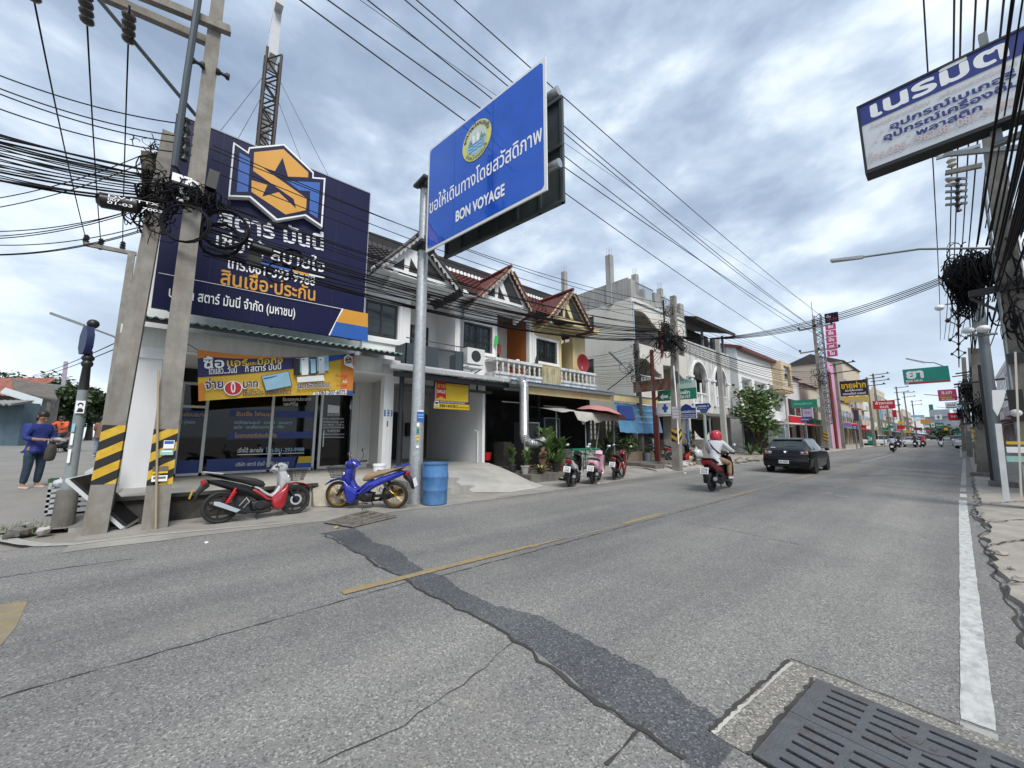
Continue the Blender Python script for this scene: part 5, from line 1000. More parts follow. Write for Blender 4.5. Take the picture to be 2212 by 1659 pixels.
for i in range(20):
    z0_ = 5.0+i*.045+rd.uniform(-.08, .08); p = V(-9.2+rd.uniform(-.15, .15), .1, z0_+.35*(i > 15)); zc = 6.1+i*.035+rd.uniform(-.06, .06)
    wire(p, V(-8.65+rd.uniform(-.1, .1), 17.3, zc), rd.uniform(.35, .75), rd.choice([.010, .012, .017]), 'black cable strung low across the shop and townhouse fronts', 'cables along the house fronts', n=20)
for i, (a, b) in enumerate((((1390, 950), 7.6), ((1385, 1040), 7.3), ((1390, 1120), 7.0), ((1370, 970), 7.9))): wire(at(*c1(*a), X=-9.1), V(-8.6, 17.3, b), .45, .010, 'thin power line passing in front of the emblem to the chevron pole', 'service lines along the house fronts', n=20)
PBA = V(-9.0, 50.7, .4); PTA = PBA+V(.0, 0, 13.6)
arms = [V(-10.2, 50.7, 13.1), V(-9.2, 50.7, 13.3), V(-7.6, 50.7, 13.3), V(-10.3, 50.7, 10.6), V(-7.4, 50.7, 10.9), V(-7.2, 50.7, 10.9)]
for (x, sag), e in zip(((655, .5), (715, .5), (800, .5), (880, .5), (905, .55), (985, .4)), [arms[3], arms[4], arms[0], arms[1], arms[5], arms[2]]):
    p = at(x, 0, X=-8.4 if x < 950 else -8.0); dv = (p-e); wire(e, p+dv.normalized()*1.5, sag, .018, 'high voltage line sweeping across the sky behind the blue road sign', 'high voltage lines over the houses', n=26, mat=HV)
wire(V(-9, 50.7, 15.5), at(1240, 440, X=-9)+V(0, -12, 2), .4, .008, 'faint thin earth line above the high voltage lines', 'high voltage lines over the houses', n=20, mat=HV)
polec = conc_pole('concrete pole with downward chevrons and a big cable tangle near the rider', PBC, PTC, .36, .24, band=(.155, .225), bmat=CHEV, aspect=.9)
def tangle(c, r, n_, name, label, seed, squash=(1, 1, 1), rr=.012, dense=False, group='cable tangles on poles'):
    q = random.Random(seed); m = MB()
    for i in range(n_):
        p = Vector(c)+V(q.gauss(0, .35)*r*squash[0], q.gauss(0, .35)*r*squash[1], q.gauss(0, .45)*r*squash[2]); R0 = (r*q.uniform(.12, .38) if not dense else q.uniform(.06, .20)); ax = V(q.gauss(0, 1), q.gauss(0, 1), q.gauss(0, .4)).normalized(); u_ = ax.orthogonal().normalized(); w_ = ax.cross(u_)
        a0 = q.uniform(0, 6); a1 = a0+q.uniform(2.5, 6.3); m.tube([V(*(x*y for x, y in zip(p+u_*R0*cos(a)+w_*R0*sin(a)*q.uniform(.9, 1.1)-p, (1, 1, 2.2 if dense else 1))))+p for a in [a0+(a1-a0)*k/9 for k in range(10)]], rr*q.choice([.7, 1, 1.4]), 4, cap=False)
    return tag(m.build(name, CABLE, smooth=180), label, 'cable tangle', group)
tangle((-8.5, 17.3, 6.1), .9, 70, 'cable_tangle', 'dense knot of black cables and loops on the chevron pole', 1); tangle((-8.5, 17.2, 7.3), .55, 34, 'cable_tangle', 'sparse loops of wire at the top of the chevron pole', 2, (.8, .8, 1.4), .008)
m = MB(); m.box((-8.75, 17.05, 5.55), (-8.35, 17.35, 6.0)); m.bar((-8.3, 17.1, 6.05), (-8.0, 17.6, 5.55), .16); m.bar((-8.75, 17.1, 6.15), (-8.3, 17.2, 6.3), .14); m.build('splice_box', BLK, polec)
for k, z in enumerate((7.95, 7.75, 7.55, 7.35, 7.15, 6.95, 6.7)): spool(polec, V(-8.68, 17.2, z), 1.0)
m = MB(); m.tube([(-8.36, 17.26, 1.2), (-8.33, 17.22, 3.2), (-8.38, 17.26, 4.8)], .03, 6); m.build('conduit', WPRT, polec); MB().box((-8.38, 17.3, 4.0), (-8.3, 17.5, 4.55)).build('meter_box', DGREY, polec)
for i in range(5): wire(V(-8.5, 17.4, 6.15+.05*i), at(2056, 590+3.5*i, Y=15.2), .55+.05*i, .011+.004*(i % 2), 'black cable crossing high over the road to the other footway', 'cables crossing the road', n=22)
pb = V(-10.9, 18.4, .2); pt = at(*c8(780, 1040), X=-10.9); pole2 = conc_pole('slim dark pole covered in wire loops with a tube lamp arm by the white building', pb, V(pb.x, pb.y, pt.z), .26, .18, mat=OLDC, hole_discs=False)
tangle((-10.85, 18.3, 4.9), .8, 60, 'cable_tangle', 'mass of black wire loops on the slim pole above the blue canopy', 3, (1, 1, 1.2), .009)
tangle((-10.85, 18.3, 6.1), .5, 26, 'cable_tangle', 'thin wire loops at the head of the slim pole', 4, (.6, .6, 1.3), .007)
for k in range(6): spool(pole2, V(-10.98, 18.25, 6.4-.22*k), 1.0)
lp0, lp1, lp2 = at(*c8(790, 1450), X=-10.8), at(*c8(690, 1340), X=-10.6), at(*c8(550, 1205), X=-10.4); m = MB(); m.tube([lp0, lp1], .02, 6); m.bar(lp1, lp2, .10, .06); m.build('tube_lamp', GREYP, pole2)
for i in range(15):
    z_ = 3.95+i*.19; p = at(*c8(405, 1075+i*31+rd.uniform(-6, 6)), X=-12.2); wire(V(-12.3, 15.9, at(*c8(300, 1250+i*20), X=-12.3).z), V(-10.9, 18.3, 6.5-.17*i+rd.uniform(-.05, .05)), rd.uniform(.05, .2), .007, 'thin drop wire from the end townhouse to the slim pole', 'drop wires at the end townhouse')
wire(at(*c8(530, 1620), X=-10.9), V(-8.6, 17.3, 6.2), .1, .022, 'thick black cable climbing from the blue canopy to the chevron pole', 'cable climbs'); wire(at(*c8(180, 655), X=-11.7), at(*c8(950, 685), X=-11.7), .05, .008, 'thin pale wire across the front of the three storey building', 'drop wires'); wire(at(*c8(210, 722), X=-11.6), V(-8.7, 17.2, 7.7), .12, .010, 'sagging thin wire from the end gable to the chevron pole', 'drop wires')
for i in range(6): wire(V(-10.8, 18.4, 5.2-.1*i), V(-8.6, 17.3, 7.0-.25*i), .1, .010, 'short wire slanting between the slim pole and the chevron pole', 'wires between the two tangled poles')
p3 = at(1564, 930, X=-9.3); conc_pole('bare round concrete pole standing behind the rider in the white shirt', (p3.x, p3.y, .15), V(p3.x, p3.y, at(1547, 728, X=p3.x).z), .30, .22, hole_discs=False, mat=CONCL)
for i in range(10): wire(V(-8.5, 17.5, 6.3-.06*i), V(-8.9, 50.6, 8.4-.22*i), .6+.1*rd.random(), rd.choice([.012, .018]), 'black cable running on from the chevron pole past the white building', 'cables past the white building', n=20)
for i in range(5): wire(V(-8.5, 17.5, 7.9-.22*i), V(-8.9, 50.6, 9.2-.1*i), .4, .009, 'thin service line running on from the top of the chevron pole', 'service lines past the white building', n=18)
poleA = conc_pole('tall concrete pole with two crossarms beyond the black car', PBA, PTA, .34, .24, band=(.045, .115), bmat=CHEV, hole_discs=False)
for z, a, b in ((13.0, -10.3, -7.5), (10.5, -10.4, -7.1)):
    arm(poleA, V(a, 50.6, z), V(b, 50.6, z+.12), .13)
    for f in (0, .5, 1): MB().lathe([(.04, 0), (.12, .05), (.07, .12), (.13, .18), (.06, .28)], (a+(b-a)*f, 50.6, z+.1), 8).build('insulator', BLK, poleA)
m = MB(); m.tube([(-9, 50.7, 13.9), (-9, 50.7, 16)], .03, 5); m.build('lightning_rod', GREYP, poleA)
m = MB(); m.tube([(-8.2, 50.9, .3), (-8.2, 50.9, 8.2)], .14, 8); m.build('black_conduit', BRED, poleA); tangle((-8.8, 50.4, 7.6), 1.2, 24, 'cable_tangle', 'cables gathered around the far crossarm pole', 6, rr=.02)
rs = thing('road_sign', 'big blue road sign wishing a safe journey on a galvanised pole', 'road sign', (-8.45, 4.35, 0))
m = MB(); m.tube([(-8.45, 4.35, 0), (-8.45, 4.35, 4), (-8.45, 4.35, 8.2)], [.165, .14, .115], 20); m.lathe([(.13, 0), (.125, .1)], (-8.45, 4.35, 2.2), 20); m.build('post', pm('spangled_zinc', (.45, .47, .48), .45, .6, var=.22, scale=14, streak=.3, stcol=(.26, .27, .28), stmap=(8, 8, 2)), rs)
SL_, SR_ = V(-8.02, 4.20, 0), V(-4.42, 4.68, 0); su = (SR_-SL_).normalized(); sn = V(su.y, -su.x, 0); SW = (SR_-SL_).length; zb_, zt_ = 5.96, 8.70
def rr_(x0, y0, x1, y1, r, n=6): return [(cx+r*cos(a), cy+r*sin(a)) for cx, cy, s in ((x1-r, y0+r, -pi/2), (x1-r, y1-r, 0), (x0+r, y1-r, pi/2), (x0+r, y0+r, pi)) for a in [s+pi/2*i/n for i in range(n+1)]]
o_ = SL_+V(0, 0, zb_)
MB().prism([o_+su*x+V(0, 0, y) for x, y in ((0, 0), (SW, 0), (SW, zt_-zb_), (0, zt_-zb_))], -sn*.03).build('sign_panel', plain('sign_white', (.70, .72, .72), .35), rs)
SIGNB = plain('retroreflective_blue', (.005, .085, .50), .07, coat=.6, spec=.5, var=.12, scale=2)
a = Art(o_, su, (0, 0, 1)); a.shape(SIGNB, rr_(.06, .06, SW-.06, zt_-zb_-.06, .09))
P7 = lambda x, y: a.px(*c7(x, y)); SM = plain('seam_blue', (.004, .05, .32), .2)
for f in (.28, .62): a.rect(SM, SW*f, .06, SW*f+.008, zt_-zb_-.06)
a.text(WPRT, 'ขอให้เดินทางโดยสวัสดิภาพ', P7(170, 1185), P7(988, 650), .47, .012); a.text(WPRT, 'BON VOYAGE', P7(360, 1243), P7(716, 1045), .35, .035)
ce = P7(512, 652); EY = plain('emblem_yellow', (.62, .62, .16), .4); EG = plain('emblem_grey_white', (.55, .62, .60), .4)
a.disc(EY, ce, .46).disc(EG, ce, .31); a.shape(LBLU, [(ce[0]+.31*cos(pi+pi*i/16), ce[1]+.31*sin(pi+pi*i/16)*.95-.02) for i in range(17)])
for k in range(3): a.shape(SBLUE, [(ce[0]-.24+.48*i/12, ce[1]-.06-.07*k+.012*sin(i*1.6+k)) for i in range(13)]+[(ce[0]-.24+.48*i/12, ce[1]-.078-.07*k+.012*sin(i*1.6+k)) for i in range(12, -1, -1)], up=(k == 0))
G2 = plain('emblem_green', (.16, .30, .20), .5)
for x, h in ((-.2, .10), (-.12, .16), (.16, .14), (.24, .06)): a.shape(G2, [(ce[0]+x-.06, ce[1]-.03), (ce[0]+x+.06, ce[1]-.03), (ce[0]+x, ce[1]+h)], up=False)
for x in (-.08, .06): a.shape(WPRT, [(ce[0]+x-.04, ce[1]-.04), (ce[0]+x+.03, ce[1]-.04), (ce[0]+x+.05, ce[1]+.1), (ce[0]+x-.01, ce[1]+.16), (ce[0]+x+.02, ce[1]+.25), (ce[0]+x-.05, ce[1]+.15)], up=(x < 0))
a.arc(DNAVY, 'เทศบาลเมืองหนองปรือ', ce, .345, radians_ if False else R_(165), R_(15), .13, .008); a.arc(DNAVY, 'จังหวัดชลบุรี', ce, .43, R_(215), R_(325), .12, .008, inside=True)
a.done(rs)
ob_ = o_-sn*.52+su*.12+V(0, 0, -.02)
m = MB(); bw, bh = 3.55, 2.25; Q = lambda x, y, d=0: ob_+su*x+V(0, 0, y)-sn*d
m.prism([Q(0, 0), Q(bw, 0), Q(bw, bh), Q(0, bh)], -sn*.02)
for y in (0, bh*.52, bh-.06): m.prism([Q(0, y, -.07), Q(bw, y, -.07), Q(bw, y+.06, -.07), Q(0, y+.06, -.07)], -sn*.07)
for x in (0, .55, 1.15, 1.75, 2.35, 2.95, bw-.06): m.prism([Q(x, 0, -.05), Q(x+.06, 0, -.05), Q(x+.06, bh, -.05), Q(x, bh, -.05)], -sn*.05)
m.build('back_panel', plain('panel_back_dark', (.055, .07, .072), .5, .2), rs)
m = MB()
for z in (6.55, 8.05): p = o_+V(0, 0, z-zb_)-sn*.22; m.tube([p-su*.45, p+su*(SW+.14)], .085, 12)
m.build('support_tube', STEEL, rs)
m = MB()
for z in (6.25, 7.95): m.lathe([(.15, 0), (.16, .12)], (-8.45, 4.35, z), 14); m.box((-8.62, 4.1, z), (-8.05, 4.24, z+.07)); m.box((-8.5, 4.2, z-.05), (-8.3, 4.6, z+.15))
m.build('clamp', DGREY, rs)
a = Art((-8.305, 4.26, 1.0), (.25, .97, 0), (0, 0, 1))
a.rect(SBLUE, .0, .90, .17, 1.12).rect(WPRT, .02, 1.13, .15, 1.16).rect(LBLU, .02, .98, .15, 1.0).rect(LBLU, .02, 1.04, .15, 1.06); a.rect(WPRT, .0, .78, .06, .86).rect(GRN, .0, .62, .06, .74).rect(YEL, .0, .45, .06, .56).rect(BLK, .0, .52, .06, .53).rect(WPRT, .0, .28, .06, .34).done(rs, 'sticker')
sa = thing('sale_board', 'yellow and red for sale board hanging under the white canopy', 'sign', (-11.45, 7.2, 2.5));
MB().box((-11.49, 6.47, 2.48), (-11.46, 7.92, 3.42)).build('board', plain('sale_purple', (.03, .025, .16), .5), sa)
a = Art((-11.46, 6.47, 2.48), (0, 1, 0), (0, 0, 1)); a.rect(YEL, .05, .28, 1.40, .89).rect(YEL, .0, .0, 1.45, .19).shape(RED, [(.09, .33), (.28, .42), (.47, .33), (.47, .935), (.09, .935)])
a.text(YEL, 'ขาย', (.12, .72), (.44, .72), .21, .02).text(WPRT, 'SALE', (.11, .54), (.45, .54), .15, .025).text(BLK, '038-144130-2', (.24, .055), (.96, .055), .14, .02).text(BLK, 'www.bam.co.th', (.98, .06), (1.42, .06), .08, .008).text(WPRT, 'บริษัทบริหารสินทรัพย์ กรุงเทพพาณิชย์', (.22, .215), (1.25, .215), .07, .008).text(ORAN, 'อสังหาริมทรัพย์ ติดต่อ', (.55, .80), (1.3, .80), .06, .006).rect(WPRT, .03, .06, .18, .26).rect(BLK, .05, .15, .16, .22).text(BLK, 'BAM', (.05, .08), (.16, .08), .06, .008); a.done(sa)
m = MB()
for y in (6.8, 7.6): m.tube([(-11.47, y, 3.42), (-11.52, y, 3.56)], .01, 4)
m.build('hanger', DGREY, sa)
bs_ = thing('shop_sign', 'large dark framed white and blue baking supply sign high over the footway', 'shop sign', (.5, 10, 6.8))
tl_, bl_ = at(1856, 233, Y=10), at(1874, 368, Y=10); bz0, bz1, bx0, bx1 = bl_.z, tl_.z, (tl_.x+bl_.x)/2, 1.75
MB().box((bx0, 10.005, bz0), (bx1, 10.05, bz1)).build('face', plain('sign_grey_white', (.62, .65, .68), .5), bs_)
m = MB()
for lo, hi in (((bx0-.04, 9.98, bz0-.07), (bx1, 10.32, bz0)), ((bx0-.04, 9.98, bz1), (bx1, 10.32, bz1+.04)), ((bx0-.04, 9.98, bz0), (bx0, 10.32, bz1)), ((bx0, 10.06, bz0), (bx1, 10.31, bz1))): m.box(lo, hi)
m.build('frame', BLK, bs_)
a = Art((bx0, 10.0, bz0), (1, 0, 0), (0, 0, 1)); hh_ = bz1-bz0; a.rect(plain('old_blue', (.018, .035, .20), .5), .0, hh_*.70, bx1-bx0, hh_)
P9 = lambda x, y: a.px(*crr(x, y)); OB = MATS['old_blue']; FAD = plain('faded_pink', (.56, .47, .48), .6)
def t9(mt, s, x0, y, x1, h, b=.012): p, q = P9(x0, y), P9(x1, y-(x1-x0)*.43); a.text(mt, s, (p[0], p[1]), (q[0], p[1]), h, b)
p0_, p1_ = P9(215, 772), P9(1130, 400); a.text(WPRT, 'เนรมิต', p0_, (p1_[0], p0_[1]), .46, .035)
for s, x0, y0_, x1, h, mt, b in (('ห้องเช่ารายเดือน   พร้อมเฟอร์นิเจอร์', 212, 845, 1180, .11, FAD, .008), ('อุปกรณ์เบเกอรี่', 340, 848, 1170, .17, OB, .03), ('อุปกรณ์เครื่องดื่ม', 298, 922, 1200, .17, OB, .03), ('พลาสติก', 512, 892, 945, .17, OB, .03), ('โทร.038-196238, 081-9190', 205, 1060, 1160, .20, FAD, .03)):
    p = P9(x0, y0_); q = P9(x1, y0_-(x1-x0)*.40); a.text(mt, s, p, (q[0], p[1]), h, b)
for x, y in ((285, 862), (245, 930), (458, 890)): c_ = P9(x, y); a.shape(FAD, [(c_[0]+(.035 if i % 2 == 0 else .014)*sin(i*pi/5), c_[1]+(.035 if i % 2 == 0 else .014)*cos(i*pi/5)) for i in range(10)])
a.done(bs_); m = MB(); m.bar((1.0, 10.2, bz1), (1.0, 10.2, bz1+.4), .1); m.bar((.9, 10.2, bz0-.3), (1.9, 10.2, bz0-.3), .1, k=None); m.bar((.95, 10.2, bz0-.3), (.95, 10.2, bz0), .12); m.build('bracket', GREYP, bs_)
RPB, RPT = V(.98, 13.6, .06), V(1.22, 13.6, 9.1)
poleR = conc_pole('thick dark concrete pole wrapped in notices beside the white boards on the near footway', RPB, RPT, .40, .27, hole_discs=False, mat=pm('dark_pole_concrete', (.19, .18, .162), .93, var=.3, scale=4, streak=.5, stcol=(.09, .08, .07), stmap=(5, 5, .8)))
def yz(px, py): return at(px, py, Y=13.3)
for x0, y0_, x1, y1_ in ((690, 1010, 1214, 960), (700, 1130, 940, 1080)):
    p, q = at(*crr(x0, y0_), Y=13.5), at(*crr(x1, y1_), Y=13.5); arm(poleR, p, q, .09, .10, mat=POLEC if y0_ > 1100 else GREYP)
for x, y in ((640, 1020), (745, 1090), (745, 1215)): MB().lathe([(.04, 0), (.09, .04), (.05, .1), (.09, .16), (.05, .22)], at(*crr(x, y), Y=13.5), 8).build('insulator', CONCL, poleR)
MB().bar(at(*crr(640, 1035), Y=13.5), at(*crr(930, 950), Y=13.5), .07).build('crossarm', STEEL, poleR)
for i in range(5): MB().bar(at(*crr(700, 1170+i*42), Y=13.3), at(*crr(845, 1165+i*40), Y=13.3), .05).build('bracket', GREYP, poleR); spool(poleR, at(*crr(785, 1190+i*42), Y=13.25), 1.0)
p, q = at(*c36(355, 265), Y=13.4), at(*c36(760, 190), Y=13.4); MB().bar(p, q, .12, .14).build('crossarm', BLK, poleR); MB().bar(at(*c36(365, 290), Y=13.4), at(*c36(545, 370), Y=13.4), .05).build('brace', BLK, poleR)
for y0_, y1_, mt in ((655, 715, BLK), (890, 1095, BLK), (1260, 1300, WPRT), (1320, 1360, MATS['pale_teal']), (1225, 1245, YEL)):
    p, q = at(*c36(590, y0_), Y=13.38), at(*c36(690, y1_), Y=13.38); MB().box((p.x+.02, 13.36, q.z), (q.x+.1, 13.40, p.z)).build('notice', mt, poleR)
m = MB(); m.ball(at(*c36(665, 1040), Y=13.3), .09, 10, sq=(1, .7, .9)); m.build('meter', plain('meter_glass', (.5, .5, .5), .2), poleR)
for k, (x0, x1) in enumerate(((.78, .95), (1.2, 1.3))): MB().tube([(x0, 13.4, .1), (x1, 13.4, 7)], .03, 6).build('conduit', (GREYP, WPRT)[k], poleR)
RNG = random.Random(21)
gal = thing('camera_post', 'grey galvanised post with two white security cameras by the thick dark pole', 'post', (.70, 18.9, .06), group='galvanised posts'); gt_ = at(2113, 640, Y=18.9)
MB().tube([(.70, 18.9, .06), (gt_.x, 18.9, gt_.z)], [.14, .11], 14).build('post', pm('post_zinc', (.20, .225, .24), .5, .4, var=.1), gal); MB().box((.45, 18.65, .06), (1.0, 19.1, .20)).build('footing', OLDC, gal)
MB().tube([at(*c36(345, 535), Y=18.7), at(*c36(545, 520), Y=18.7)], .04, 6).build('arm', GREYP, gal)
for x, y, r in ((350, 500, .12), (450, 490, .13)):
    c_ = at(*c36(x, y), Y=18.6); MB().ball(c_, r, 12, sq=(1.2, 1.2, .9)).build('security_camera', WPRT, gal)
c_ = at(*c36(405, 450), Y=18.8); MB().box((c_.x-.08, 18.75, c_.z-.25), (c_.x+.12, 18.95, c_.z+.1)).build('junction_box', GREYP, gal)
m = MB(); m.tube([at(*c36(345, 315), Y=18.8), at(*c36(200, 330), Y=18.8)], .025, 6); m.build('arm', GREYP, gal); MB().ball(at(*c36(165, 352), Y=18.8), .12, 12, sq=(1, 1, .8)).build('security_camera', WPRT, gal)
for k, (p, q, w_) in enumerate((((605, 1615), (548, 1110), .085), ((700, 1600), (660, 640), .03))):
    b_ = at(*c36(*p), Y=12.6 if k == 0 else 13.0); t_ = at(*c36(*q), Y=12.9 if k == 0 else 13.1); one('leaning_board' if k == 0 else 'leaning_pipe', MB().bar(b_, t_, w_, .03), pm('dirty_white_board', (.50, .51, .51), .7, var=.12, scale=3, streak=.5, stcol=(.25, .24, .22)) if k == 0 else plain('pipe_cream', (.55, .5, .42)), 'long narrow white board leaning on the thick dark pole' if k == 0 else 'thin cream plastic pipe leaning beside the thick dark pole', 'board' if k == 0 else 'pipe')
p = [at(*c36(x, y), Y=13.0) for x, y in ((508, 890), (600, 888), (585, 960), (545, 1060), (515, 1010))]; one('hung_bag', MB().prism(p, (0, .12, 0)), WHITE2, 'white sheet bag hung on the camera post', 'bag')
for k, (x, y, r_, lb_) in enumerate(((285, 175, .38, 'leftmost clump of black cable coils hanging beside the camera post'), (325, 245, .40, 'lowest clump of black cable coils hanging beside the camera post'), (385, 150, .36, 'clump of black cable coils between the camera post and the dark pole'))): tangle(at(*c36(x, y), Y=15), r_, 95, 'cable_tangle', lb_, 80+k, (.6, .6, 1.35), .011, True)
tangle(at(*c36(470, 95), Y=14.5), .6, 200, 'cable_tangle', 'black cables heaped on the upper bracket of the thick dark pole', 9, (1.3, .5, .28), .012, True); tangle(at(*c36(690, 330), Y=13.6), .8, 120, 'cable_tangle', 'loose cables at the frame edge behind the thick dark pole', 10, (.5, .5, 1.6), .012, True)
for i in range(30):
    x = 2205-i*3.4+RNG.uniform(-3, 3); y = 60+RNG.uniform(0, 230)
    X0 = .95+RNG.uniform(-.25, .45); zz = 6.2+RNG.uniform(-1.2, .7)
    wire(V(X0+.5, -3, zz+2.2+RNG.uniform(-.3, .3)), V(X0, 14.2, zz-.4), RNG.uniform(.25, .6), RNG.choice([.011, .015, .02]), 'black cable of the thick bundle above the near footway', 'thick cable bundle over the near footway', n=18)
for i, (x, r) in enumerate(((1993, .016), (2060, .018), (2075, .018), (2107, .018), (2133, .02), (2168, .02))):
    p = at(x, -20, Z=10.2); e = V(-.2+.22*i, 48, 9.6); wire(p+(p-e).normalized()*1, e, .8, r, 'conductor running overhead along the near footway into the distance', 'conductors over the near footway', n=26, mat=HV)
for i in range(12):
    wire(V(.8+RNG.uniform(-.3, .4), 14.8, 5.6+RNG.uniform(-.6, .5)), V(.9+RNG.uniform(-.3, .5), 48, 6.2+RNG.uniform(-.8, .8)), RNG.uniform(.5, 1.2), RNG.choice([.014, .02]), 'black cable running on from the hanging cable mass down the street', 'cables down the near footway', n=18)
for k, (x, y) in enumerate(((285, 425), (285, 555), (288, 650))):
    c_ = at(*c36(x, y), Y=22+k*7); r = .26; m = MB(); pts = [c_+V(0, 0, r), c_+V(r, 0, 0), c_+V(0, 0, -r), c_+V(-r, 0, 0), c_+V(0, 0, r)]
    m.tube(pts, .03, 5); [m.lathe([(.02, -.09), (.08, 0), (.02, .09)], q, 6) for q in pts[:4]]
    one('spacer_frame', m, BLK, 'diamond shaped insulator spacer hanging in the cable column by the camera post', 'cable spacer', 'diamond cable spacers')
wire(at(*c36(285, 330), Y=18), at(*c36(292, 740), Y=45), .0, .03, 'dark vertical looking cable carrying the diamond spacers', 'cables down the near footway')
def lamp(name, label, head, tip, root, r=.03, hl=.75, grp='street lamps over the road'):
    o = thing('street_lamp', label, 'street lamp', root, group=grp); h, t2, rt2 = Vector(head), Vector(tip), Vector(root); d = (h-t2).normalized()
    MB().tube([rt2, rt2.lerp(t2, .5)+V(0, 0, .12), t2], r, 8).build('arm', GREYP, o); m = MB(); m.bar(t2-d*.05, h, .10, .09, w2=.24, h2=.06); m.build('lamp_head', plain('lamp_grey', (.42, .44, .46), .4), o); return o
lamp('l', 'flat grey street lamp on a long arm above the chevron pole cables', at(1795, 564, Y=15), at(1860, 556, Y=15), at(2140, 536, Y=15))
lamp('l', 'white cobra head street lamp just above the green pharmacy sign', at(*c4r(1105, 620), Y=34), at(*c4r(1270, 655), Y=34), at(*c4r(1480, 700), Y=34)); lamp('l', 'small white street lamp overlapping the magenta sign', at(*c4r(1275, 955), Y=60), at(*c4r(1400, 965), Y=60), at(*c4r(1560, 1010), Y=60)); lamp('l', 'tiny distant street lamp below the magenta sign', at(*c4r(1392, 1072), Y=95), at(*c4r(1470, 1080), Y=95), at(*c4r(1580, 1120), Y=95))
c17 = crop(0, 1200, .452); q = [at(*c17(x, y), X=-22) for x, y in ((437, 72), (735, 180), (990, 275), (1020, 300), (1022, 480))]
sl_ = thing('street_lamp', 'thin street lamp arm sticking out over the side street', 'street lamp', q[-1]); MB().tube(q[1:], .04, 6).build('arm', GREYP, sl_); MB().bar(q[1], q[0], .12, .08).build('lamp_head', GREYP, sl_)
def coil(c, R, label, seed, n=5, ax=(1, .1, 0), rr=.012):
    q = random.Random(seed); ax = Vector(ax).normalized(); u_ = ax.orthogonal().normalized(); w_ = ax.cross(u_); pts = []
    for i in range(n*20): a = 2*pi*i/20; r_ = R*(1+.05*sin(i*.37+seed)); pts.append(Vector(c)+u_*r_*cos(a)+w_*r_*sin(a)*.98+ax*(.012*(i/20-n/2))+w_*q.uniform(-.006, .006))
    return one('cable_coil', MB().tube(pts, rr, 5), CABLE, label, 'cable coil', 'spare cable coils hung on the lines', 180)
for k, (x, y, R, lb_) in enumerate(((1215, 1460, .36, 'black cable coil hanging left of and across the tall banded pole'), (1470, 1500, .39, 'largest grey black cable coil hanging in front of the orange emblem board'), (1440, 1570, .34, 'black cable coil hanging partly behind the largest coil'))): coil(at(*c1(x, y), X=-8.9-.12*k), R, lb_, k, 6 if k == 1 else 5, (1, -.35, 0), .013)
for k, (x, y, R, lb_) in enumerate(((910, 1025, .22, 'small coil of black cable over the white slogan on the billboard'), (830, 1115, .24, 'small coil of black cable over the phone number on the billboard'))): coil(at(*cb(x, y), X=-9.2), R, lb_, 10+k, 5, (1, -.4, 0), .010)
def closure(a, b, r, label):
    a, b = Vector(a), Vector(b); return one('splice_closure', MB().tube([a, a.lerp(b, .06), a.lerp(b, .1), a.lerp(b, .9), a.lerp(b, .94), b], [r*.5, r*.8, r, r, r*.8, r*.5], 12), BLK, label, 'splice closure', 'cable splice closures')
a_, b_ = at(*c1(625, 1300), X=-9.3), at(*c1(925, 1355), X=-9.3); clo = closure(a_, b_, .13, 'long black cable splice closure with white print left of the banded poles')
u_ = (b_-a_).normalized(); a = Art(a_.lerp(b_, .1)+V(.135, 0, -.1), u_, (0, 0, 1)); a.text(WPRT, 'DV-FTTX', (.1, .12), (.75, .12), .07, .01).text(WPRT, '007', (.1, .06), (.25, .06), .07, .01).text(WPRT, '01-03   7003', (.1, 0), (.8, 0), .07, .01); a.done(clo)
closure(at(*cb(635, 945), X=-9.2), at(*cb(790, 990), X=-9.2), .10, 'black cable splice closure over the billboard slogan'); one('cable_box', MB().box(tuple(at(*cb(612, 1060), X=-9.2)-V(.05, 0, 0)), tuple(at(*cb(715, 985), X=-9.2)+V(.05, 0, 0))), BLK, 'black square cable terminal box below the splice closure on the billboard', 'cable box')
tangle(at(*c1(1000, 1330), X=-9.4), .6, 130, 'cable_tangle', 'knotted black cables where the bundle meets the leaning banded pole', 12, (.4, .5, 1.2), .010); tangle(at(*c1(1250, 1290), X=-9.1), .55, 120, 'cable_tangle', 'knotted cables and white clamps on the tall banded pole', 13, (.4, 1.3, .35), .010); tangle(at(*c1(980, 960), X=-9.5), .35, 26, 'cable_tangle', 'loose pale wire loops above the weathered board', 14, (.5, 1.2, .6), .007)
rd = random.Random(33)
for i in range(7):
    p = at(*c1(1050+rd.uniform(0, 250), 1180+rd.uniform(-10, 130)), X=-9.05); one('cable_clamp', MB().box((p.x-.02, p.y-.05, p.z-.03), (p.x+.02, p.y+.05, p.z+.03)), WPRT, 'small white plastic clamp among the cables on the banded poles', 'cable clamp', 'white clamps on the banded poles')
def ypt(px, py, X): return at(px, py, X=X)
WCOL = [plain('far_white', (.62, .62, .60), .85), plain('far_cream', (.58, .50, .36), .85), plain('far_pink', (.56, .34, .42), .85), plain('far_grey', (.40, .41, .42), .85), plain('far_beige', (.52, .44, .35), .85), plain('far_teal', (.20, .38, .38), .85)]
SCOL = [RED, SBLUE, GRN, YEL, WPRT, ORAN, PINK, LBLU, plain('far_purple', (.2, .06, .3))]
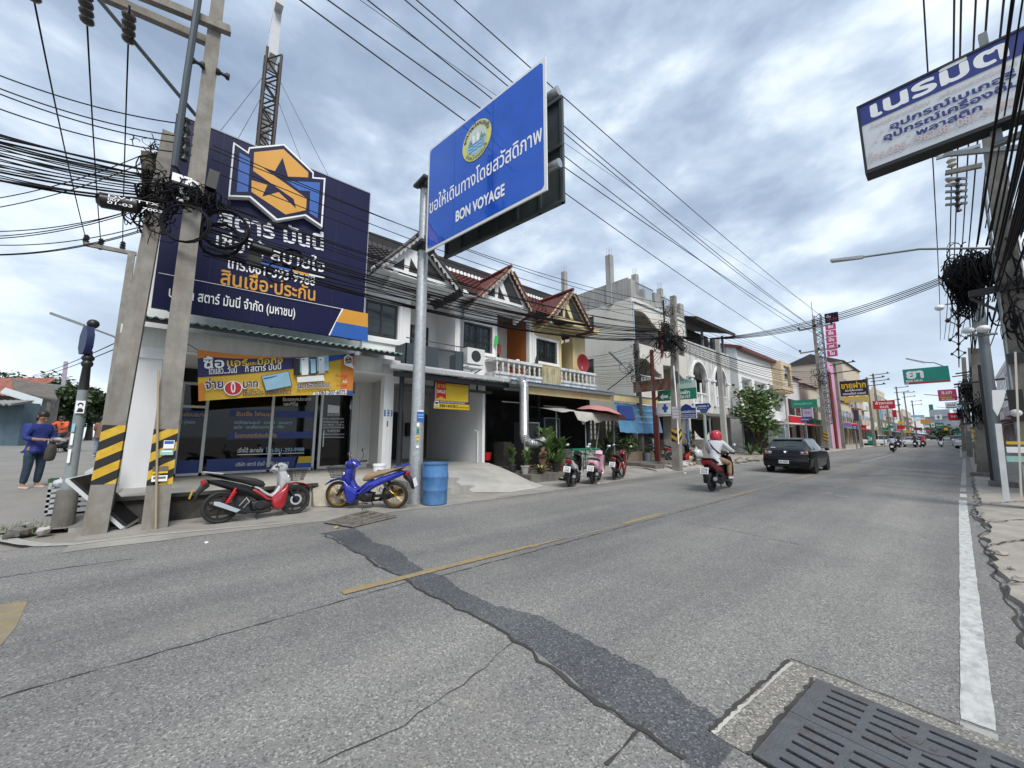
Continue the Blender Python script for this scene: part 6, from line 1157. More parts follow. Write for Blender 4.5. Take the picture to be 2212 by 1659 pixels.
def shophouse(label, side, X, ya, yb, ht, mat, seed, roof=None, depth=9, aw=None, group='shophouses down the street'):
    q = random.Random(seed); s = 1 if side == 'L' else -1
    o = thing('shophouse', label, 'building', (X, (ya+yb)/2, .1), group=group); w_ = yb-ya
    m = MB(); x0, x1 = sorted((X, X-s*depth)); nb = max(1, int(w_/3.6)); nf = max(1, int((ht-3.4)/3.1))
    m.box((x0, ya, 3.3), (x1, yb, ht)); m.box((x0 if s > 0 else x0+1.2, ya, .1), (x1-1.2 if s > 0 else x1, yb, 3.3))
    for i in range(nb+1): yy = min(ya+i*w_/nb, yb-.25); m.box((X-.3 if s > 0 else X, yy, .1), (X if s > 0 else X+.3, yy+.25, 3.3))
    m.build('wall', mat, o)
    fx = lambda d0, d1: (min(X+s*d0, X+s*d1), max(X+s*d0, X+s*d1))
    for i in range(nb):
        a, b = ya+(i+.12)*w_/nb, ya+(i+.88)*w_/nb
        for f in range(nf):
            z0 = 4.0+f*3.1; z1 = min(z0+1.9, ht-.4); lo, hi = fx(-.02, .05); p = MB(); p.box((lo, a, z0), (hi, b, z1)); wn = p.build('window', DARKG, o)
            lo, hi = fx(.0, .09); p = MB(); p.box((lo, a-.08, z0-.1), (hi, b+.08, z0)); p.box((lo, (a+b)/2-.04, z0), (hi, (a+b)/2+.04, z1)); p.build('sill', mat, wn)
            if q.random() < .5: lo, hi = fx(.05, .9); p = MB(); p.box((lo, a-.2, z0-.25), (hi, b+.2, z0-.12)); lo, hi = fx(.82, .9); p.box((lo, a-.2, z0-.12), (hi, b+.2, z0+.75)); p.build('balcony', mat, o)
        lo, hi = fx(-1.15, -1.1); p = MB(); p.box((lo, a-.3, .2), (hi, b+.3, 3.0)); p.build('shopfront', DARKIN if q.random() < .7 else plain('shutter_grey', (.35, .36, .37), .6), o)
    c = q.choice(SCOL); lo, hi = fx(.03, .12); MB().box((lo, ya+.3, 3.2), (hi, yb-.3, 3.9)).build('shop_fascia', aw or c, o)
    e0 = X+s*.1; e1 = X+s*q.uniform(1.2, 2.2); m = MB(); m.prism([(e0, ya+.1, 3.15), (e1, ya+.1, 2.75), (e1, yb-.1, 2.75), (e0, yb-.1, 3.15)], (0, 0, .05)); m.build('awning', q.choice([GREYP, RED, BLUR, WHITE2, GRN]), o)
    if roof: m = MB(); m.prism([(x0-.4, ya-.2, ht), (x1+.4, ya-.2, ht), ((x0+x1)/2, ya-.2, ht+2.0)], (0, w_+.4, 0)); m.build('roof', roof, o)
    else: lo, hi = fx(-.3, .05); m = MB(); m.box((lo, ya, ht), (hi, yb, ht+.6)); m.build('parapet', mat, o)
    return o
y = 52.6; rd = random.Random(5)
D = ['white', 'cream', 'pink', 'grey', 'beige', 'teal']
L_ = [('white shophouse with red tiled gable beyond the white balcony building', 52.6, 59, 8.6, 0, TILER), ('red roofed low shophouse beside the pink tower', 62.2, 70, 8.4, 4, TILER), ('grey shophouse with awnings past the pink tower', 70.2, 80, 7.2, 3, None), ('cream shophouse beyond the black pawn sign', 80.2, 92, 7.5, 1, TILER), ('beige four storey block with a dark red roof line', 92.5, 112, 15.5, 4, TILED), ('white shophouse beyond the beige block', 112.3, 128, 9.5, 0, None), ('pale cream block with roof terraces in the distance', 128.3, 150, 13, 1, None), ('distant grey shophouse', 150.5, 172, 10, 3, None), ('distant white shophouse', 172.5, 200, 9, 0, None), ('far beige shophouse at the end of the left row', 200.5, 240, 11, 4, None), ('farthest pale block closing the left row', 240.5, 330, 9, 0, None)]
for k, (lb_, a, b, h, c, r) in enumerate(L_): shophouse(lb_+' on the far footway' if len(lb_.split()) < 8 else lb_, 'L', -12.6-.3*(k % 3), a, b, h, WCOL[c], 30+k, r)
R_l = [('pale shophouse partly hidden behind the thick dark pole', 15.5, 24, 7, 0), ('orange red striped shophouse behind the camera post', 24.3, 34, 9, 4), ('white shophouse past the camera post on the near footway', 34.3, 46, 8.5, 0), ('cream shophouse on the near footway', 46.3, 60, 10, 1), ('grey shophouse on the near footway', 60.3, 78, 9, 3), ('white distant shophouse on the near footway', 78.5, 100, 10.5, 0), ('beige distant shophouse on the near footway', 100.5, 130, 9, 4), ('far cream shophouse on the near footway', 130.5, 170, 11, 1), ('farthest pale shophouse on the near footway', 170.5, 300, 9, 0)]
for k, (lb_, a, b, h, c) in enumerate(R_l): shophouse(lb_ if k else lb_, 'R', 4.6+.3*(k % 2) if k < 7 else 4.6, a, b, h, WCOL[c], 60+k, None, aw=(BRED if k == 1 else None))
m = MB();
for i in range(7): m.box((4.3, 25+i*1.25, 3.9), (4.58, 25.5+i*1.25, 9))
tag(m.build('facade_fins', pm('orange_red_fin', (.5, .12, .06), .7), bpy.data.objects.get('none')), 'orange red upright fins on the shophouse behind the camera post', 'facade fins')
pt_ = thing('pink_tower', 'slim pink and lilac tower block with small openings behind the crossarm pole', 'building', (-13, 60.5, 0)); TW = plain('tower_lilac', (.56, .46, .56), .8)
xb = at(1784, 830, Y=58.6).x; xa = at(1768, 830, Y=58.6).x; yb = at(1803, 830, X=xb).y; zt4 = at(1780, 772, Y=58.6).z; MB().box((xa, 58.6, 0), (xb, 59, zt4)).build('side_wall', plain('tower_pale', (.60, .56, .60), .8), pt_); MB().box((xa, 59, 0), (xb, yb, zt4-.2)).build('front_wall', pm('tower_pink', (.62, .30, .46), .8, var=.08), pt_)
m = MB(); m.box((xb, 59.6, 8.6), (xb+.05, 60.8, 9.6)); m.box((xb, 59.6, 5.8), (xb+.05, 60.8, 6.4)); m.build('opening', DARKG, pt_)
def lattice(parent, c, w_, z0, z1, mat, n_=10, r=.02, name='lattice_mast'):
    m = MB(); cs = [V(c[0]+sx*w_/2, c[1]+sy*w_/2, 0) for sx, sy in ((-1, -1), (1, -1), (1, 1), (-1, 1))]
    for p in cs: m.tube([p+V(0, 0, z0), p+V(0, 0, z1)], r*1.6, 5)
    h = (z1-z0)/n_
    for i in range(n_):
        for j in range(4):
            a, b = cs[j], cs[(j+1) % 4]; m.tube([a+V(0, 0, z0+i*h), b+V(0, 0, z0+i*h)], r, 4); m.tube([a+V(0, 0, z0+i*h), b+V(0, 0, z0+(i+1)*h)] if (i+j) % 2 else [b+V(0, 0, z0+i*h), a+V(0, 0, z0+(i+1)*h)], r, 4)
    return m.build(name, mat, parent)
def fsign(name, label, x0, y0_, x1, y1_, Y, mat, texts=(), post=None, d=.15, cat='sign', tilt=0, group=None):
    """sign facing the traffic in a plane Y=const; corners given as photo pixels (top-left, bottom-right)"""
    p, q = at(x0, y0_, Y=Y), at(x1, y1_, Y=Y); bl = V(p.x, Y, at(x0, y1_ if not tilt else y0_+(y1_-y0_)*.9, Y=Y).z); W_ = q.x-p.x; zt0 = p.z; bz = bl.z
    o = thing(name, label, cat, (p.x+W_/2, Y, bz), group=group); MB().box((p.x, Y, bz), (q.x, Y+d, zt0)).build('board', mat, o); H__ = zt0-bz
    a = Art((p.x, Y, bz), (1, 0, 0), (0, 0, 1))
    for t_ in texts:
        if t_[0] == 'r': a.rect(t_[1], t_[2]*W_, t_[3]*H__, t_[4]*W_, t_[5]*H__)
        elif t_[0] == 's': a.shape(t_[1], [(x*W_, yy*H__) for x, yy in t_[2]])
        else: a.text(t_[1], t_[2], (t_[3]*W_, t_[4]*H__), (t_[5]*W_, t_[4]*H__), t_[6]*H__, t_[7] if len(t_) > 7 else .02)
    if texts: a.done(o)
    if post:
        m = MB()
        for px_, z0 in post: m.tube([(p.x+W_*px_, Y+d/2, z0), (p.x+W_*px_, Y+d/2, bz)], .06, 6)
        m.build('post', GREYP, o)
    return o
T = lambda m, s, a, y, b, h, bo=.02: ('t', m, s, a, y, b, h, bo)
Yv = 57.5; cells = [((345, 205), (483, 295), NAVY, [T(WPRT, 'เงิน', .12, .5, .45, .4), T(RED, 'ติดล้อ', .2, .18, .9, .4)])]+[((352+4*i, 302+62*i), (456+4*i, 358+62*i), PINK, [T(WPRT, s, .25, .28, .75, .75, .04)]) for i, s in enumerate(('สิน', 'เชื่อ', 'เงิน', 'เทอร์', 'โบ'))]
vs_ = None
for (a0, b0), (a1, b1), mt, tx in cells:
    x0, y0_ = c4r(a0, b0); x1, y1_ = c4r(a1, b1)
    fs_ = fsign('tower_sign_panel', {0: 'navy top panel of the tall roadside loan sign'}.get(0 if mt is NAVY else 1, 'crimson panel of the tall roadside loan sign reading '+tx[0][2]), x0, y0_, x1, y1_, Yv, mt, tx, cat='sign', group='panels of the tall loan sign')
o_ = thing('lattice_mast', 'steel lattice mast carrying the tall navy and crimson loan sign', 'mast', (-12.6, 58, 0)); p = at(*c4r(320, 620), Y=58); p2 = at(*c4r(320, 240), Y=58); lattice(o_, (p.x, 58), .7, 3, p2.z+.5, GREYP, 22, .035)
for y0_ in (8, 12, 16): pass
X0 = -9.2
def Yof(x, y_): return at(x, y_, X=X0).y
fsign('green_sign', 'faded blank green sign hung from the crossarm pole', *c4r(33, 1012), *c4r(282, 1085), 47.5, GRN, [T(LBLU, 'เปิดบริการ', .1, .4, .8, .35, .01)]);
pw = fsign('pawn_sign', 'black sign with big gold letters above a yellow strip', *c4r(484, 835), *c4r(760, 975), 62, BLK, [T(YEL, 'ขายฝาก', .05, .50, .95, .52, .03), T(WPRT, 'ซ่อม-รับซื้อ-ขายฝาก', .18, .30, .82, .18), T(WPRT, 'มอเตอร์ไซค์ รถยนต์', .08, .08, .92, .18)], post=((.5, 0),))
fsign('yellow_strip_sign', 'pale yellow strip sign with blue letters under the black sign', *c4r(528, 982), *c4r(764, 1035), 62, YEL, [T(LBLU, 'ร้านเพชรพลาสติก', .12, .25, .92, .6, .02)])
fsign('gold_shop_sign', 'crimson gold shop sign with curly white letters', *c4r(795, 1018), *c4r(1012, 1095), 80, RED, [T(WPRT, 'ห้างทอง', .12, .55, .9, .45), T(WPRT, 'อมร', .3, .12, .7, .45)], post=((.3, 0),))
fsign('small_banner_sign', 'small pale violet banner over the far street name sign', *c4r(140, 1092), *c4r(238, 1165), 49, plain('violet_pale', (.42, .40, .58)), [T(PINK, 'ชานม', .2, .4, .8, .5)])
fsign('street_name_sign', 'small dark blue arrow street name sign in the distance', *c4r(120, 1172), *c4r(215, 1210), 48, DNAVY, [T(WPRT, 'ซอยมายเลย 3', .08, .4, .9, .45)], post=((.5, .2),))
fsign('dark_panel_sign', 'tall dark menu board standing beyond the pawn sign', *c4r(610, 1100), *c4r(668, 1205), 58, plain('dark_violet', (.05, .04, .07)), [])
fsign('green_24_sign', 'green board with the number twenty four beside the far pickup', *c4r(740, 1320), *c4r(805, 1420), 72, GRN, [T(WPRT, '24', .15, .35, .85, .5, .03)])
fsign('round_sign', 'dark blue board with a white ring emblem by the far pole', *c4r(605, 1240), *c4r(650, 1285), 56, DNAVY, [('s', WPRT, [(.5+.3*cos(i*pi/8), .5+.3*sin(i*pi/8)) for i in range(16)]), ('s', DNAVY, [(.5+.18*cos(i*pi/8), .5+.18*sin(i*pi/8)) for i in range(16)])], post=((.5, .2),))
for k, (x0, y0_, x1, y1_, Y, mt) in enumerate(((1170, 1175, 1290, 1205, 120, WPRT), (1240, 1190, 1335, 1230, 118, ORAN), (1150, 1150, 1280, 1172, 122, LBLU), (1020, 1245, 1100, 1280, 100, RED), (975, 1100, 1025, 1170, 88, RED), (1318, 1050, 1365, 1100, 150, GRN), (1030, 1205, 1080, 1235, 105, YEL), (930, 1245, 990, 1270, 95, GRN), (1180, 1265, 1260, 1290, 135, BRED), (1265, 1245, 1330, 1262, 140, WPRT), (1590, 1045, 1680, 1095, 58, LBLU), (1655, 1215, 1720, 1240, 48, WPRT), (1600, 1240, 1660, 1275, 75, RED), (1560, 1290, 1620, 1320, 90, GRN), (1290, 1290, 1340, 1310, 150, PINK), (1100, 1290, 1160, 1315, 128, ORAN), (860, 1120, 900, 1190, 78, LBLU), (1460, 1265, 1500, 1290, 120, YEL))):
    fsign('hanging_sign', ('plain white', 'orange', 'pale blue striped', 'wide red', 'upright red', 'green and red', 'yellow', 'low green', 'dull red', 'small white', 'pale blue near side', 'white near side', 'red near side', 'green near side', 'pink', 'low orange', 'upright pale blue', 'yellow near side')[k]+' distant shop sign hanging among the far shopfronts', *c4r(x0, y0_), *c4r(x1, y1_), Y, mt, group='distant hanging shop signs')
gc = fsign('pharmacy_cross_sign', 'white panel with a dark green cross high over the far road', *c4r(1372, 1146), *c4r(1447, 1190), 105, WPRT, [('r', GRN, .42, .1, .58, .9), ('r', GRN, .28, .36, .72, .64)]); fsign('pharmacy_strip_sign', 'small green sign with a white cross panel below the cross sign', *c4r(1340, 1222), *c4r(1463, 1262), 105, GRN, [('r', WPRT, 0, 0, .28, 1), ('r', GRN, .1, .2, .18, .8), ('r', GRN, .05, .4, .23, .6), T(WPRT, 'ร้านยา', .4, .3, .9, .5)])
bd = fsign('pharmacy_sign', 'green pharmacy sign with big white Thai word and red bottom strip', *c4r(1073, 725), *c4r(1530, 865), 30, plain('turquoise_print', (.012, .26, .21)), [('r', RED, 0, 0, 1, .09), ('r', WPRT, 0, .0, .1, .05), T(WPRT, 'ยา', .07, .38, .46, .78, .05), T(WPRT, 'BEAR DRUG', .05, .13, .42, .2, .03)], d=.2)
fsign('magenta_sign', 'magenta sign with white letters and a yellow strip behind the lamp', *c4r(1400, 915), *c4r(1592, 1018), 46, PINK, [T(WPRT, 'อ.นท', .2, .6, .75, .45, .03), T(ORAN, 'ศูนย์รวมยาง', .1, .42, .92, .2), ('r', YEL, .12, .22, .72, .34), T(WPRT, '081-0000000', .15, .06, .85, .15)], d=.2)
fsign('white_sign', 'grey white sign with dark script below the magenta sign', *c4r(1470, 1030), *c4r(1588, 1088), 55, WPRT, [T(BLK, 'เรนบาร์', .15, .4, .85, .5), ('r', GREYP, .05, .1, .95, .25)]); fsign('appliance_sign', 'red appliance shop sign with white letters over a white strip', *c4r(1495, 1128), *c4r(1655, 1200), 62, RED, [T(WPRT, 'FUJITSU', .2, .4, .85, .35, .02), ('r', WPRT, .2, -.25, .98, -.02)])
fsign('yellow_notice', 'yellow notice board strapped to a pole on the near footway', *c4r(1722, 1285), *c4r(1785, 1400), 27, YEL, [T(LNAVY, 'รับ', .2, .6, .8, .3), T(LNAVY, 'ซื้อ', .2, .2, .8, .3)]); fsign('white_notice', 'white notice board strapped beside the yellow one', *c4r(1775, 1290), *c4r(1835, 1330), 26, WPRT, [T(LNAVY, 'เช่า', .2, .3, .8, .5)]); fsign('cream_notice', 'cream blank board above the yellow notice', *c4r(1675, 1245), *c4r(1735, 1300), 34, plain('cream_board', (.6, .57, .42)))
for k, (x, yb_, yt, Y) in enumerate(((530, 1470, 650, 58), (820, 1440, 790, 74), (880, 1400, 755, 84), (690, 1400, 1095, 66), (1075, 1330, 880, 115), (1140, 1320, 930, 132), (970, 1390, 1000, 98), (1205, 1315, 1010, 150))):
    px_, py_ = c4r(x, yb_); b_ = V(at(px_, py_, Y=Y).x, Y, .15); tp = at(*c4r(x-18, yt), Y=Y)
    o = conc_pole(('stained', 'pale', 'slim', 'short', 'far', 'farther', 'grey', 'last')[k]+' concrete pole on the far footway of the distant street', b_, V(b_.x, Y, tp.z), .34, .22, hole_discs=False, group='distant concrete poles')
    for j in range(2 if k != 3 else 0): MB().bar((b_.x-.4, Y-.15, tp.z-.3-1.0*j), (b_.x+1.9, Y-.15, tp.z-.15-1.0*j), .10).build('crossarm', DGREY, o); MB().lathe([(.08, 0), (.12, .1), (.05, .25)], (b_.x+1.7, Y-.15, tp.z-.2-1.0*j), 6).build('insulator', BLK, o)
for k, (x, yb_, yt, Y, w_) in enumerate(((1820, 1560, 530, 24, .36), (1770, 1480, 520, 33, .30), (1690, 1440, 610, 44, .30), (1640, 1400, 900, 60, .3))):
    px_, py_ = c4r(x, yb_); b_ = V(at(px_, py_, Y=Y).x, Y, .06); tp = at(*c4r(x-70+12*k, yt), Y=Y); o = conc_pole(('nearest', 'second', 'third', 'fourth')[k]+' concrete pole past the camera post on the near footway', b_, V(tp.x, Y, tp.z), w_, .22, hole_discs=False, group='concrete poles on the near footway')
    for j in range(3): MB().bar((tp.x-.7, Y-.2, tp.z-1.4-.8*j), (tp.x+.6, Y-.2, tp.z-1.3-.8*j), .07).build('crossarm', DGREY, o)
    tangle((tp.x-.2, Y, tp.z-2.5), .55, 110, 'cable_tangle', ('nearest', 'second', 'third', 'fourth')[k]+' small tangle of cables on the poles past the camera post', 70+k, (.7, .7, 1.2), .012, True)
p = at(*c4r(1890, 1560), Y=21); p2 = at(*c4r(1800, 680), Y=21); one('black_post', MB().bar(V(p.x, 21, .06), V(p2.x, 21, p2.z), .13), BLK, 'thin black steel post between the camera post and the concrete poles', 'post')
bx = at(*c4r(1835, 1205), Y=21.5); by = at(*c4r(1915, 1370), Y=21.5); one('black_cabinet', MB().box((bx.x, 21.4, by.z), (by.x, 21.8, bx.z)), BLK, 'black cabinet fixed on the post past the camera post', 'cabinet')
for k, (x0, x1, y0_, y1_, Y, mt, lb_) in enumerate(((1760, 1825, 1405, 1510, 25.5, plain('bin_grey', (.28, .27, .24), .8), 'grey litter bin at the foot of a pole on the near footway'), (1838, 1905, 1390, 1510, 25.5, GRN, 'dark green wheeled bin beside the grey litter bin'))):
    a0, a1 = at(*c4r(x0, y0_), Y=Y), at(*c4r(x1, y1_), Y=Y); t = thing('litter_bin', lb_, 'bin', (a0.x, Y, .06), group='bins on the near footway'); m = MB(); m.add([(a0.x+.05, Y+.05, .06), (a1.x-.05, Y+.05, .06), (a1.x-.05, Y+.5, .06), (a0.x+.05, Y+.5, .06), (a0.x, Y, a0.z), (a1.x, Y, a0.z), (a1.x, Y+.55, a0.z), (a0.x, Y+.55, a0.z)], [(0,3,2,1),(4,5,6,7),(0,1,5,4),(1,2,6,5),(2,3,7,6),(3,0,4,7)]); m.build('body', mt, t); MB().box((a0.x-.03, Y-.03, a0.z), (a1.x+.03, Y+.58, a0.z+.07)).build('lid', mt, t)
b_ = at(*c4r(1830, 1570), Y=23.5); one('pole_base', MB().lathe([(.4, 0), (.38, .1), (.22, .14), (.16, .5), (.14, .5)], (b_.x, 23.5, .06), 8), OLDC, 'dark flared iron pole base on the near footway', 'pole base')
def leaves(m, c, rad, n_, size, q, k=0, flat=.5):
    for _ in range(n_):
        v = V(q.gauss(0, 1), q.gauss(0, 1), q.gauss(0, 1)).normalized()*(q.random()**.4); p = V(c[0]+v.x*rad[0], c[1]+v.y*rad[1], c[2]+v.z*rad[2])
        a = V(q.gauss(0, 1), q.gauss(0, 1), q.gauss(0, flat)).normalized(); b = a.cross(V(q.gauss(0, .6), q.gauss(0, .6), 1)).normalized(); s = size*q.uniform(.6, 1.3)
        m.add([p-a*s, p+b*s*.45, p+a*s, p-b*s*.45], [(0, 1, 2, 3)], k+q.choice([0, 0, 1]))
FOL = [pm('leaf_dark', (.035, .065, .022), .7, var=.4, scale=1.5), pm('leaf_mid', (.065, .10, .032), .65, var=.4, scale=1.5)]
FOL2 = [pm('leaf_green', (.085, .15, .04), .6, var=.35, scale=2), pm('leaf_light', (.17, .24, .08), .55, var=.3, scale=2)]
BARK = pm('bark', (.10, .08, .06), .9, var=.3, scale=8)
def tree(label, base, h, rad, n_, size, seed, mats=FOL, group='trees along the side street', blobs=7, trunk=.3):
    q = random.Random(seed); b_ = Vector(base); o = thing('tree', label, 'tree', base, group=group); m = MB(); top = b_+V(0, 0, h*.62); m.tube([b_, b_+V(.1, 0, h*.3), top], [trunk, trunk*.7, trunk*.35], 8)
    f = MB()
    for i in range(blobs):
        a = q.uniform(0, 6.3); d = q.uniform(.2, .8); c = b_+V(cos(a)*rad*d, sin(a)*rad*d, h*q.uniform(.45, .92)); m.tube([b_+V(0, 0, h*.35), b_.lerp(c, .6)+V(0, 0, h*.1), c], [trunk*.4, trunk*.25, trunk*.08], 5)
        leaves(f, c, (rad*.5, rad*.5, h*.20), n_//blobs, size, q)
    m.build('trunk', BARK, o); f.build('crown', mats, o, smooth=0); return o
def spt(px, py, d):
    v = Vector(_F*FOC+_Rv*(px-1106)+_U*(829.5-py)); return V(0, 0, CAM_H)+v*(d/FOC)
for k, (x, yb_, d, h, r, n_, lb_) in enumerate(((480, 1120, 34, 6.0, 3.2, 3000, 'olive green bushy tree behind the rider in the orange vest'), (560, 1050, 40, 6.5, 3.5, 2200, 'tall dark tree behind the olive tree'), (790, 1030, 38, 6.0, 2.6, 2200, 'dark tree right of the grey sign post'), (130, 900, 52, 11.5, 5, 1800, 'dark tree crown above the red shed roof'), (380, 900, 55, 11, 4.5, 1800, 'dark tree beyond the stained grey house'), (660, 1050, 60, 10, 5, 1500, 'distant dark trees massed beyond the teal fence'), (860, 1040, 50, 7.0, 2.6, 1300, 'thin tree by the orange roofed house'))):
    p = spt(*c17(x, yb_), d); tree(lb_, (p.x, p.y, zs(p.x)), h*.80, r*.9, n_, .28 if d < 45 else .36, 90+k)
def shed(name, label, px0, px1, pyt, pyb, d, mat, roof, depth=5, rh=.9, cat='shed'):
    a_, b_ = spt(px0, pyb, d), spt(px1, pyb, d); z0, z1 = a_.z-.6, spt(px0, pyt, d).z; o = thing(name, label, cat, (b_.x, b_.y, zs(b_.x))); u_ = (b_-a_); u_.z = 0; L0 = u_.length; u_.normalize(); n_ = V(-u_.y, u_.x, 0)
    m = MB(); P = lambda s, t_, z: V(a_.x, a_.y, z)+u_*s+n_*t_
    m.prism([P(0, 0, z0), P(L0, 0, z0), P(L0, 0, z1), P(0, 0, z1)], n_*depth); m.build('wall', mat, o)
    if roof: corr(P(-.5, -1.0, z1-.15), u_, (n_*depth+V(0, 0, rh)), L0+1.2, depth*1.3, .3, .05, roof, 'roof', o, .05)
    return o
BLUS = pm('blue_sheet_wall', (.06, .105, .135), .6, var=.25, scale=2, streak=.4, stcol=(.14, .16, .16), stmap=(6, 6, .3)); shed('blue_shed', 'blue corrugated sheet shed on the left side of the side street', -230, 37, 869, 966, 20, BLUS, pm('grey_sheet', (.22, .22, .21), .8, var=.3), .7, rh=.2)
shed('tiled_house', 'low house with a faded red tiled roof beyond the blue shed', -160, 62, 852, 915, 30, OLDC, pm('faded_red_tile', (.26, .10, .075), .85, var=.35, scale=3), rh=1.7, depth=1.8, cat='house')
shed('stained_house', 'stained grey concrete house behind the red roof', 64, 101, 828, 900, 40, GREYST, None, 1.5, cat='house'); shed('teal_fence', 'teal sheet fence along the side street behind the grey sign post', 141, 176, 886, 930, 36, plain('teal_sheet', (.06, .26, .23), .6), None, .2, cat='fence'); shed('orange_roof_house', 'distant house with an orange roof at the end of the side street', 205, 246, 874, 892, 60, WHITE, pm('orange_tile', (.42, .16, .07), .8, var=.2), rh=1.6, depth=2, cat='house')
a_, b_ = spt(*c17(0, 770), 21), spt(*c17(360, 880), 21.5); one('shed_canopy', MB().prism([a_, b_, b_+V(-3, -.5, .5), a_+V(-3, -.5, .5)], (0, 0, .06)), plain('canopy_pale', (.5, .54, .52)), 'pale sheet canopy sticking out of the blue shed', 'canopy')
a_, b_ = spt(*c17(120, 770), 24), spt(*c17(500, 835), 24.5); one('lean_to_roof', MB().prism([a_, b_, b_+V(-4, -1, 1.2), a_+V(-4, -1, 1.2)], (0, 0, .1)), pm('old_sheet', (.12, .105, .09), .9, var=.4), 'dark rusty lean-to roof beyond the blue shed', 'roof'); m = MB(); a_ = spt(*c17(430, 850), 24.4); m.bar((a_.x, a_.y, zs(a_.x)), a_, .15); one('lean_to_post', m, OLDC, 'grey post holding the dark lean-to roof', 'post')
a_ = spt(*c17(180, 1040), 25); m = MB(); rd = random.Random(4)
for i in range(14): p = a_+V(rd.uniform(-3, 1.2), rd.uniform(-1.2, 1.5), 0); m.box((p.x-.3, p.y-.3, zs(p.x)), (p.x+.3, p.y+.3, zs(p.x)+rd.uniform(.5, 1.8)))
one('stall_clutter', m, pm('stall_brown', (.14, .11, .06), .9, var=.7, scale=2), 'brown and yellow clutter heaped under the lean-to roof', 'clutter'); p = spt(*c17(575, 690), 50); one('far_post', MB().bar((p.x, p.y, zs(p.x)), spt(*c17(575, 495), 50), .35), plain('post_violet', (.35, .3, .38)), 'pale slanting post rising above the distant trees', 'post'); p = spt(*c17(215, 745), 29); one('satellite_dish', MB().lathe([(.0, .12), (.3, .08), (.5, .0), (.5, .02), (.3, .1), (0, .14)], p, 14, 'y'), BLK, 'black satellite dish on the edge of the red tiled roof', 'satellite dish')
wire(spt(*c17(300, 610), 50), at(*c17(1010, 330), X=-21), .2, .02, 'thin distant line crossing the sky over the side street', 'distant lines over the side street'); wire(spt(*c17(310, 625), 50), at(*c17(1015, 380), X=-21), .2, .02, 'thin distant line crossing the sky over the side street', 'distant lines over the side street')
rd = random.Random(17)
q = random.Random(3); m = MB()
for i in range(60): leaves(m, (q.uniform(-60, 40), q.uniform(330, 420), q.uniform(1, 6)), (7, 5, 5), 130, 1.4, q)
o = m.build('distant_trees', FOL, smooth=0); o['kind'] = 'stuff'
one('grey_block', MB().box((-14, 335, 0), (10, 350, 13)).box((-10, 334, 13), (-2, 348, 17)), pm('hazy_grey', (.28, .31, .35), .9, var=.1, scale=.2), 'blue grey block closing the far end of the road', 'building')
def ring(m, c, R, r, axis='y', n=24, k=8, mk=None, sq=1.0):
    vs = []
    for i in range(n):
        a = 2*pi*i/n
        for j in range(k):
            b = 2*pi*j/k; rr = R+r*cos(b); h = r*sq*sin(b); p = (rr*cos(a), h, rr*sin(a)) if axis == 'y' else (rr*cos(a), rr*sin(a), h) if axis == 'z' else (h, rr*cos(a), rr*sin(a)); vs.append((c[0]+p[0], c[1]+p[1], c[2]+p[2]))
    m.add(vs, [(i*k+j, i*k+(j+1) % k, ((i+1) % n)*k+(j+1) % k, ((i+1) % n)*k+j) for i in range(n) for j in range(k)], mk); return m
def bwheel(parent, x, r, rimm, style, wd=.045, front=False):
    w_ = ring(MB(), (x, 0, r), r-wd*.8, wd*.8, 'y', 28, 8, sq=1.05).build('wheel', RUB, parent, local=True)
    m = MB(); ring(m, (x, 0, r), r-wd*1.75, .016, 'y', 28, 6, sq=1.6); m.lathe([(.0, -.06), (.035, -.055), (.04, 0), (.035, .055), (0, .06)], (x, 0, r), 12, 'y')
    if style == 'cast':
        for i in range(6): a = i*pi/3+.3; m.bar((x+.03*cos(a), 0, r+.03*sin(a)), (x+(r-wd*1.7)*cos(a), 0, r+(r-wd*1.7)*sin(a)), .022, .03, w2=.03)
    else:
        for i in range(18): a = i*pi/9; s = .03*(-1)**i; m.tube([(x+.03*cos(a+.5), s, r+.03*sin(a+.5)), (x+(r-wd*1.7)*cos(a), 0, r+(r-wd*1.7)*sin(a))], .0035, 4)
    m.build('rim', rimm, w_, local=True)
    if front: ring(MB(), (x, -.07, r), .088, .018, 'y', 20, 4, sq=.12).build('brake_disc', SILV, w_, local=True)
def mirrors(parent, x, z, w_=.17, stalk=BLK, up=.2, face=1):
    for s in (-1, 1):
        m = MB(); m.tube([(x, s*w_, z), (x-.02, s*(w_+.07), z+up*.6), (x, s*(w_+.10), z+up)], .007, 5); m.ball((x+.01, s*(w_+.12), z+up+.035), .055, 12, sq=(.35, 1.15, .8)); mo = m.build('mirror', stalk, parent, local=True)
        MB().ball((x-.012, s*(w_+.12), z+up+.035), .047, 12, sq=(.12, 1.15, .8)).build('mirror_glass', MIRR, mo, local=True)
def plate(parent, c, tilt, lines, w_=.21, h=.17, back=None, face=-1):
    d = V(cos(tilt)*face*-1, 0, sin(tilt)); up = V(sin(tilt)*.6, 0, cos(tilt)).normalized() if False else V(.25, 0, 1).normalized()
    u_ = V(0, -1, 0); o = Vector(c)-u_*(-0)-up*h/2-u_*w_/2
    p = MB().prism([o, o+u_*w_, o+u_*w_+up*h, o+up*h], u_.cross(up)*-.004).build('number_plate', back or WPRT, parent, local=True)
    a = Art(o, u_, up)
    for s, y_, hh in lines: a.text(BLK, s, (w_*.14, h*y_), (w_*.86, h*y_), h*hh, .02)
    if lines: a.mb.build('plate_lettering', a.mats, p, smooth=0, local=True)
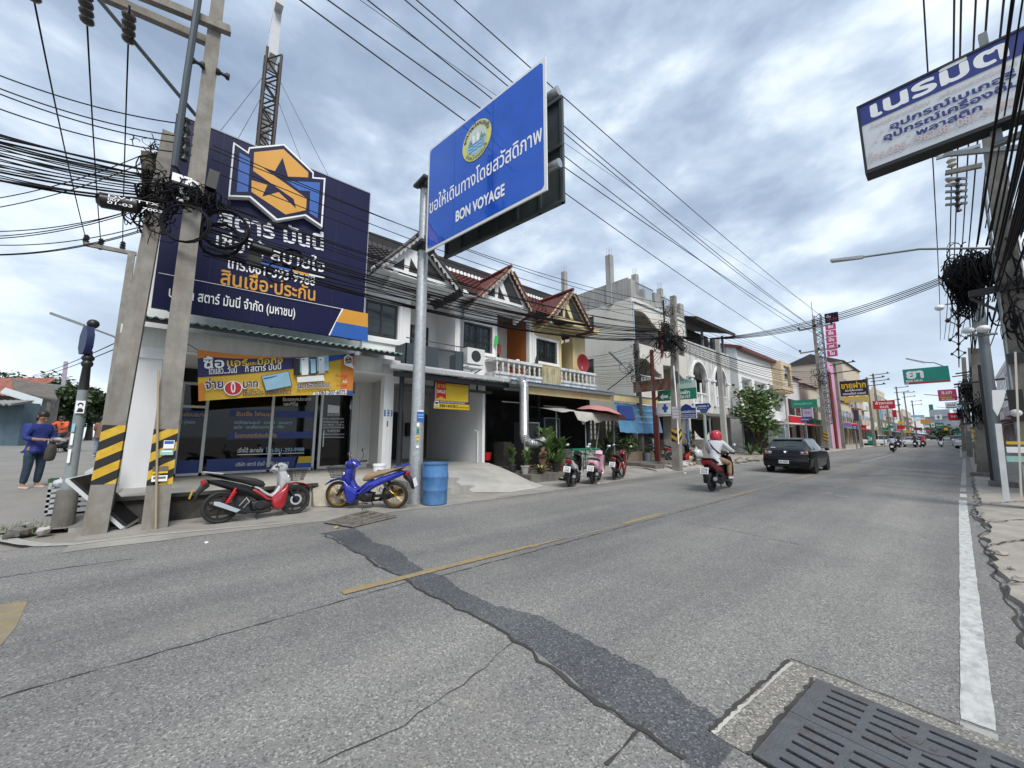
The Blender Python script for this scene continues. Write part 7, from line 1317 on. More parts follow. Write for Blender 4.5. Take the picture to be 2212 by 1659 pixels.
def mesh_basket(parent, c, mat):
    m = MB(); x, y, z = c; t0 = [(x-.13, -.16), (x+.17, -.16), (x+.17, .16), (x-.13, .16)]; b0 = [(x-.10, -.11), (x+.10, -.11), (x+.10, .11), (x-.10, .11)]; H_ = .22
    T_ = [V(px, py, z+H_) for px, py in t0]; B_ = [V(px, py, z) for px, py in b0]
    for i in range(4):
        j = (i+1) % 4; m.tube([T_[i], T_[j]], .007, 5); m.tube([B_[i], B_[j]], .005, 4)
        for k in range(9): s = k/9; m.tube([T_[i].lerp(T_[j], s), B_[i].lerp(B_[j], s)], .0028, 3)
        for k in range(1, 6): s = k/6; m.tube([B_[i].lerp(T_[i], s), B_[j].lerp(T_[j], s)], .0025, 3)
    for k in range(6): m.tube([B_[0].lerp(B_[1], k/5), B_[3].lerp(B_[2], k/5)], .003, 3)
    m.build('basket', mat, parent, local=True)
ENG = plain('engine_dark', (.03, .03, .032), .5, .5)
def underbone(name, label, loc, heading, lean, c1_, c2_, c3_, seatm, rimm, style, pl, scale=1.0, plain_col=None, shock=RED, exm=SILV, group=None, back=None, white_wall=False):
    o = thing(name, label, 'motorbike', loc, (lean, 0, heading), group); o.scale = (scale,)*3; B_ = lambda m, n, mt, par=o: m.build(n, mt, par, local=True)
    bwheel(o, -.61, .285, rimm, style, .042); bwheel(o, .61, .285, rimm, style, .036, True)
    b = B_(MB().slab([(-.86, .79), (-.62, .76), (-.30, .66), (-.05, .56), (.05, .44), (.17, .34), (.14, .27), (-.02, .33), (-.22, .46), (-.48, .57), (-.80, .71)], .105, .035), 'rear_fairing', c3_)
    B_(MB().slab([(-.14, .60), (-.02, .50), (.08, .42), (.20, .36), (.30, .44), (.36, .60), (.31, .62), (.23, .47), (.16, .43), (.06, .50), (-.08, .62)], .085, .02), 'tunnel_cover', c2_)
    B_(MB().slab([(.17, .38), (.34, .52), (.44, .62), (.46, .50), (.42, .28), (.385, .16), (.30, .12), (.21, .17), (.17, .26)], .155, .05), 'leg_shield', c1_)
    B_(MB().slab([(.25, .86), (.40, .86), (.50, .70), (.49, .60), (.42, .60), (.33, .50), (.29, .60), (.28, .72)], .125, .045), 'front_cover', c2_)
    B_(MB().slab([(-.12, .565), (.02, .46), (.10, .38), (.22, .33), (.22, .30), (.07, .34), (-.02, .42), (-.16, .53)], .135, .02), 'side_trim', c1_)
    B_(MB().slab([(.15, .90), (.21, .99), (.31, 1.03), (.40, 1.0), (.44, .92), (.40, .85), (.25, .82)], .11, .05), 'handlebar_cowl', c2_); B_(MB().ball((.405, 0, .93), .075, 12, sq=(.6, 1.2, .9)), 'headlight', plain('lamp_lens', (.75, .77, .8), .08, .3))
    for s in (-1, 1): B_(MB().ball((.44, s*.10, .74), .04, 8, sq=(.7, .8, 1.0)), 'indicator', plain('lamp_lens', (.75, .77, .8)))
    m = MB(); m.tube([(.27, -.10, .93), (.22, -.22, .95), (.16, -.33, .94)], .014, 6); m.tube([(.27, .10, .93), (.22, .22, .95), (.16, .33, .94)], .014, 6); m.tube([(.20, -.24, .95), (.155, -.34, .94)], .02, 8); m.tube([(.20, .24, .95), (.155, .34, .94)], .02, 8); m.tube([(.25, -.2, .96), (.28, -.32, .95)], .006, 4); m.tube([(.25, .2, .96), (.28, .32, .95)], .006, 4); B_(m, 'handlebar', BLK); mirrors(o, .22, .95, .20)
    m = MB(); m.slab([(-.87, .87), (-.86, .90), (-.60, .835), (-.33, .80), (-.10, .75), (.02, .69), (.06, .62), (.03, .58), (-.1, .60), (-.30, .68), (-.55, .76)], .115, .04); B_(m, 'seat', seatm)
    m = MB(); m.slab([(.33, .53), (.45, .615), (.60, .635), (.76, .60), (.90, .50), (.88, .49), (.74, .57), (.60, .595), (.47, .57), (.38, .50)], .06, .018); B_(m, 'front_fender', c1_)
    m = MB()
    for s in (-1, 1): m.tube([(.40, s*.075, .62), (.61, s*.075, .285)], .022, 8)
    m.tube([(.31, 0, .86), (.43, 0, .58)], .035, 8); B_(m, 'fork', ENG)
    m = MB(); m.slab([(-.17, .33), (.10, .36), (.20, .30), (.18, .20), (.06, .15), (-.14, .17)], .10, .03); m.lathe([(.075, -.13), (.075, -.10)], (-.02, 0, .26), 16, 'y'); m.lathe([(.085, .10), (.06, .135)], (-.02, 0, .26), 16, 'y'); m.bar((-.15, 0, .26), (-.61, -.07, .29), .05, .05); m.bar((-.15, 0, .26), (-.61, .07, .29), .05, .05); B_(m, 'engine', ENG)
    m = MB(); m.tube([(.14, -.09, .20), (.16, -.11, .13), (.0, -.12, .12), (-.22, -.125, .15)], .02, 6); m.tube([(-.22, -.13, .15), (-.34, -.135, .19), (-.76, -.14, .36), (-.80, -.14, .375)], [.035, .055, .06, .04], 12); e = B_(m, 'exhaust', ENG); B_(MB().prism([(-.34, -.20, .21), (-.40, -.20, .17), (-.74, -.20, .34), (-.74, -.20, .40), (-.66, -.20, .385)], (0, .012, 0)), 'heat_shield', exm, e)
    for s in (-1, 1):
        m = MB(); m.tube([(-.56, s*.12, .32), (-.42, s*.12, .60)], .018, 8)
        for k in range(7): ring(m, (-.55+.015*k*1.05+.02, s*.12, .36+.028*k), .03, .009, 'z', 12, 5)
        B_(m, 'shock_absorber', shock)
    m = MB(); m.slab([(-.80, .76), (-.92, .70), (-1.0, .56), (-1.02, .42), (-.98, .43), (-.92, .56), (-.80, .66)], .055, .012); B_(m, 'rear_fender', BLK); B_(MB().slab([(-.88, .80), (-.93, .76), (-.90, .67), (-.84, .70)], .08, .025), 'tail_light', plain('lens_red', (.30, .012, .015), .15)); plate(o, (-1.045, 0, .56), 0, pl, back=back)
    m = MB(); m.tube([(-.62, -.09, .87), (-.9, -.08, .92), (-.92, 0, .92), (-.9, .08, .92), (-.62, .09, .87)], .012, 6); B_(m, 'grab_rail', c2_)
    m = MB(); m.tube([(.04, .10, .17), (-.02, .24, .0)], .012, 6); m.tube([(-.03, -.10, .17), (-.08, -.16, .02)], .012, 6); m.bar((-.10, -.17, .15), (-.02, -.17, .15), .03, .015); m.bar((-.10, .17, .15), (-.02, .17, .15), .03, .015); B_(m, 'side_stand', ENG)
    m = MB(); m.bar((-.20, -.15, .34), (-.30, -.17, .24), .014); m.bar((-.20, -.15, .34), (-.24, -.13, .40), .014); m.bar((-.36, -.15, .28), (-.24, -.13, .42), .014); B_(m, 'foot_hanger', SILV)
    mesh_basket(o, (.62, 0, .66), BLK); return o
def scooter(name, label, loc, heading, lean, c1_, c2_, seatm, pl, retro=False, big=1.0, group=None, tail=None):
    o = thing(name, label, 'scooter', loc, (lean, 0, heading), group); o.scale = (big,)*3; B_ = lambda m, n, mt, par=o: m.build(n, mt, par, local=True)
    rw = .255; bwheel(o, -.62, rw, BLK, 'cast', .055); bwheel(o, .62, rw, BLK, 'cast', .05, True)
    if retro: m = MB().slab([(-.90, .72), (-.82, .78), (-.45, .76), (-.12, .68), (-.06, .40), (-.16, .30), (-.40, .36), (-.66, .46), (-.86, .56)], .165, .08)
    else: m = MB().slab([(-.98, .84), (-.86, .84), (-.50, .72), (-.12, .64), (.0, .38), (.06, .26), (-.12, .24), (-.30, .36), (-.58, .52), (-.92, .72)], .14, .055)
    B_(m, 'rear_fairing', c1_); m = MB().slab([(-.72, .52), (-.30, .38), (-.12, .28), (.10, .22), (.32, .22), (.34, .28), (.10, .30), (-.10, .40), (-.40, .56)], .165, .04); B_(m, 'lower_fairing', c2_)
    B_(MB().slab([(-.10, .30), (.30, .28), (.44, .34), (.44, .38), (.30, .33), (-.05, .36)], .15, .02), 'floorboard', BLK)
    B_(MB().slab([(.28, .92), (.42, .90), (.54, .70), (.56, .52), (.50, .34), (.42, .24), (.34, .26), (.42, .42), (.42, .60), (.34, .78)], .19 if not retro else .20, .07), 'front_apron', c1_); B_(MB().slab([(.24, .88), (.33, .86), (.38, .62), (.37, .44), (.33, .42), (.31, .62)], .15, .03), 'inner_apron', c2_ if not retro else c1_)
    B_(MB().slab([(.16, .93), (.22, 1.02), (.34, 1.05), (.44, 1.0), (.46, .93), (.38, .88), (.26, .87)], .13, .055), 'handlebar_cowl', c1_ if retro else c2_); B_(MB().ball((.44, 0, .98 if retro else .80), .075, 12, sq=(.5, 1.2, 1)), 'headlight', plain('lamp_lens', (.75, .77, .8)))
    m = MB()
    for s in (-1, 1): m.tube([(.30, s*.10, .97), (.22, s*.24, .99), (.16, s*.34, .98)], .015, 6); m.tube([(.20, s*.25, .99), (.155, s*.35, .98)], .021, 8)
    B_(m, 'handlebar', BLK); mirrors(o, .23, .99, .22, BLK if not retro else SILV, .2)
    if retro: m = MB().slab([(-.84, .80), (-.45, .82), (-.16, .77), (-.08, .70), (-.12, .67), (-.45, .74), (-.80, .76)], .14, .04)
    else: m = MB().slab([(-.94, .88), (-.70, .88), (-.42, .78), (-.12, .74), (-.02, .68), (-.10, .64), (-.42, .71), (-.86, .83)], .14, .04)
    B_(m, 'seat', seatm); B_(MB().slab([(.42, .46), (.52, .56), (.66, .55), (.82, .44), (.80, .42), (.62, .50), (.50, .48)], .075, .025), 'front_fender', c1_)
    m = MB()
    for s in (-1, 1): m.tube([(.46, s*.08, .5), (.62, s*.08, rw)], .02, 8)
    B_(m, 'fork', ENG); m = MB(); m.slab([(-.74, .34), (-.30, .38), (-.10, .30), (-.14, .18), (-.42, .16), (-.72, .20)], .085, .04, yc=.10); m.slab([(-.30, .36), (-.10, .34), (-.08, .20), (-.28, .18)], .08, .03, yc=-.06); B_(m, 'engine', ENG)
    m = MB(); m.tube([(-.12, -.12, .20), (-.34, -.16, .20), (-.44, -.17, .24), (-.84, -.18, .34)], [.02, .03, .07, .075], 12); e = B_(m, 'exhaust', ENG); B_(MB().lathe([(.0, 0), (.05, 0), (.055, .01)], (-.85, -.18, .345), 12, 'x'), 'exhaust_tip', SILV, e); B_(MB().slab([(-.50, .27), (-.80, .36), (-.80, .41), (-.56, .36)], .01, .004, yc=-.262), 'heat_shield', BLK, e)
    for s in (-1, 1): m = MB(); m.tube([(-.64, s*.13, .28), (-.58, s*.13, .56)], .02, 8); [ring(m, (-.636+.01*k, s*.13, .33+.026*k), .032, .009, 'z', 12, 5) for k in range(7)]; B_(m, 'shock_absorber', DGREY)
    if retro: B_(MB().ball((-.89, 0, .62), .06, 12, sq=(.5, 1.3, .8)), 'tail_light', plain('lens_red', (.3, .012, .015))); B_(MB().ball((-.90, .10, .66), .035, 8), 'indicator', plain('lens_amber', (.5, .2, .02), .2)); B_(MB().ball((-.90, -.10, .66), .035, 8), 'indicator', plain('lens_amber', (.5, .2, .02)))
    else: B_(MB().slab([(-1.0, .835), (-.99, .76), (-.93, .71), (-.90, .75), (-.92, .83)], .11, .03), 'tail_light', plain('lens_red', (.3, .012, .015)))
    B_(MB().slab([(-.86, .70), (-.98, .62), (-1.04, .42), (-.98, .30), (-.94, .31), (-.96, .44), (-.90, .58), (-.78, .62)], .06, .015), 'rear_fender', BLK); plate(o, (-1.055, 0, .56 if not retro else .52), 0, pl)
    m = MB(); m.tube([(-.66, -.14, .84), (-.97, -.12, .88), (-.99, 0, .88), (-.97, .12, .88), (-.66, .14, .84)], .014, 6); B_(m, 'grab_rail', DGREY if not retro else c1_)
    m = MB(); m.tube([(-.10, .12, .2), (-.16, .25, .0)], .012, 5); m.bar((-.3, -.1, .2), (-.34, -.14, .04), .02); B_(m, 'side_stand', ENG); return o
PR = lambda n, c, r=.2: pm(n, c, r, 0, var=.05, coat=.5, streak=.16, stcol=(.22, .20, .18), stmap=(5, 5, 3))
SILVP = PR('paint_silver', (.42, .43, .44), .3); REDP = PR('paint_red', (.34, .012, .02)); BLKP = pm('paint_black', (.004, .004, .005), .22, 0, var=.04, coat=.22, spec=.35); BLUP = PR('paint_blue', (.012, .025, .31)); WHTP = PR('paint_white', (.68, .70, .70)); PNKP = PR('paint_pink', (.66, .38, .47)); DRDP = PR('paint_dark_red', (.14, .012, .018))
SEATB = plain('seat_black', (.018, .018, .018), .6); TAN = pm('seat_tan', (.30, .20, .12), .7, var=.1); GRIM = plain('rim_gold', (.45, .26, .04), .3, .8)
YPL = plain('plate_yellow', (.62, .40, .04), .5)
a0 = V(-8.84, .72, 0); a1 = V(-8.93, 1.98, 0); c_ = a0.lerp(a1, .5); underbone('parked_motorbike', 'red and silver motorbike with a black seat parked beside the tall banded pole', c_, math.atan2(a1.y-a0.y, a1.x-a0.x), -.10, REDP, SILVP, BLKP, SEATB, BLK, 'cast', [], back=YPL)
a0 = V(-8.16, 3.72, 0); a1 = V(-9.02, 2.85, 0); c_ = a0.lerp(a1, .5)+V(0, 0, 0); bl = underbone('parked_motorbike', 'bright blue motorbike with a tan seat and gold rims beside the blue barrel', c_, math.atan2(a1.y-a0.y, a1.x-a0.x), -.10, BLUP, BLUP, BLUP, TAN, GRIM, 'spoke', [('กทม', .5, .3), ('1234', .12, .35)][:0], 1.03, shock=BLK)
PL = lambda a, b: [(a, .66, .32), ('ชลบุรี', .44, .18), (b, .10, .36)]
def park(rear, hd, wb=1.24): h = R_(hd); return V(rear[0]+cos(h)*wb/2, rear[1]+sin(h)*wb/2, rear[2] if len(rear) > 2 else .02), h
l_, h_ = park((-8.02, 9.30), 117); scooter('parked_scooter', 'white and black scooter parked first in the row by the potted plants', l_, h_, .09, WHTP, BLKP, SEATB, PL('2กด', '6093'), group='scooters parked in a row')
l_, h_ = park((-8.02, 10.45), 116); scooter('parked_scooter', 'pink retro scooter parked between the white and the dark red ones', l_, h_, .08, PNKP, PNKP, SEATB, PL('5ขฉ', '9140'), retro=True, group='scooters parked in a row')
l_, h_ = park((-8.22, 12.0), 109); underbone('parked_motorbike', 'dark red and black motorbike parked last in the row by the planter', l_, h_, .09, DRDP, DRDP, BLKP, SEATB, BLK, 'cast', PL('2กม', '851'), shock=RED, group=None)
l_, h_ = park((-10.0, 19.6, .17), 60); underbone('parked_motorbike', 'orange tailed motorbike half hidden behind the red sign post', l_, h_, .08, REDP, BLKP, REDP, SEATB, BLK, 'cast', PL('1กข', '77'))
def skin(name, pts, edges, mat, parent, sub=2, root=0):
    me = bpy.data.meshes.new(name); me.from_pydata([p[:3] for p in pts], edges, []); ob = bpy.data.objects.new(name, me); COL.objects.link(ob); ob.parent = parent; WLOC[ob] = V(0, 0, 0)
    s = ob.modifiers.new('Skin', 'SKIN'); s.use_smooth_shade = True; s.branch_smoothing = .4; d = me.skin_vertices[0].data
    for i, p in enumerate(pts): r = p[3]; d[i].radius = r if isinstance(r, tuple) else (r, r); d[i].use_root = (i == root)
    if sub: u_ = ob.modifiers.new('Sub', 'SUBSURF'); u_.levels = sub; u_.render_levels = sub
    me.materials.append(mat); return ob
def person(label, loc, heading, J, shirt, trousers, shoes, hairm=HAIR, sleeves=1.0, hairlen=.0, skinm=SKIN, fingers=True, group=None, helmet=None, scale=1.0, waist=True):
    """J: joints in local space (x forward, y left, z up): pelvis, chest, neck, head, sh/el/wr/ha, hip/kn/an/to with _l and _r"""
    o = thing('person', label, 'person', loc, (0, 0, heading), group); o.scale = (scale,)*3; K = {k: Vector(v) for k, v in J.items()}
    hd = K['head']; nk = K['neck']; ax = (hd-nk).normalized(); f = Vector(J.get('look', (1, 0, 0))).normalized()
    pts = [(*K['pelvis'], (.12, .09)), (*K['chest'], (.12, .085)), (*nk, .05), (*(nk+ax*.07+f*.01), .055), (*(hd+f*.02-ax*.04), .075), (*hd, .092), (*(hd+ax*.07-f*.01), .07)]; ed = [(0, 1), (1, 2), (2, 3), (3, 4), (4, 5), (5, 6)]
    def chain(st, items):
        prev = st
        for p, r in items: pts.append((*p, r)); ed.append((prev, len(pts)-1)); prev = len(pts)-1
        return prev
    for s in ('_l', '_r'):
        h = chain(1, [(K['sh'+s], .045), (K['el'+s], .042), (K['wr'+s], .030), (K['ha'+s], (.042, .020))])
        if fingers:
            d = (K['ha'+s]-K['wr'+s]).normalized(); cu = Vector(J.get('curl'+s, (0, 0, -1))); sd = d.cross(cu).normalized()
            for i, (o_, ln) in enumerate(((-.030, .075), (-.010, .085), (.010, .08), (.030, .06))): b_ = K['ha'+s]+sd*o_+d*.02; chain(h, [(b_+d*.02, .010), (b_+d*(.02+ln*.55)+cu*ln*.2, .009), (b_+d*(.02+ln*.75)+cu*ln*.55, .008)])
            b_ = K['ha'+s]-d*.03; chain(h, [(b_-sd*.045+d*.01+cu*.01, .011), (b_-sd*.055+d*.045+cu*.03, .009)])
        chain(0, [(K['hip'+s], .085), (K['kn'+s], .058), (K['an'+s], .038), (K['to'+s], .035)])
    skin('body', pts, ed, skinm, o)
    P_ = [(*K['pelvis'], .155), (*K['pelvis'].lerp(K['chest'], .5), .148), (*K['chest'], .155), (*(nk-ax*.055), .112), (*(nk+ax*.0), .068)]; E_ = [(0, 1), (1, 2), (2, 3), (3, 4)]
    if waist: P_.append((*(K['pelvis']+V(0, 0, -.12)), .165)); E_.append((0, 5))
    for s in ('_l', '_r'):
        n_ = len(P_); e_ = K['el'+s]; w_ = K['wr'+s]; P_ += [(*K['sh'+s], .088), (*e_, .062), (*(e_.lerp(w_, sleeves)), .052)]; E_ += [(2, n_), (n_, n_+1), (n_+1, n_+2)]
    skin('shirt', P_, E_, shirt, o)
    P_ = [(*(K['pelvis']+V(0, 0, .06)), .13), (*(K['pelvis']-V(0, 0, .02)), .135)]; E_ = [(0, 1)]
    for s in ('_l', '_r'): n_ = len(P_); P_ += [(*K['hip'+s], .10), (*K['hip'+s].lerp(K['kn'+s], .5), .09), (*K['kn'+s], .073), (*K['kn'+s].lerp(K['an'+s], .5), .068), (*K['an'+s].lerp(K['kn'+s], .08), .055)]; E_ += [(1, n_)]+[(n_+i, n_+i+1) for i in range(4)]
    skin('trousers', P_, E_, trousers, o)
    for s in ('_l', '_r'): a_, t_ = K['an'+s], K['to'+s]; d = (t_-a_); skin('shoe', [(*(a_+V(-.05, 0, -.04)), .042), (*(a_+d*.5+V(0, 0, -.02)), (.048, .040)), (*(t_+d.normalized()*.03), (.042, .028))], [(0, 1), (1, 2)], shoes, o)
    if helmet: MB().lathe([(.0, .145), (.06, .135), (.11, .10), (.14, .04), (.148, -.02), (.145, -.09), (.125, -.13), (.115, -.11)], tuple(hd+V(0, 0, .03)), 20).build('helmet', helmet, o, local=True)
    else:
        m = MB(); m.ball(hd+ax*.025-f*.022, .107, 14, sq=(1.0, .93, 1.0)); hv = [p for p in m.v]; hb = m.build('hair', hairm, o, local=True)
        if hairlen: skin('ponytail', [(*(hd-f*.09+ax*.01), .035), (*(hd-f*.15-ax*.06), .032), (*(hd-f*.15-ax*.17), .02)], [(0, 1), (1, 2)], hairm, o)
    m = MB(); sd = f.cross(ax).normalized(); F0 = hd+f*.105-ax*.01
    m.add([F0+f*.018-ax*.02, F0-ax*.03+sd*.016, F0-ax*.03-sd*.016, F0+ax*.025], [(0, 1, 3), (0, 3, 2), (0, 2, 1)]); m.k = 1
    for s in (-1, 1): m.ball(hd+f*.092+ax*.012+sd*s*.032, .012, 6)
    m.k = 2; m.bar(F0-f*.008-ax*.062-sd*.022, F0-f*.008-ax*.062+sd*.022, .008, .008); m.k = 0
    for s in (-1, 1): m.ball(hd+sd*s*.088, .026, 8, sq=(.6, .5, 1))
    m.build('face', [skinm, HAIR, plain('lips', (.25, .08, .07))], o, local=True); return o
STAND = dict(pelvis=(0, 0, .92), chest=(.01, 0, 1.28), neck=(.02, 0, 1.42), head=(.05, 0, 1.55), hip_l=(0, .09, .86), hip_r=(0, -.09, .86), kn_l=(.03, .10, .48), kn_r=(.02, -.11, .48), an_l=(-.02, .11, .08), an_r=(-.01, -.13, .08), to_l=(.13, .13, .035), to_r=(.14, -.15, .035), sh_l=(.0, .17, 1.35), sh_r=(.0, -.17, 1.35), el_l=(.02, .24, 1.08), el_r=(.02, -.24, 1.08), wr_l=(.24, .12, 1.03), wr_r=(.26, -.14, 1.05), ha_l=(.32, .08, 1.03), ha_r=(.34, -.10, 1.05), look=(.85, 0, -.5))
RB = pm('royal_blue_cloth', (.012, .026, .17), .75, var=.25, scale=8, bump=.8, bscale=9); JEAN = pm('dark_jeans', (.018, .035, .06), .8, var=.35, scale=9, bump=.8, bscale=10); WSHOE = plain('pale_shoe', (.45, .36, .33), .7)
HR = math.atan2(.72, .69); pw_ = spt(64, 1056, 8.45); SW_ = dict(STAND); SW_['look'] = (.8, -.1, -.5)
person('woman in a royal blue shirt and dark jeans holding bags by the grey sign post', (pw_.x, pw_.y, pw_.z), HR, SW_, RB, JEAN, WSHOE, hairlen=1, sleeves=.55, scale=1.02)
fw_ = V(cos(HR), sin(HR), 0); lf_ = V(-sin(HR), cos(HR), 0); hp = V(*pw_)+fw_*.36+V(0, 0, 1.05)
bg = skin('held_bag', [(*(hp+V(0, 0, -.02)), .05), (*(hp+V(0, 0, -.22)), (.14, .10)), (*(hp+V(0, 0, -.46)-fw_*.03), (.12, .09))], [(0, 1), (1, 2)], pm('bag_dark', (.05, .045, .038), .8, var=.4, scale=6), None); tag(bg, 'dark cloth bag hanging from the hands of the woman in blue', 'bag')
bg = skin('held_hat', [(*(hp-lf_*.05-fw_*.02+V(0, 0, .0)), .045), (*(hp+fw_*.17+V(0, 0, .03)), (.07, .05)), (*(hp+fw_*.30+V(0, 0, -.02)), (.06, .03))], [(0, 1), (1, 2)], pm('cap_bw', (.40, .40, .38), .7, var=1.0, scale=4), None); tag(bg, 'black and white sun hat held out by the woman in blue', 'hat')
l_, h_ = park((-4.72, 11.60), 91, 1.30); RBK = scooter('ridden_scooter', 'dark red and black scooter ridden down the lane by a rider in a white shirt', l_, h_, 0, DRDP, BLKP, SEATB, PL('3กฎ', '2714'), big=1.05)
SIT = dict(pelvis=(-.30, 0, .84), chest=(-.20, 0, 1.20), neck=(-.15, 0, 1.34), head=(-.11, 0, 1.455), hip_l=(-.26, .10, .82), hip_r=(-.26, -.10, .82), kn_l=(.14, .19, .72), kn_r=(.14, -.21, .72), an_l=(.10, .19, .38), an_r=(.06, -.22, .36), to_l=(.24, .20, .34), to_r=(.21, -.24, .32), sh_l=(-.18, .18, 1.29), sh_r=(-.18, -.18, 1.29), el_l=(-.02, .29, 1.10), el_r=(-.02, -.30, 1.10), wr_l=(.15, .33, 1.03), wr_r=(.15, -.34, 1.03), ha_l=(.20, .33, 1.04), ha_r=(.20, -.34, 1.04), look=(1, 0, -.1))
WSH = pm('white_cloth', (.62, .63, .65), .8, var=.08, scale=9, bump=.9, bscale=8); KHA = pm('khaki_cloth', (.30, .21, .12), .8, var=.15, scale=8, bump=.9, bscale=9); HRED = PR('helmet_red', (.55, .02, .05))
rp = person('rider in a white shirt and khaki trousers wearing a red helmet', l_, h_, SIT, WSH, KHA, WHTP, helmet=HRED, scale=1.05)
st_ = MB(); st_.tube([(-.05, .13, 1.33), (-.22, .17, 1.34), (-.35, .02, 1.15), (-.36, -.12, 1.02), (-.30, -.19, .96), (-.1, -.12, 1.1)], .018, 6); st_.build('strap', BLK, rp, local=True)
def gpt(px, py): return at(px, py, Z=0)
def tbike(px, py, hd, lb1, lb2, c1p, shirt, hel, k):
    p = gpt(*c4r(px, py)); h = R_(hd); sc = scooter('ridden_scooter', lb1, p, h, 0, c1p, BLKP, SEATB, PL('1กก', '12')[:0], group='scooters in the distant traffic'); person(lb2, p, h, SIT, shirt, JEAN, BLK, helmet=hel, fingers=False, group='riders in the distant traffic')
tbike(990, 1495, 92, 'dark scooter under the rider in a pale blue shirt', 'rider in a pale blue shirt ahead of the black car', BLKP, pm('pale_blue_cloth', (.40, .47, .58), .8), BLKP, 0); tbike(1200, 1452, 90, 'black scooter with glowing tail light behind the white sedan', 'rider all in black behind the white sedan', BLKP, BLK, BLKP, 1); tbike(1275, 1447, 90, 'dark scooter under the rider in a red shirt', 'rider in a red shirt beside the white sedan', BLKP, RED, HRED, 2); tbike(1440, 1450, -88, 'oncoming scooter with a pale front apron in the near lane', 'oncoming rider in dark clothes on the pale scooter', WHTP, BLK, BLKP, 3); tbike(1047, 1452, 90, 'grey scooter hidden behind the rider in pale blue', 'rider in dark green riding beyond the pale blue shirt', BLKP, JEAN, BLKP, 4)
p = spt(*c17(470, 1275), 16.5); p.z = zs(p.x); h = -.55+0.0; scooter('ridden_scooter', 'silver scooter ridden toward the road by the rider in orange', p, h, 0, SILVP, BLKP, SEATB, []); person('rider in an orange vest coming down the side street', p, h, SIT, pm('orange_cloth', (.60, .10, .03), .8), JEAN, BLK, fingers=True)
p = spt(*c17(850, 1315), 15.2); p.z = zs(p.x); person('person in a brown top and pale jeans standing behind the banded pole', p, 2.6, STAND, pm('brown_cloth', (.17, .09, .055), .8, var=.2), pm('pale_jeans', (.16, .22, .30), .8), WSHOE, sleeves=.4, scale=.97);
SEAT = dict(SIT); SEAT.update(kn_l=(.12, .14, .78), kn_r=(.12, -.16, .78), an_l=(.14, .13, .38), an_r=(.14, -.13, .38), to_l=(.28, .14, .35), to_r=(.28, -.15, .35), wr_l=(.0, .10, .92), wr_r=(.02, -.12, .92), ha_l=(.07, .06, .90), ha_r=(.08, -.07, .90), el_l=(-.18, .26, 1.0), el_r=(-.18, -.26, 1.0))
p = at(*c10(1118, 870), X=-11.2); person('person in a floral shirt sitting behind the wooden planter', (p.x, p.y, .12), -2.4, SEAT, pm('floral_cloth', (.16, .22, .24), .8, var=.95, scale=9), JEAN, BLK); one('stool', MB().box((p.x-.2, p.y-.2, .17), (p.x+.2, p.y+.2, .74)), WOOD, 'wooden stool under the person in the floral shirt', 'stool')
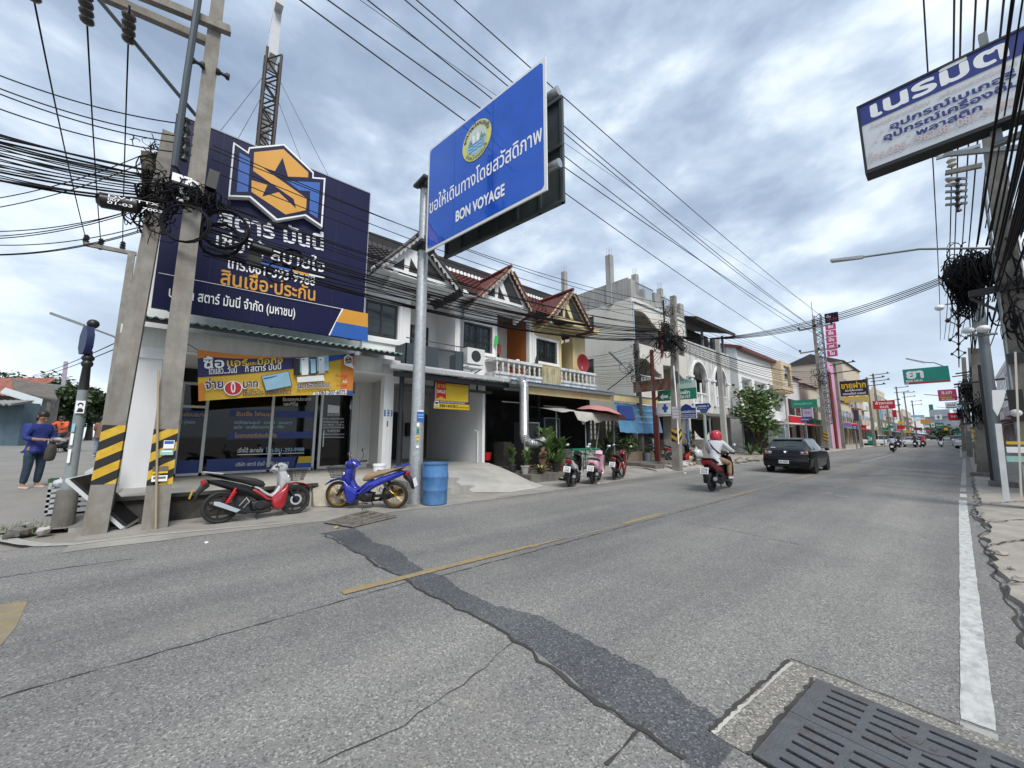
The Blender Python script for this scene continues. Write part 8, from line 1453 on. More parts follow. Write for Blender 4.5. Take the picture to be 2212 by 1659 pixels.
def loft_car(name, label, cat, loc, heading, st, paint, W=.88, glass=(0, 0), ws=(0, 0), rw=(0, 0), wheels=(-1.32, 1.32), r=.31, group=None):
    o = thing(name, label, cat, loc, (0, 0, heading), group); rows = []
    cr = lambda a, b, c, d, t: .5*(2*b+(c-a)*t+(2*a-5*b+4*c-d)*t*t+(3*b-a-3*c+d)*t**3)
    fs_ = []
    for i in range(len(st)-1):
        q = [st[max(i-1, 0)], st[i], st[i+1], st[min(i+2, len(st)-1)]]
        for k in range(3): t = k/3; fs_.append(tuple([q[1][0]+(q[2][0]-q[1][0])*t]+[(cr(*[z[j] for z in q], t)*.7+.3*(q[1][j]+(q[2][j]-q[1][j])*t)) for j in range(1, 6)]))
    st = fs_+[st[-1]]
    for x, w_, zb, zs_, wr, zt in st: h = [(w_*.93, zb), (w_*.985, zb+.08), (w_, zb+(zs_-zb)*.55), (w_*.975, zs_-.05), (w_*.94, zs_), (wr+(w_*.94-wr)*.06, zt-.035), (wr*.88, zt), (0, zt+.025)]; rows.append([(x, y, z) for y, z in h]+[(x, -y, z) for y, z in h[-2::-1]])
    m = MB(); n_ = len(rows[0]); gl = MB()
    for i in range(len(rows)-1):
        for j in range(n_-1):
            q = [rows[i][j], rows[i][j+1], rows[i+1][j+1], rows[i+1][j]]; xm = (st[i][0]+st[i+1][0])/2; side = j in (4, n_-6); top = 5 <= j <= n_-7
            (gl if (side and glass[0] < xm < glass[1]) or (top and (ws[0] < xm < ws[1] or rw[0] < xm < rw[1])) else m).poly(q[::-1])
    m.poly(rows[0][::-1][::-1]); m.poly(rows[-1][::-1]); m.poly([rows[i][0] for i in range(len(rows))]+[rows[i][-1] for i in range(len(rows))][::-1])
    m.build('body', paint, o, local=True, smooth=65); gl.build('windows', DARKG, o, local=True, smooth=65)
    for x in wheels:
        for s in (-1, 1):
            w_ = MB(); w_.lathe([(r*.62, s*(W-.20)), (r*.95, s*(W-.20)), (r, s*(W-.16)), (r, s*(W-.05)), (r*.93, s*(W-.01)), (r*.66, s*(W-.012))][::s], (x, 0, r), 24, 'y'); t_ = w_.build('wheel', RUB, o, local=True); m = MB(); m.lathe([(r*.66, s*(W-.012)), (r*.58, s*(W-.03)), (.0, s*(W-.05))][::s], (x, 0, r), 20, 'y')
            for i in range(5): a = i*2*pi/5; m.bar((x+.05*cos(a), s*(W-.03), r+.05*sin(a)), (x+r*.6*cos(a), s*(W-.02), r+r*.6*sin(a)), .05, .03, up=(0, 1, 0))
            m.build('rim', SILV if paint is not BLKP else DGREY, t_, local=True)
            MB().lathe([(r+.055, s*(W-.19)), (r+.055, s*(W-.002)), (r*.9, s*(W-.004))][::s], (x, 0, r), 24, 'y').build('wheel_arch', BLK, o, local=True)
    for s in (-1, 1):
        MB().ball((.72, s*(W+.09), .98), .10, 10, sq=(.55, .95, .7)).build('side_mirror', paint, o, local=True)
    return o
HATCH = [(-2.20, .70, .40, .66, .60, .70), (-2.19, .80, .30, .72, .70, .74), (-2.12, .84, .26, .92, .72, .95), (-2.02, .85, .24, .96, .70, 1.02), (-1.88, .86, .24, .97, .66, 1.13), (-1.60, .87, .23, .97, .60, 1.38), (-1.45, .875, .22, .97, .59, 1.42), (-.9, .88, .20, .965, .59, 1.455), (-.1, .88, .20, .955, .59, 1.465), (.35, .88, .20, .945, .58, 1.42), (1.15, .88, .20, .92, .70, .99), (1.35, .875, .20, .90, .70, .94), (1.85, .86, .22, .80, .66, .82), (2.12, .78, .26, .64, .58, .66), (2.2, .66, .32, .56, .5, .58)]
kc = V(-4.95, 21.75, 0); car = loft_car('black_hatchback', 'black hatchback driving away in the left lane ahead of the rider', 'car', kc, R_(91.5), HATCH, BLKP, glass=(-1.7, 1.0), ws=(.36, 1.14), rw=(-2.0, -1.62)); Bc = lambda m, n, mt, par=car: m.build(n, mt, par, local=True)
Bc(MB().prism([(-1.66, .52, 1.395), (-1.66, -.52, 1.395), (-1.40, -.54, 1.455), (-1.40, .54, 1.455)], (0, 0, .03)), 'spoiler', BLKP); LCL = plain('lens_clear', (.5, .5, .5), .1); LAM = plain('lens_orange', (.55, .14, .03), .2)
for s in (-1, 1):
    t_ = Bc(MB().slab([(-2.185, .80), (-2.14, .93), (-2.02, .965), (-1.98, .90), (-2.08, .80)], .14, .03, yc=s*.64), 'tail_light', plain('lens_smoke', (.12, .10, .10), .12)); Bc(MB().ball((-2.165, s*.71, .875), .045, 12, sq=(.5, 1, 1)), 'lens', LAM, t_); Bc(MB().ball((-2.165, s*.58, .875), .045, 12, sq=(.5, 1, 1)), 'lens', LCL, t_)
    Bc(MB().box((-2.215, s*.55-.14, .43), (-2.19, s*.55+.14, .45)), 'reflector', plain('lens_red', (.3, .012, .015)))
Bc(MB().slab([(-2.24, .42), (-2.26, .60), (-2.22, .66), (-2.10, .66), (-2.10, .30), (-2.2, .30)], .82, .04), 'rear_bumper', BLKP); Bc(MB().box((-2.262, -.42, .30), (-2.2, .42, .33)), 'bumper_slot', BLK)
m = MB(); ring(m, (-2.165, 0, .90), .062, .010, 'x', 20, 6); m.tube([(-2.172, .055, .925), (-2.172, .02, .905), (-2.172, 0, .88), (-2.172, -.02, .905), (-2.172, -.055, .925)], .009, 5); Bc(m, 'emblem', CHROME)
m = MB(); m.bar((-1.93, .08, 1.10), (-1.90, -.36, 1.12), .02, .02); Bc(m, 'wiper', BLK); m = MB(); m.tube([(-2.27, .62, .28), (-2.1, .62, .28)], .035, 10); Bc(m, 'exhaust', SILV)
o_ = V(-2.266, .24, .42); p = Bc(MB().prism([o_, o_+V(0, -.36, 0), o_+V(0, -.36, .13), o_+V(0, 0, .13)], (.004, 0, 0)), 'number_plate', WPRT); a = Art(o_, (0, -1, 0), (0, 0, 1)); a.text(BLK, 'สส 6269', (.03, .035), (.33, .035), .10, .02); a.mb.build('plate_lettering', a.mats, p, smooth=0, local=True); Bc(MB().box((-2.01, .38, 1.06), (-1.99, .55, 1.09)), 'window_sticker', WPRT)
SEDAN = [(-2.25, .70, .40, .70, .60, .74), (-2.18, .82, .28, .90, .72, .95), (-1.5, .87, .22, .97, .68, 1.04), (-.85, .88, .20, .96, .58, 1.40), (0, .88, .20, .95, .58, 1.44), (.4, .88, .20, .94, .57, 1.38), (1.15, .88, .20, .90, .70, .96), (2.0, .84, .24, .76, .64, .78), (2.25, .68, .34, .58, .5, .60)]
SUV = [(-2.25, .74, .45, .85, .66, .90), (-2.2, .86, .38, 1.05, .72, 1.10), (-2.05, .9, .34, 1.08, .68, 1.6), (-1.0, .92, .32, 1.07, .66, 1.75), (.3, .92, .32, 1.05, .65, 1.70), (1.05, .92, .32, 1.02, .76, 1.12), (2.0, .9, .36, .95, .74, .98), (2.3, .78, .42, .75, .6, .78)]
PICK = [(-2.6, .84, .50, .98, .78, 1.0), (-2.55, .88, .46, 1.02, .8, 1.04), (-.62, .90, .40, 1.03, .8, 1.05), (-.55, .90, .40, 1.05, .66, 1.68), (.4, .90, .40, 1.04, .65, 1.70), (1.1, .90, .40, 1.02, .76, 1.12), (2.1, .88, .44, .95, .74, .98), (2.35, .78, .5, .75, .6, .78)]
def tcar(kind, lb, px, py, hd, paint, **k):
    p = gpt(*c4r(px, py)); st, gl_, ws_, rw_, wh, r = {'sedan': (SEDAN, (-1.3, 1.0), (.41, 1.14), (-1.49, -.86), (-1.35, 1.35), .31), 'suv': (SUV, (-2.0, .9), (.31, 1.04), (-2.19, -2.06), (-1.35, 1.4), .36), 'pickup': (PICK, (-.56, 1.0), (.41, 1.09), (-.61, -.56), (-1.55, 1.45), .37)}[kind]
    o = loft_car({'sedan': 'sedan', 'suv': 'parked_suv', 'pickup': 'pickup_truck'}[kind], lb, 'pickup' if kind == 'pickup' else 'car', p, R_(hd), st, paint, .9, gl_, ws_, rw_, wh, r, 'distant cars in the street'); x0 = st[0][0]; zc = st[1][3]-.12
    for s in (-1, 1): MB().ball((x0+.05, s*.66, zc), .11, 8, sq=(.4, 1, .8)).build('tail_light', plain('lens_red', (.3, .012, .015)), o, local=True); MB().ball((st[-1][0]-.08, s*.6, st[-2][3]-.02), .11, 8, sq=(.5, 1.1, .7)).build('headlight', plain('lamp_lens', (.75, .77, .8)), o, local=True)
    return o
tcar('pickup', 'white pickup parked nose out on the far footway', 890, 1440, 20, WHTP); tcar('sedan', 'white sedan driving away in the far lane', 1170, 1445, 92, WHTP); tcar('suv', 'dark pickup like vehicle far ahead in the road', 1370, 1383, 90, BLKP); tcar('suv', 'silver suv facing us parked on the near side of the road', 1620, 1432, -90, SILVP); tcar('sedan', 'white car parked nose in by the near footway', 1725, 1460, 70, WHTP); tcar('suv', 'blue truck behind the white sedan', 1225, 1400, 92, BLUP); tcar('sedan', 'small pale car far off by the near footway', 1490, 1388, 90, SILVP); tcar('sedan', 'distant grey car beyond the white sedan', 1085, 1395, 92, SILVP); tcar('suv', 'distant dark suv on the near side', 1530, 1385, -90, BLKP)
sp_ = thing('street_name_post', 'grey round post with concrete foot and blue double sided sign on top', 'sign post', (-10.15, -1.3, .03)); b_ = (-10.15, -1.3, .03)
MB().lathe([(0.143, 0), (0.139, .25), (0.133, .60), (0.116, .62), (0.082, .62)], b_, 20).build('footing', OLDC, sp_); MB().lathe([(0.095, .60), (0.095, .68), (0.080, .72), (0.068, 2.3), (0.065, 2.34)], b_, 18).build('post', GREYP, sp_)
MB().lathe([(0.071, 2.34), (0.054, 2.75), (0.078, 2.79), (0.078, 2.83), (0.061, 2.86), (0.085, 2.90), (0.085, 2.93), (0.054, 2.97), (0.048, 3.05)], b_, 14).build('finial_base', BLK, sp_)
fu = V(-.93, -.37, 0); MB().prism([V(*b_)+fu*x*.8+V(0, 0, z) for x, z in ((-.12, 2.98), (.12, 2.98), (.22, 3.10), (.22, 3.32), (.10, 3.48), (-.10, 3.48), (-.22, 3.32), (-.22, 3.10))], V(.37, -.93, 0)*.10).build('sign_panel', plain('post_navy', (.012, .022, .085)), sp_); a = Art(V(*b_)+fu*-.2+V(0, 0, 2.98)+V(-.37, .93, 0)*.001, fu, (0,0,1)) if False else Art(V(*b_)+fu*.2+V(0, 0, 2.98), -fu, (0,0,1)); a.text(LBLU, 'ซอย', (.1, .30), (.30, .30), .13).text(LBLU, 'มายเลย', (.06, .18), (.34, .18), .11).rect(WPRT, .10, .05, .30, .11); a.done(sp_); MB().ball((-10.15, -1.3, 3.58), .085, 12).build('finial', BLK, sp_)
a = Art((-10.06, -1.35, 1.95), (.13, .99, 0), (0,0,1)); a.rect(WPRT, 0, 0, .115, .22).shape(BLK, [(.02, .02), (.10, .02), (.10, .07), (.07, .09), (.04, .09)]).disc(BLK, (.06, .15), .036).disc(WPRT, (.063, .13), .022, sq=1.2).rect(WPRT, .0, -.55, .035, -.35).rect(LBLU, .0, -.32, .035, -.18).rect(WPRT, .0, -.85, .035, -.62); a.done(sp_, 'sticker')
F_ = [V(-9.33, -1.22, .86), V(-9.33, -.52, .03), V(-9.78, -.34, .10), V(-9.78, -.98, .90)]; fb = thing('broken_sign_frame', 'broken white framed black sign panel propped between the two banded poles', 'sign frame', F_[1]); MB().prism([F_[0]+V(0, .03, .0), F_[1]+V(0, .03, .02), F_[2], F_[3]], (0, .02, .03)).build('panel', BLK, fb); m = MB()
for i in range(4): m.bar(F_[i], F_[(i+1) % 4], .05, .05)
m.build('frame', plain('frame_white', (.55, .57, .58), .5), fb)
def bag(label, p, r, mat, seed, cat='bag', group=None):
    q = random.Random(seed); m = MB(); m.ball((0, 0, r*.75), r, 12, sq=(1, .9, .85)); m.v = [(x*(1+.12*sin(7*z/r+seed)), y*(1+.1*cos(5*x/r)), max(0, z)+q.uniform(-.06, .06)*r) for x, y, z in m.v]; m.ball((0, 0, r*1.55), r*.28, 8, sq=(.8, .6, 1.2)); m.v = [(x+p[0], y+p[1], z+p[2]) for x, y, z in m.v]; return one('plastic_bag', m, mat, label, cat, group, 60)
PBAG = pm('white_plastic_film', (.48, .49, .51), .35, var=.06, scale=12)
cr = thing('plastic_crate', 'pale plastic crate of bags behind the grey post', 'crate', (-11.1, -1.35, .2)); m = MB(); z0 = .2
for k in range(5): m.box((-11.3, -1.62, z0+.09*k), (-11.27, -.98, z0+.09*k+.05)); m.box((-10.78, -1.62, z0+.09*k), (-10.75, -.98, z0+.09*k+.05)); m.box((-11.3, -1.62, z0+.09*k), (-10.75, -1.59, z0+.09*k+.05)); m.box((-11.3, -1.01, z0+.09*k), (-10.75, -.98, z0+.09*k+.05))
for x in (-11.3, -10.79): [m.box((x, y, z0), (x+.04, y+.04, z0+.52)) for y in (-1.62, -1.02)]
m.box((-11.3, -1.62, z0-.02), (-10.75, -.98, z0)); m.build('lattice_sides', plain('crate_grey', (.4, .42, .43)), cr)
bag('white plastic bag standing highest on the pale crate', (-11.05, -1.12, .73), .13, PBAG, 1); bag('white plastic bag on the near end of the pale crate', (-10.85, -1.5, .62), .10, PBAG, 2)
one('thermos', MB().lathe([(.08, 0), (.085, .05), (.085, .42), (.07, .48), (.07, .56), (0, .58)], (-10.9, -1.3, .2), 14), ENG, 'black thermos flask with pale cap next to the grey post', 'thermos'); one('sauce_bottle', MB().lathe([(.07, 0), (.075, .3), (.03, .45), (.03, .55), (0, .56)], (-11.4, -.98, .85), 12), BRED, 'brown red bottle on the stall behind the leaning pole', 'bottle'); one('stall_box', MB().box((-11.6, -1.15, .22), (-11.3, -.85, .85)), OLDC, 'dark box under the brown red bottle', 'box')
c_ = spt(128, 1066, 8.0); m = MB(); m.add([c_+V(*d)*.62 for d in ((-.2, -.2, 0), (.2, -.2, 0), (.2, .2, 0), (-.2, .2, 0), (-.26, -.26, .5), (.26, -.26, .5), (.26, .26, .5), (-.26, .26, .5))], [(0,3,2,1), (0,1,5,4), (1,2,6,5), (2,3,7,6), (3,0,4,7)])
one('waste_bin', m, plain('bin_green', (.03, .10, .035), .6), 'open dark green plastic bin between the woman and the grey post', 'bin')
for k, (x, y, r) in enumerate(((-10.35, -.95, .12), (-10.3, -.7, .10), (-9.95, -1.7, .16), (-9.8, -1.45, .12), (-9.75, -.95, .09), (-10.5, -1.75, .10), (-9.65, -1.75, .10))): tag(rock((x, y, .05), r, OLDC, seed=k).build('stone', CONCL if k % 2 else OLDC, smooth=30), 'broken concrete lump at the foot of the grey post', 'stone', 'broken lumps round the grey post')
q = random.Random(9); m = MB()
for i in range(420): x, y = q.gauss(-10.35, .35), q.gauss(-1.75, .22); h = q.uniform(.04, .16); a_ = q.uniform(0, 6.3); m.add([(x-.006*cos(a_), y-.006*sin(a_), .02), (x+.006*cos(a_), y+.006*sin(a_), .02), (x+q.uniform(-.06, .06), y+q.uniform(-.06, .06), .02+h)], [(0, 1, 2)])
o = m.build('grass', FOL2[0], smooth=0); o['kind'] = 'stuff'
BARM = pm('barrel_blue', (.05, .16, .36), .5, var=.10, scale=4, streak=.45, stcol=(.20, .30, .42), stmap=(4, 4, 2)); bp = (-8.08, 4.66, .006)
bt_ = thing('plastic_barrel', 'scuffed open blue plastic barrel standing in front of the road sign post', 'barrel', bp); MB().lathe([(.0, .02), (.25, .0), (.275, .02), (.285, .1), (.283, .30), (.292, .315), (.292, .345), (.288, .36), (.296, .60), (.304, .615), (.304, .645), (.298, .66), (.282, .88), (.278, .90), (.300, .905), (.302, .935), (.27, .94), (.262, .90), (.27, .60), (.265, .06), (0, .05)], bp, 36).build('body', BARM, bt_)
bk = thing('paint_bucket', 'white paint bucket with a blue label on the shop platform edge', 'bucket', (-9.98, 4.1, .44)); MB().lathe([(.135, 0), (.155, .34), (.168, .345), (.168, .40), (0, .41)], (-9.98, 4.1, .44), 22).build('body', WPRT, bk); a = Art((-9.83, 4.0, .50), (.35, .93, 0), (0,0,1)); a.rect(SBLUE, -.02, 0, .15, .20).rect(LBLU, .0, .02, .05, .18); a.done(bk, 'label')
one('small_box', MB().box((-9.95, 4.3, .44), (-9.8, 4.45, .64)).box((-9.96, 4.29, .64), (-9.79, 4.46, .68)), LBLU, 'small pale blue tub beside the white paint bucket', 'tub'); one('brick', MB().box((-9.3, 2.95, .01), (-9.12, 3.3, .15)), OLDC, 'dark concrete block behind the front wheel of the blue motorbike', 'block')
ac2 = dup(ac, (-11.85, 8.4, 4.2), (0, 0, pi/2), 'white outdoor air conditioner mounted beside the grey balcony panel', 'outdoor air conditioner units'); m = MB(); m.bar((-12.5, 8.1, 4.15), (-11.7, 8.1, 4.15), .04); m.bar((-12.5, 8.7, 4.15), (-11.7, 8.7, 4.15), .04); m.bar((-12.5, 8.7, 3.95), (-11.7, 8.7, 4.13), .03); one('ac_bracket', m, DGREY, 'dark steel bracket carrying the front air conditioner', 'bracket')
dz = thing('satellite_dish', 'red satellite dish behind the end balcony balustrade', 'satellite dish', (-12.1, 15.0, 4.6)); MB().lathe([(.0, .0), (.25, .03), (.46, .12), (.46, .135), (.25, .05), (0, .02)], (-12.0, 15.0, 5.15), 24, 'x').build('dish', plain('dish_red', (.22, .015, .02)), dz); MB().tube([(-11.95, 15.0, 4.1), (-11.95, 15.0, 5.0)], .025, 6).build('stem', PNKP, dz)
for k, (y, z, c_, lb_) in enumerate(((9.80, 5.75, GRN, 'bright green cloth hanging by the barred window'), (10.0, 5.4, BRED, 'dark red cloth hanging by the orange balcony'), (11.0, 4.9, WPRT, 'white towel hanging in the orange sided balcony'), (12.2, 5.2, DGREY, 'grey cloth hanging beside the cream wall'))): one('hanging_cloth', MB().grid([[(-12.36+.02*sin(3*i), y+.06*i-.02*j, z-.14*j) for j in range(4)] for i in range(4)]), c_ if k else plain('laundry_green', (.05, .45, .10)), lb_, 'cloth', smooth=180)
m = MB(); dp = [(-10.8, 9.80, 3.72), (-10.55, 9.74, 3.5)]+[(-10.5, 9.72, z/10) for z in range(34, 15, -1)]+[(-10.5, 9.78, 1.42), (-10.48, 9.95, 1.30), (-10.45, 10.2, 1.28), (-10.42, 10.5, 1.34), (-10.4, 10.62, 1.40)]
fine_ = [Vector(dp[i]).lerp(Vector(dp[i+1]), k/5) for i in range(len(dp)-1) for k in range(5)]+[Vector(dp[-1])]
m.tube(fine_, [.165+.010*(i % 2) for i in range(len(fine_))], 16); dt = one('exhaust_duct', m, plain('duct_foil', (.62, .63, .64), .30, .85, var=.12, scale=9), 'silver ribbed exhaust duct hanging down in front of the restaurant', 'duct', smooth=20)
one('duct_pole', MB().tube([(-10.3, 9.55, .02), (-10.3, 9.55, 1.5)], .018, 5), GREYP, 'thin grey pole under the silver duct', 'pole')
one('planter_kerb', MB().box((-10.9, 9.06, 0), (-9.45, 10.9, .27)), OLDC, 'dark concrete kerb block under the potted plants', 'kerb'); one('concrete_step', MB().box((-9.6, 16.2, .05), (-8.95, 17.0, .28)), OLDC, 'low concrete block beside the chevron pole', 'step'); struct(MB().box((-13, 16.4, .1), (-9.7, 22, .32)).build('pavement_slab', OLDC))
POTM = [plain('pot_grey', (.30, .30, .28), .8), plain('pot_brown', (.12, .06, .035), .8), plain('pot_black', (.03, .03, .03), .7)]
def plant(label, p, kind, h, mats, pot=None, seed=0, n_=14, wd=.05, group='potted plants by the restaurant'):
    q = random.Random(seed); p = Vector(p); o = thing('potted_plant' if pot is not None else 'plant', label, 'plant', p, group=group); z0 = 0
    if pot is not None: z0 = .26; MB().lathe([(.10, 0), (.14, .24), (.16, .24), (.16, .28), (.13, .28), (.12, .24), (0, .24)], p, 14).build('pot', POTM[pot], o)
    m = MB()
    for i in range(n_):
        a_ = q.uniform(0, 6.3); L0 = h*q.uniform(.55, 1.0); sp = q.uniform(.25, .8) if kind == 'blade' else q.uniform(.15, .5); base = p+V(0, 0, z0+(q.uniform(0, h*.5) if kind == 'stem' else 0)); d = V(cos(a_), sin(a_), 0); w0 = wd*q.uniform(.7, 1.3); sd = V(-d.y, d.x, 0)
        L0 = L0 if kind == 'blade' else h*q.uniform(.35, .55); pts = []
        for j in range(6): t = j/5; c_ = base+d*(L0*sp*t*(1+.5*t))+V(0, 0, L0*(t-.55*t*t*(sp+.25))); w_ = w0*sin(pi*min(.97, max(.08, t)))**.7; pts.append([c_+sd*w_+V(0, 0, w_*.3), c_, c_-sd*w_+V(0, 0, w_*.3)])
        m.grid(pts, q.choice([0, 0, 1]))
    m.build('leaves', mats, o, smooth=180)
    if kind == 'stem': MB().tube([p+V(0, 0, z0-.03), p+V(.03, 0, z0+h*.6)], .015, 5).build('stem', BARK, o)
    return o
DKG = [FOL[0], FOL2[0]]; LTG = FOL2; CALA = [plain('leaf_pink', (.50, .26, .22)), FOL[1]]; DRYG = [plain('leaf_dry', (.30, .27, .12)), FOL[1]]
plant('tall broad leaved potted plant with drooping pale green leaves by the duct', (-10.3, 10.75, .27), 'stem', 1.75, LTG, 1, 1, 46, .115); plant('second tall broad leaved plant behind the white scooter', (-10.1, 11.25, .20), 'stem', 1.35, LTG, 1, 2, 36, .11); plant('pink leaved potted plant in front of the duct elbow', (-9.85, 10.0, .27), 'stem', .75, CALA, 1, 3, 26, .12); plant('spiky green potted plant next to the white scooter', (-9.75, 10.6, .27), 'blade', .85, FOL2, 2, 4, 50, .028)
plant('pale striped bushy plant at the front corner of the kerb block', (-9.58, 9.65, .27), 'blade', .5, DRYG, None, 5, 60, .03); plant('small plant in a pale grey pot at the left end of the kerb', (-9.9, 9.2, .27), 'stem', .7, DKG, 0, 6, 22, .03); plant('bushy dark plant in a brown pot behind the pale grey pot', (-10.1, 9.5, .27), 'stem', .8, FOL2, 1, 7, 50, .045); plant('round leaved plant in a dark pot by the carport wall', (-10.6, 9.25, .27), 'stem', .95, [FOL2[0], FOL2[0]], 2, 8, 9, .12)
plant('yellow green leafy plant against the breeze block wall', (-12.4, 16.9, .2), 'stem', 1.3, [plain('leaf_lime', (.22, .30, .04)), FOL2[1]], None, 9, 30, .08); plant('low yellow green plant below the breeze block wall', (-11.6, 15.2, .2), 'stem', .8, [MATS['leaf_lime'], FOL2[1]], None, 10, 26, .07)
TARP = pm('tarp_grey', (.42, .40, .36), .8, var=.1, scale=3, streak=.4, stcol=(.16, .15, .13)); P = []
for i in range(19):
    y = 10.9+4.3*i/18; P.append([(-11.9, y, 2.80), (-11.2, y, 2.74-.03*sin(i*.7)), (-10.4, y, 2.60-.04*sin(i*.9)), (-9.95, y, 2.50-.04*sin(i*1.3)), (-9.9, y, 2.50-.04*sin(i*1.3)-(.20+.14*sin(pi*i/18)+.03*sin(i*2)) * (i > 4))])
st2 = thing('food_stall', 'food stall with dark posts and a sagging grey tarp', 'stall', (-11, 13, .26)); MB().grid(P).build('tarp', TARP, st2, smooth=180); m = MB()
for x, y in ((-10.25, 11.2), (-10.25, 13.0), (-11.9, 11.2), (-11.9, 13.1), (-10.3, 15.1)): m.tube([(x, y, .2), (x, y, 2.55)], .025, 6)
m.build('frame_post', GREYP, st2); m = MB(); m.box((-11.8, 11.3, 1.2), (-11.0, 12.2, 2.3)); m.box((-11.6, 10.2, .3), (-11.0, 11.0, 2.1)); m.build('cabinet', plain('cabinet_dark', (.035, .037, .04), .3), st2); m = MB(); frame_x(m, -10.97, 11.28, 12.22, 1.18, 2.32, .05, .04); frame_x(m, -10.97, 10.2, 11.0, .3, 2.1, .04, .04); m.build('cabinet_frame', GREYP, st2); MB().lathe([(.03, .0), (.08, -.02), (.06, -.22), (0, -.25)], (-10.6, 13.3, 2.3), 10).build('hung_bottle', WPRT, st2)
m = MB(); m.box((-10.95, 12.1, .26), (-10.3, 14.0, 1.02)); fz = one('freezer_chest', m, pm('painted_foliage', (.22, .26, .22), .5, var=.85, scale=7), 'low chest with a green and white leafy print under the tarp', 'chest'); m = MB()
for y in (12.1, 13.03, 13.96): m.box((-10.30, y, .26), (-10.27, y+.05, 1.05))
m.box((-10.30, 12.1, 1.0), (-10.27, 14.0, 1.06)); m.box((-10.30, 12.1, .62), (-10.27, 14.0, .66)); m.build('green_frame', GRN, fz)
um = thing('umbrella', 'faded red parasol leaning over the stall tarp', 'umbrella', (-10.1, 13.9, .2)); m = MB(); R0, n_ = 1.15, 10; vs = []; c_ = V(-10.35, 14.1, 2.88)
rws = [[c_+V(r*R0*cos(a_), r*R0*sin(a_), -.36*r*r-.03*(j % 2)*r-.06*r*cos(a_)-.20*r*sin(a_)) for j, a_ in enumerate([2*pi*k/(2*n_) for k in range(2*n_+1)])] for r in (.0, .25, .5, .75, 1.0)]; m.grid(rws); m.build('canopy', pm('faded_red_cloth', (.46, .20, .185), .8, var=.12, scale=2), um, smooth=25); MB().tube([(-10.3, 13.5, .2), (-10.15, 14.1, 2.92)], .022, 6).build('pole', GREYP, um)
pl_ = thing('planter_box', 'weathered wooden planter box full of dark shrubs by the red sign post', 'planter', (-10.9, 18.3, .32)); m = MB(); a_, b_ = at(*c10(838, 985), X=-10.7), at(*c10(1060, 990), X=-10.7); m.box((-11.3, a_.y, .30), (-10.7, b_.y, .78)); m.build('box', WOOD, pl_); q = random.Random(12); m = MB(); leaves(m, (-11.0, (a_.y+b_.y)/2, 1.15), (.4, (b_.y-a_.y)*.55, .45), 1500, .07, q); leaves(m, (-11.2, a_.y+1.0, 1.8), (.35, .6, .7), 500, .10, q); m.build('shrub', DKG, pl_, smooth=0)
plant('large banana like leaves rising behind the planter box', (-11.4, a_.y-.1, .4), 'stem', 2.0, DKG, None, 21, 16, .13); plant('dark red leaved tall plant in the planter', (-11.5, a_.y+1.2, .6), 'stem', 2.2, [plain('leaf_maroon', (.06, .02, .025)), FOL[0]], None, 22, 40, .06)
p = at(*c10(1108, 990), X=-10.5); one('metal_tub', MB().lathe([(.17, 0), (.2, .42), (.21, .42), (.18, .40), (0, .38)], (p.x, p.y, .32), 14), GREYP, 'grey metal tub of leaves beside the planter box', 'tub'); plant('round leaved plant in the grey metal tub', (p.x, p.y, .55), 'stem', .6, [FOL2[0], FOL[1]], None, 23, 20, .08)
gpost = thing('sign_post', 'brown red steel posts carrying a rusty board above a green lodging board', 'sign post', (-10.0, 18.2, .2)); Yb = 18.2; kz = Yb/17
p = at(*c10(1200, 700), Y=Yb); m = MB(); m.box((p.x-.09, Yb, .25), (p.x+.09, Yb+.15, 2.6)); m.tube([(p.x-.12, Yb+.15, .3), (p.x-.12, Yb+.15, 6.0)], .10, 8); m.tube([at(*c10(1180, 350), Y=Yb+.2), at(*c10(1265, 265), Y=Yb+.2)], .04, 6); m.build('post', BRED, gpost)
a_, b_ = at(*c10(945, 150), Y=Yb), at(*c10(1385, 265), Y=Yb); zr0, zr1 = at(*c10(945, 268), Y=Yb).z, a_.z; rb = MB().box((a_.x, Yb+.02, zr0), (b_.x, Yb+.06, zr1)).build('rusty_board', RUST, gpost); a = Art((a_.x, Yb+.02, zr0), (1,0,0), (0,0,1)); RL = plain('rust_letter', (.28, .16, .10), .9); a.text(RL, 'SIA FOREST CO', (.2, .12), (1.5, .12), .26, .02); a.done(rb)
a_, b_ = at(*c10(1213, 255), Y=Yb+.25), at(*c10(1640, 350), Y=Yb+.25); z0_, z1_, zt_2 = at(*c10(1213, 360), Y=Yb+.25).z, at(*c10(1213, 255), Y=Yb+.25).z, at(*c10(1640, 122), Y=Yb+.25).z; gb = MB().box((a_.x, Yb+.25, z0_), (b_.x, Yb+.3, z1_+.04)).build('green_board', GRN, gpost)
a = Art((a_.x, Yb+.25, z0_), (1,0,0), (0,0,1)); W_ = b_.x-a_.x; H__ = z1_-z0_; a.shape(WPRT, [(.05*W_, .42*H__), (.15*W_, .75*H__), (.15*W_, .55*H__), (.28*W_, .55*H__), (.28*W_, .28*H__), (.15*W_, .28*H__), (.15*W_, .1*H__)]); a.text(WPRT, 'แหล่งพัก', (.36*W_, .52*H__), (.85*W_, .52*H__), .46*H__, .03).text(WPRT, '0863656157', (.33*W_, .12*H__), (.86*W_, .12*H__), .42*H__, .03); a.done(gb)
pb_ = at(*c10(1440, 250), Y=Yb+.25); wb = MB().box((pb_.x, Yb+.26, z1_+.04), (b_.x, Yb+.3, zt_2)).build('white_board', plain('pale_mint', (.5, .62, .58)), gpost); a = Art((pb_.x, Yb+.26, z1_+.04), (1,0,0), (0,0,1)); a.text(plain('teal_letter', (.10, .30, .28)), 'ใบพัด', (.1, .25), (b_.x-pb_.x-.2, .25), .42, .02); a.done(wb)
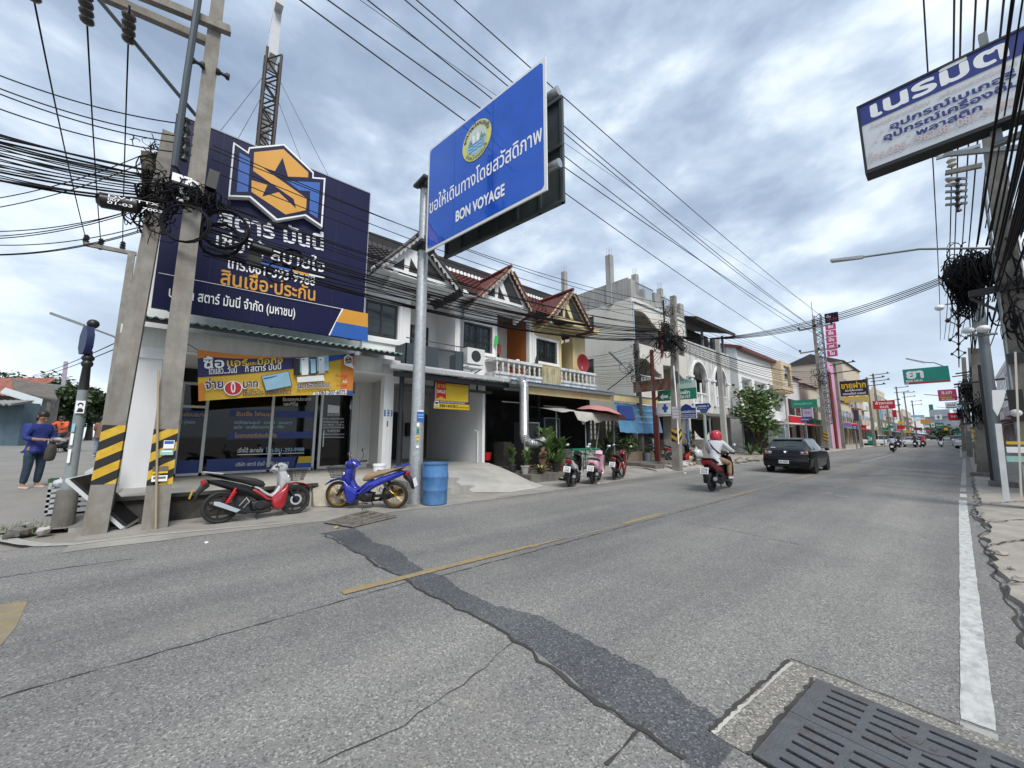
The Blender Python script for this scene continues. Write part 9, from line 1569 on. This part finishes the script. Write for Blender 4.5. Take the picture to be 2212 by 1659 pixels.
def psign(label, c0, c1__, Y, mat, art, post=None, name='sign', pm_=GREYP, shape=None):
    p, q = at(*c10(*c0), Y=Y), at(*c10(*c1__), Y=Y); z0, z1 = at(*c10(c0[0], c1__[1]), Y=Y).z, p.z; o = thing(name, label, 'sign', (p.x, Y, z0)); W_, H_ = q.x-p.x, z1-z0
    pts = shape or [(0, 0), (1, 0), (1, 1), (0, 1)]; MB().prism([(p.x+a*W_, Y, z0+b*H_) for a, b in pts], (0, .04, 0)).build('board', mat, o); a = Art((p.x, Y, z0), (1,0,0), (0,0,1)); art(a, W_, H_); a.done(o)
    if post: m = MB(); [m.tube([(p.x+W_*f, Y+.09, .15), (p.x+W_*f, Y+.09, z1-.05)], r, 8) for f, r in post]; m.build('post', pm_, o)
    return o
def ar(a, W, H): a.rect(SBLUE, .44*W, .28*H, .60*W, .92*H).rect(SBLUE, .34*W, .50*H, .70*W, .72*H).text(BLK, 'คลินิกการพยาบาลและการผดุงครรภ์', (.08*W, .06*H), (.95*W, .06*H), .15*H, .008)
psign('white clinic sign with a blue cross beside the red posts', (1205, 385), (1385, 525), 18.5, WPRT, ar)
def ar(a, W, H):
    for k in range(4): a.rect(WPRT, .03*W, (.02+.25*k)*H, .97*W, (.22+.25*k)*H); a.text((PINK, RED, LNAVY, BLK)[k], ('ห้องเช่า', 'บ้านพัก', 'ให้เช่า', 'รายเดือน')[k], (.1*W, (.07+.25*k)*H), (.9*W, (.07+.25*k)*H), .15*H)
psign('stack of small white notices tied on the chevron pole', (1368, 418), (1450, 550), 17.15, GREYP, ar)
def ar(a, W, H): a.shape(DNAVY, [(.03*W, .04*H), (.97*W, .04*H), (.97*W, .66*H), (.72*W, .70*H), (.72*W, .78*H), (.42*W, .96*H), (.12*W, .78*H), (.12*W, .70*H), (.03*W, .66*H)]).rect(WPRT, .05*W, .22*H, .95*W, .25*H).text(WPRT, 'ชุมชนเนินพลับหวาน 5', (.06*W, .36*H), (.94*W, .36*H), .24*H, .02).text(WPRT, 'NERNPLUBWAN 5 COMMUNITY', (.08*W, .09*H), (.94*W, .09*H), .12*H, .01)
psign('white edged blue community sign with a gable top on a blue post', (1448, 385), (1643, 550), 20.5, WPRT, ar, post=((.38, .07),), pm_=plain('post_blue', (.10, .17, .33)), shape=[(0, 0), (1, 0), (1, .72), (.75, .76), (.75, .82), (.42, 1), (.09, .82), (.09, .76), (0, .72)])
def ar(a, W, H): a.text(WPRT, 'มายเลย 4', (.12*W, .60*H), (.86*W, .60*H), .32*H, .025).text(WPRT, 'Soi Mai Loei 4', (.16*W, .40*H), (.72*W, .40*H), .16*H, .01).text(LBLU, 'เทศบาล', (.3*W, .12*H), (.7*W, .12*H), .16*H)
ns = psign('dark blue arrow shaped street name sign on a pale green post', (1620, 388), (1803, 488), 22.5, DNAVY, ar, post=((.50, .09),), pm_=plain('post_pale_green', (.30, .36, .33)), shape=[(.02, .3), (.28, .3), (.34, 0), (.70, 0), (.78, .3), (1, .62), (.88, 1), (.02, 1)]); p = at(*c10(1728, 940), Y=22.5); MB().box((p.x-.3, 22.4, .1), (p.x+.3, 22.8, .8)).build('footing', CONCL, ns)
one('low_wall', MB().box((-11.3, 21.2, .15), (-11.1, 26.5, 1.35)), OLDC, 'low dark block wall behind the chevron pole', 'wall'); q = random.Random(15)
for k in range(26): x, y = q.uniform(-10.2, -8.9), q.uniform(18.6, 22.4); tag(rock((x, y, .17), q.uniform(.10, .30), CONCL, seed=k+30).build('stone', (CONCL, PAVE, OLDC)[k % 3], smooth=30), 'broken concrete rubble heaped by the chevron pole', 'stone', 'rubble heap by the chevron pole')
p = at(*c10(1640, 985), X=-9.4); bag('grey white rubbish bag on the rubble heap', (p.x, p.y, .35), .34, PBAG, 5); bag('beige rubbish bag beside the grey white bag', (p.x-.3, p.y-.1, .5), .30, pm('beige_bag', (.42, .34, .22), .5, var=.1), 6); bag('crumpled tan rubbish sack at the left of the rubble', (p.x-.1, p.y-.8, .2), .26, MATS['beige_bag'], 7)
for k in range(9): x, y = -9.2+.25*q.random(), 23.5+k*1.05; tag(rock((x+.5, y, .12), q.uniform(.18, .38), PAVE, seed=k+60).build('stone', PAVE, smooth=30), 'broken paving slab piece along the far kerb', 'stone', 'broken slabs along the far kerb')
tp_ = at(1640, 975, X=-10.6); q = random.Random(31); tr = thing('tree', 'round leaved green tree in front of the white balcony building', 'tree', (tp_.x, tp_.y, .15)); c_ = V(tp_.x, tp_.y, .15); m = MB(); f = MB()
for i in range(16):
    a_ = q.uniform(0, 6.3); d = q.uniform(.2, 1.0); e = c_+V(cos(a_)*1.5*d, sin(a_)*2.0*d, q.uniform(1.8, 4.9)); m.tube([c_+V(0, 0, .4), c_.lerp(e, .55)+V(0, 0, .3), e], [.09, .06, .02], 5)
    for _ in range(125): v = V(q.gauss(0, .42), q.gauss(0, .5), q.gauss(0, .42)); p = e+v; r_ = q.uniform(.09, .16); u_ = V(q.gauss(0, 1), q.gauss(0, 1), q.gauss(0, .5)).normalized(); w_ = u_.cross(V(q.gauss(0, .5), q.gauss(0, .5), 1)).normalized(); f.add([p+u_*r_*cos(t)+w_*r_*.85*sin(t) for t in [k*pi/3 for k in range(6)]], [tuple(range(6))], q.choice([0, 0, 1]))
m.build('trunk', BARK, tr); f.build('crown', FOL2, tr, smooth=0)
for k, (dy, dx, h) in enumerate(((-1.6, .6, 1.0), (-.6, .9, 1.3), (.8, .9, 1.1), (1.9, .7, 1.4), (-2.6, .2, 1.5))): plant(('left', 'second', 'middle', 'fourth', 'outermost')[k]+' leafy plant under the round leaved tree', (tp_.x+dx, tp_.y+dy, .15), 'stem' if k % 2 else 'blade', h, DKG, None, 40+k, 40, .05, 'plants under the round leaved tree')
plant('dry brown potted palm in the dark shopfront behind the rider', (-11.2, 24.6, .15), 'stem', 2.0, [FOL[1], plain('leaf_brown', (.12, .08, .05))], 1, 50, 40, .06); plant('low green weeds beside the low dark wall', (-10.5, 21.0, .15), 'blade', 1.0, DKG, None, 51, 40, .025)
lt = thing('rooftop_sign_tower', 'dark steel lattice tower with stacked light boxes behind the billboard', 'tower', (-14.2, 1.4, 7.5)); lattice(lt, (-14.2, 1.42), .42, 7.5, 14.6, pm('rust_steel', (.05, .042, .036), .7, .3), 15, .028, 'lattice');
for z0, z1, x0, x1, mt in ((14.7, 16.4, -15.1, -14.25, WPRT), (16.4, 20.5, -15.3, -13.9, WPRT), (11.4, 12.7, -15.5, -14.5, plain('dark_box', (.16, .17, .18))), (10.2, 11.4, -15.2, -14.5, MATS['dark_box']), (9.0, 10.2, -15.1, -14.5, MATS['dark_box'])): b_ = MB().box((x0, 1.32, z0), (x1, 1.55, z1)).build('light_box', plain('box_edge', (.42, .44, .46)), lt); MB().box((x0+.05, 1.315, z0+.06), (x1-.05, 1.319, z1-.06)).build('face', mt, b_)
for e in ((-13, -.5, 8.3), (-13, .1, 8.3), (-12.8, 3.2, 8.2), (-12.6, 4.3, 8.0)): wire((-14.2, 1.4, 14.2 if e[1] < 0 or e[1] > 4 else 13.6), e, .03, .008, 'thin guy wire bracing the rooftop sign tower', 'guy wires of the rooftop sign tower', n=4, mat=HV)
for k, (px, py, r) in enumerate(((446, 1172, .03), (1480, 1022, .05), (1292, 1044, .04), (725, 1140, .06))): tag(rock(at(px, py, Z=.012), r, WPRT, seed=k).build('litter', WPRT if k < 3 else DRYG[0], smooth=30), ('tiny white scrap by the leaning banded pole', 'white scrap of litter near the chevron pole', 'white scrap below the pink scooter', 'dry yellow leaf by the rusty drain grate')[k], 'litter')
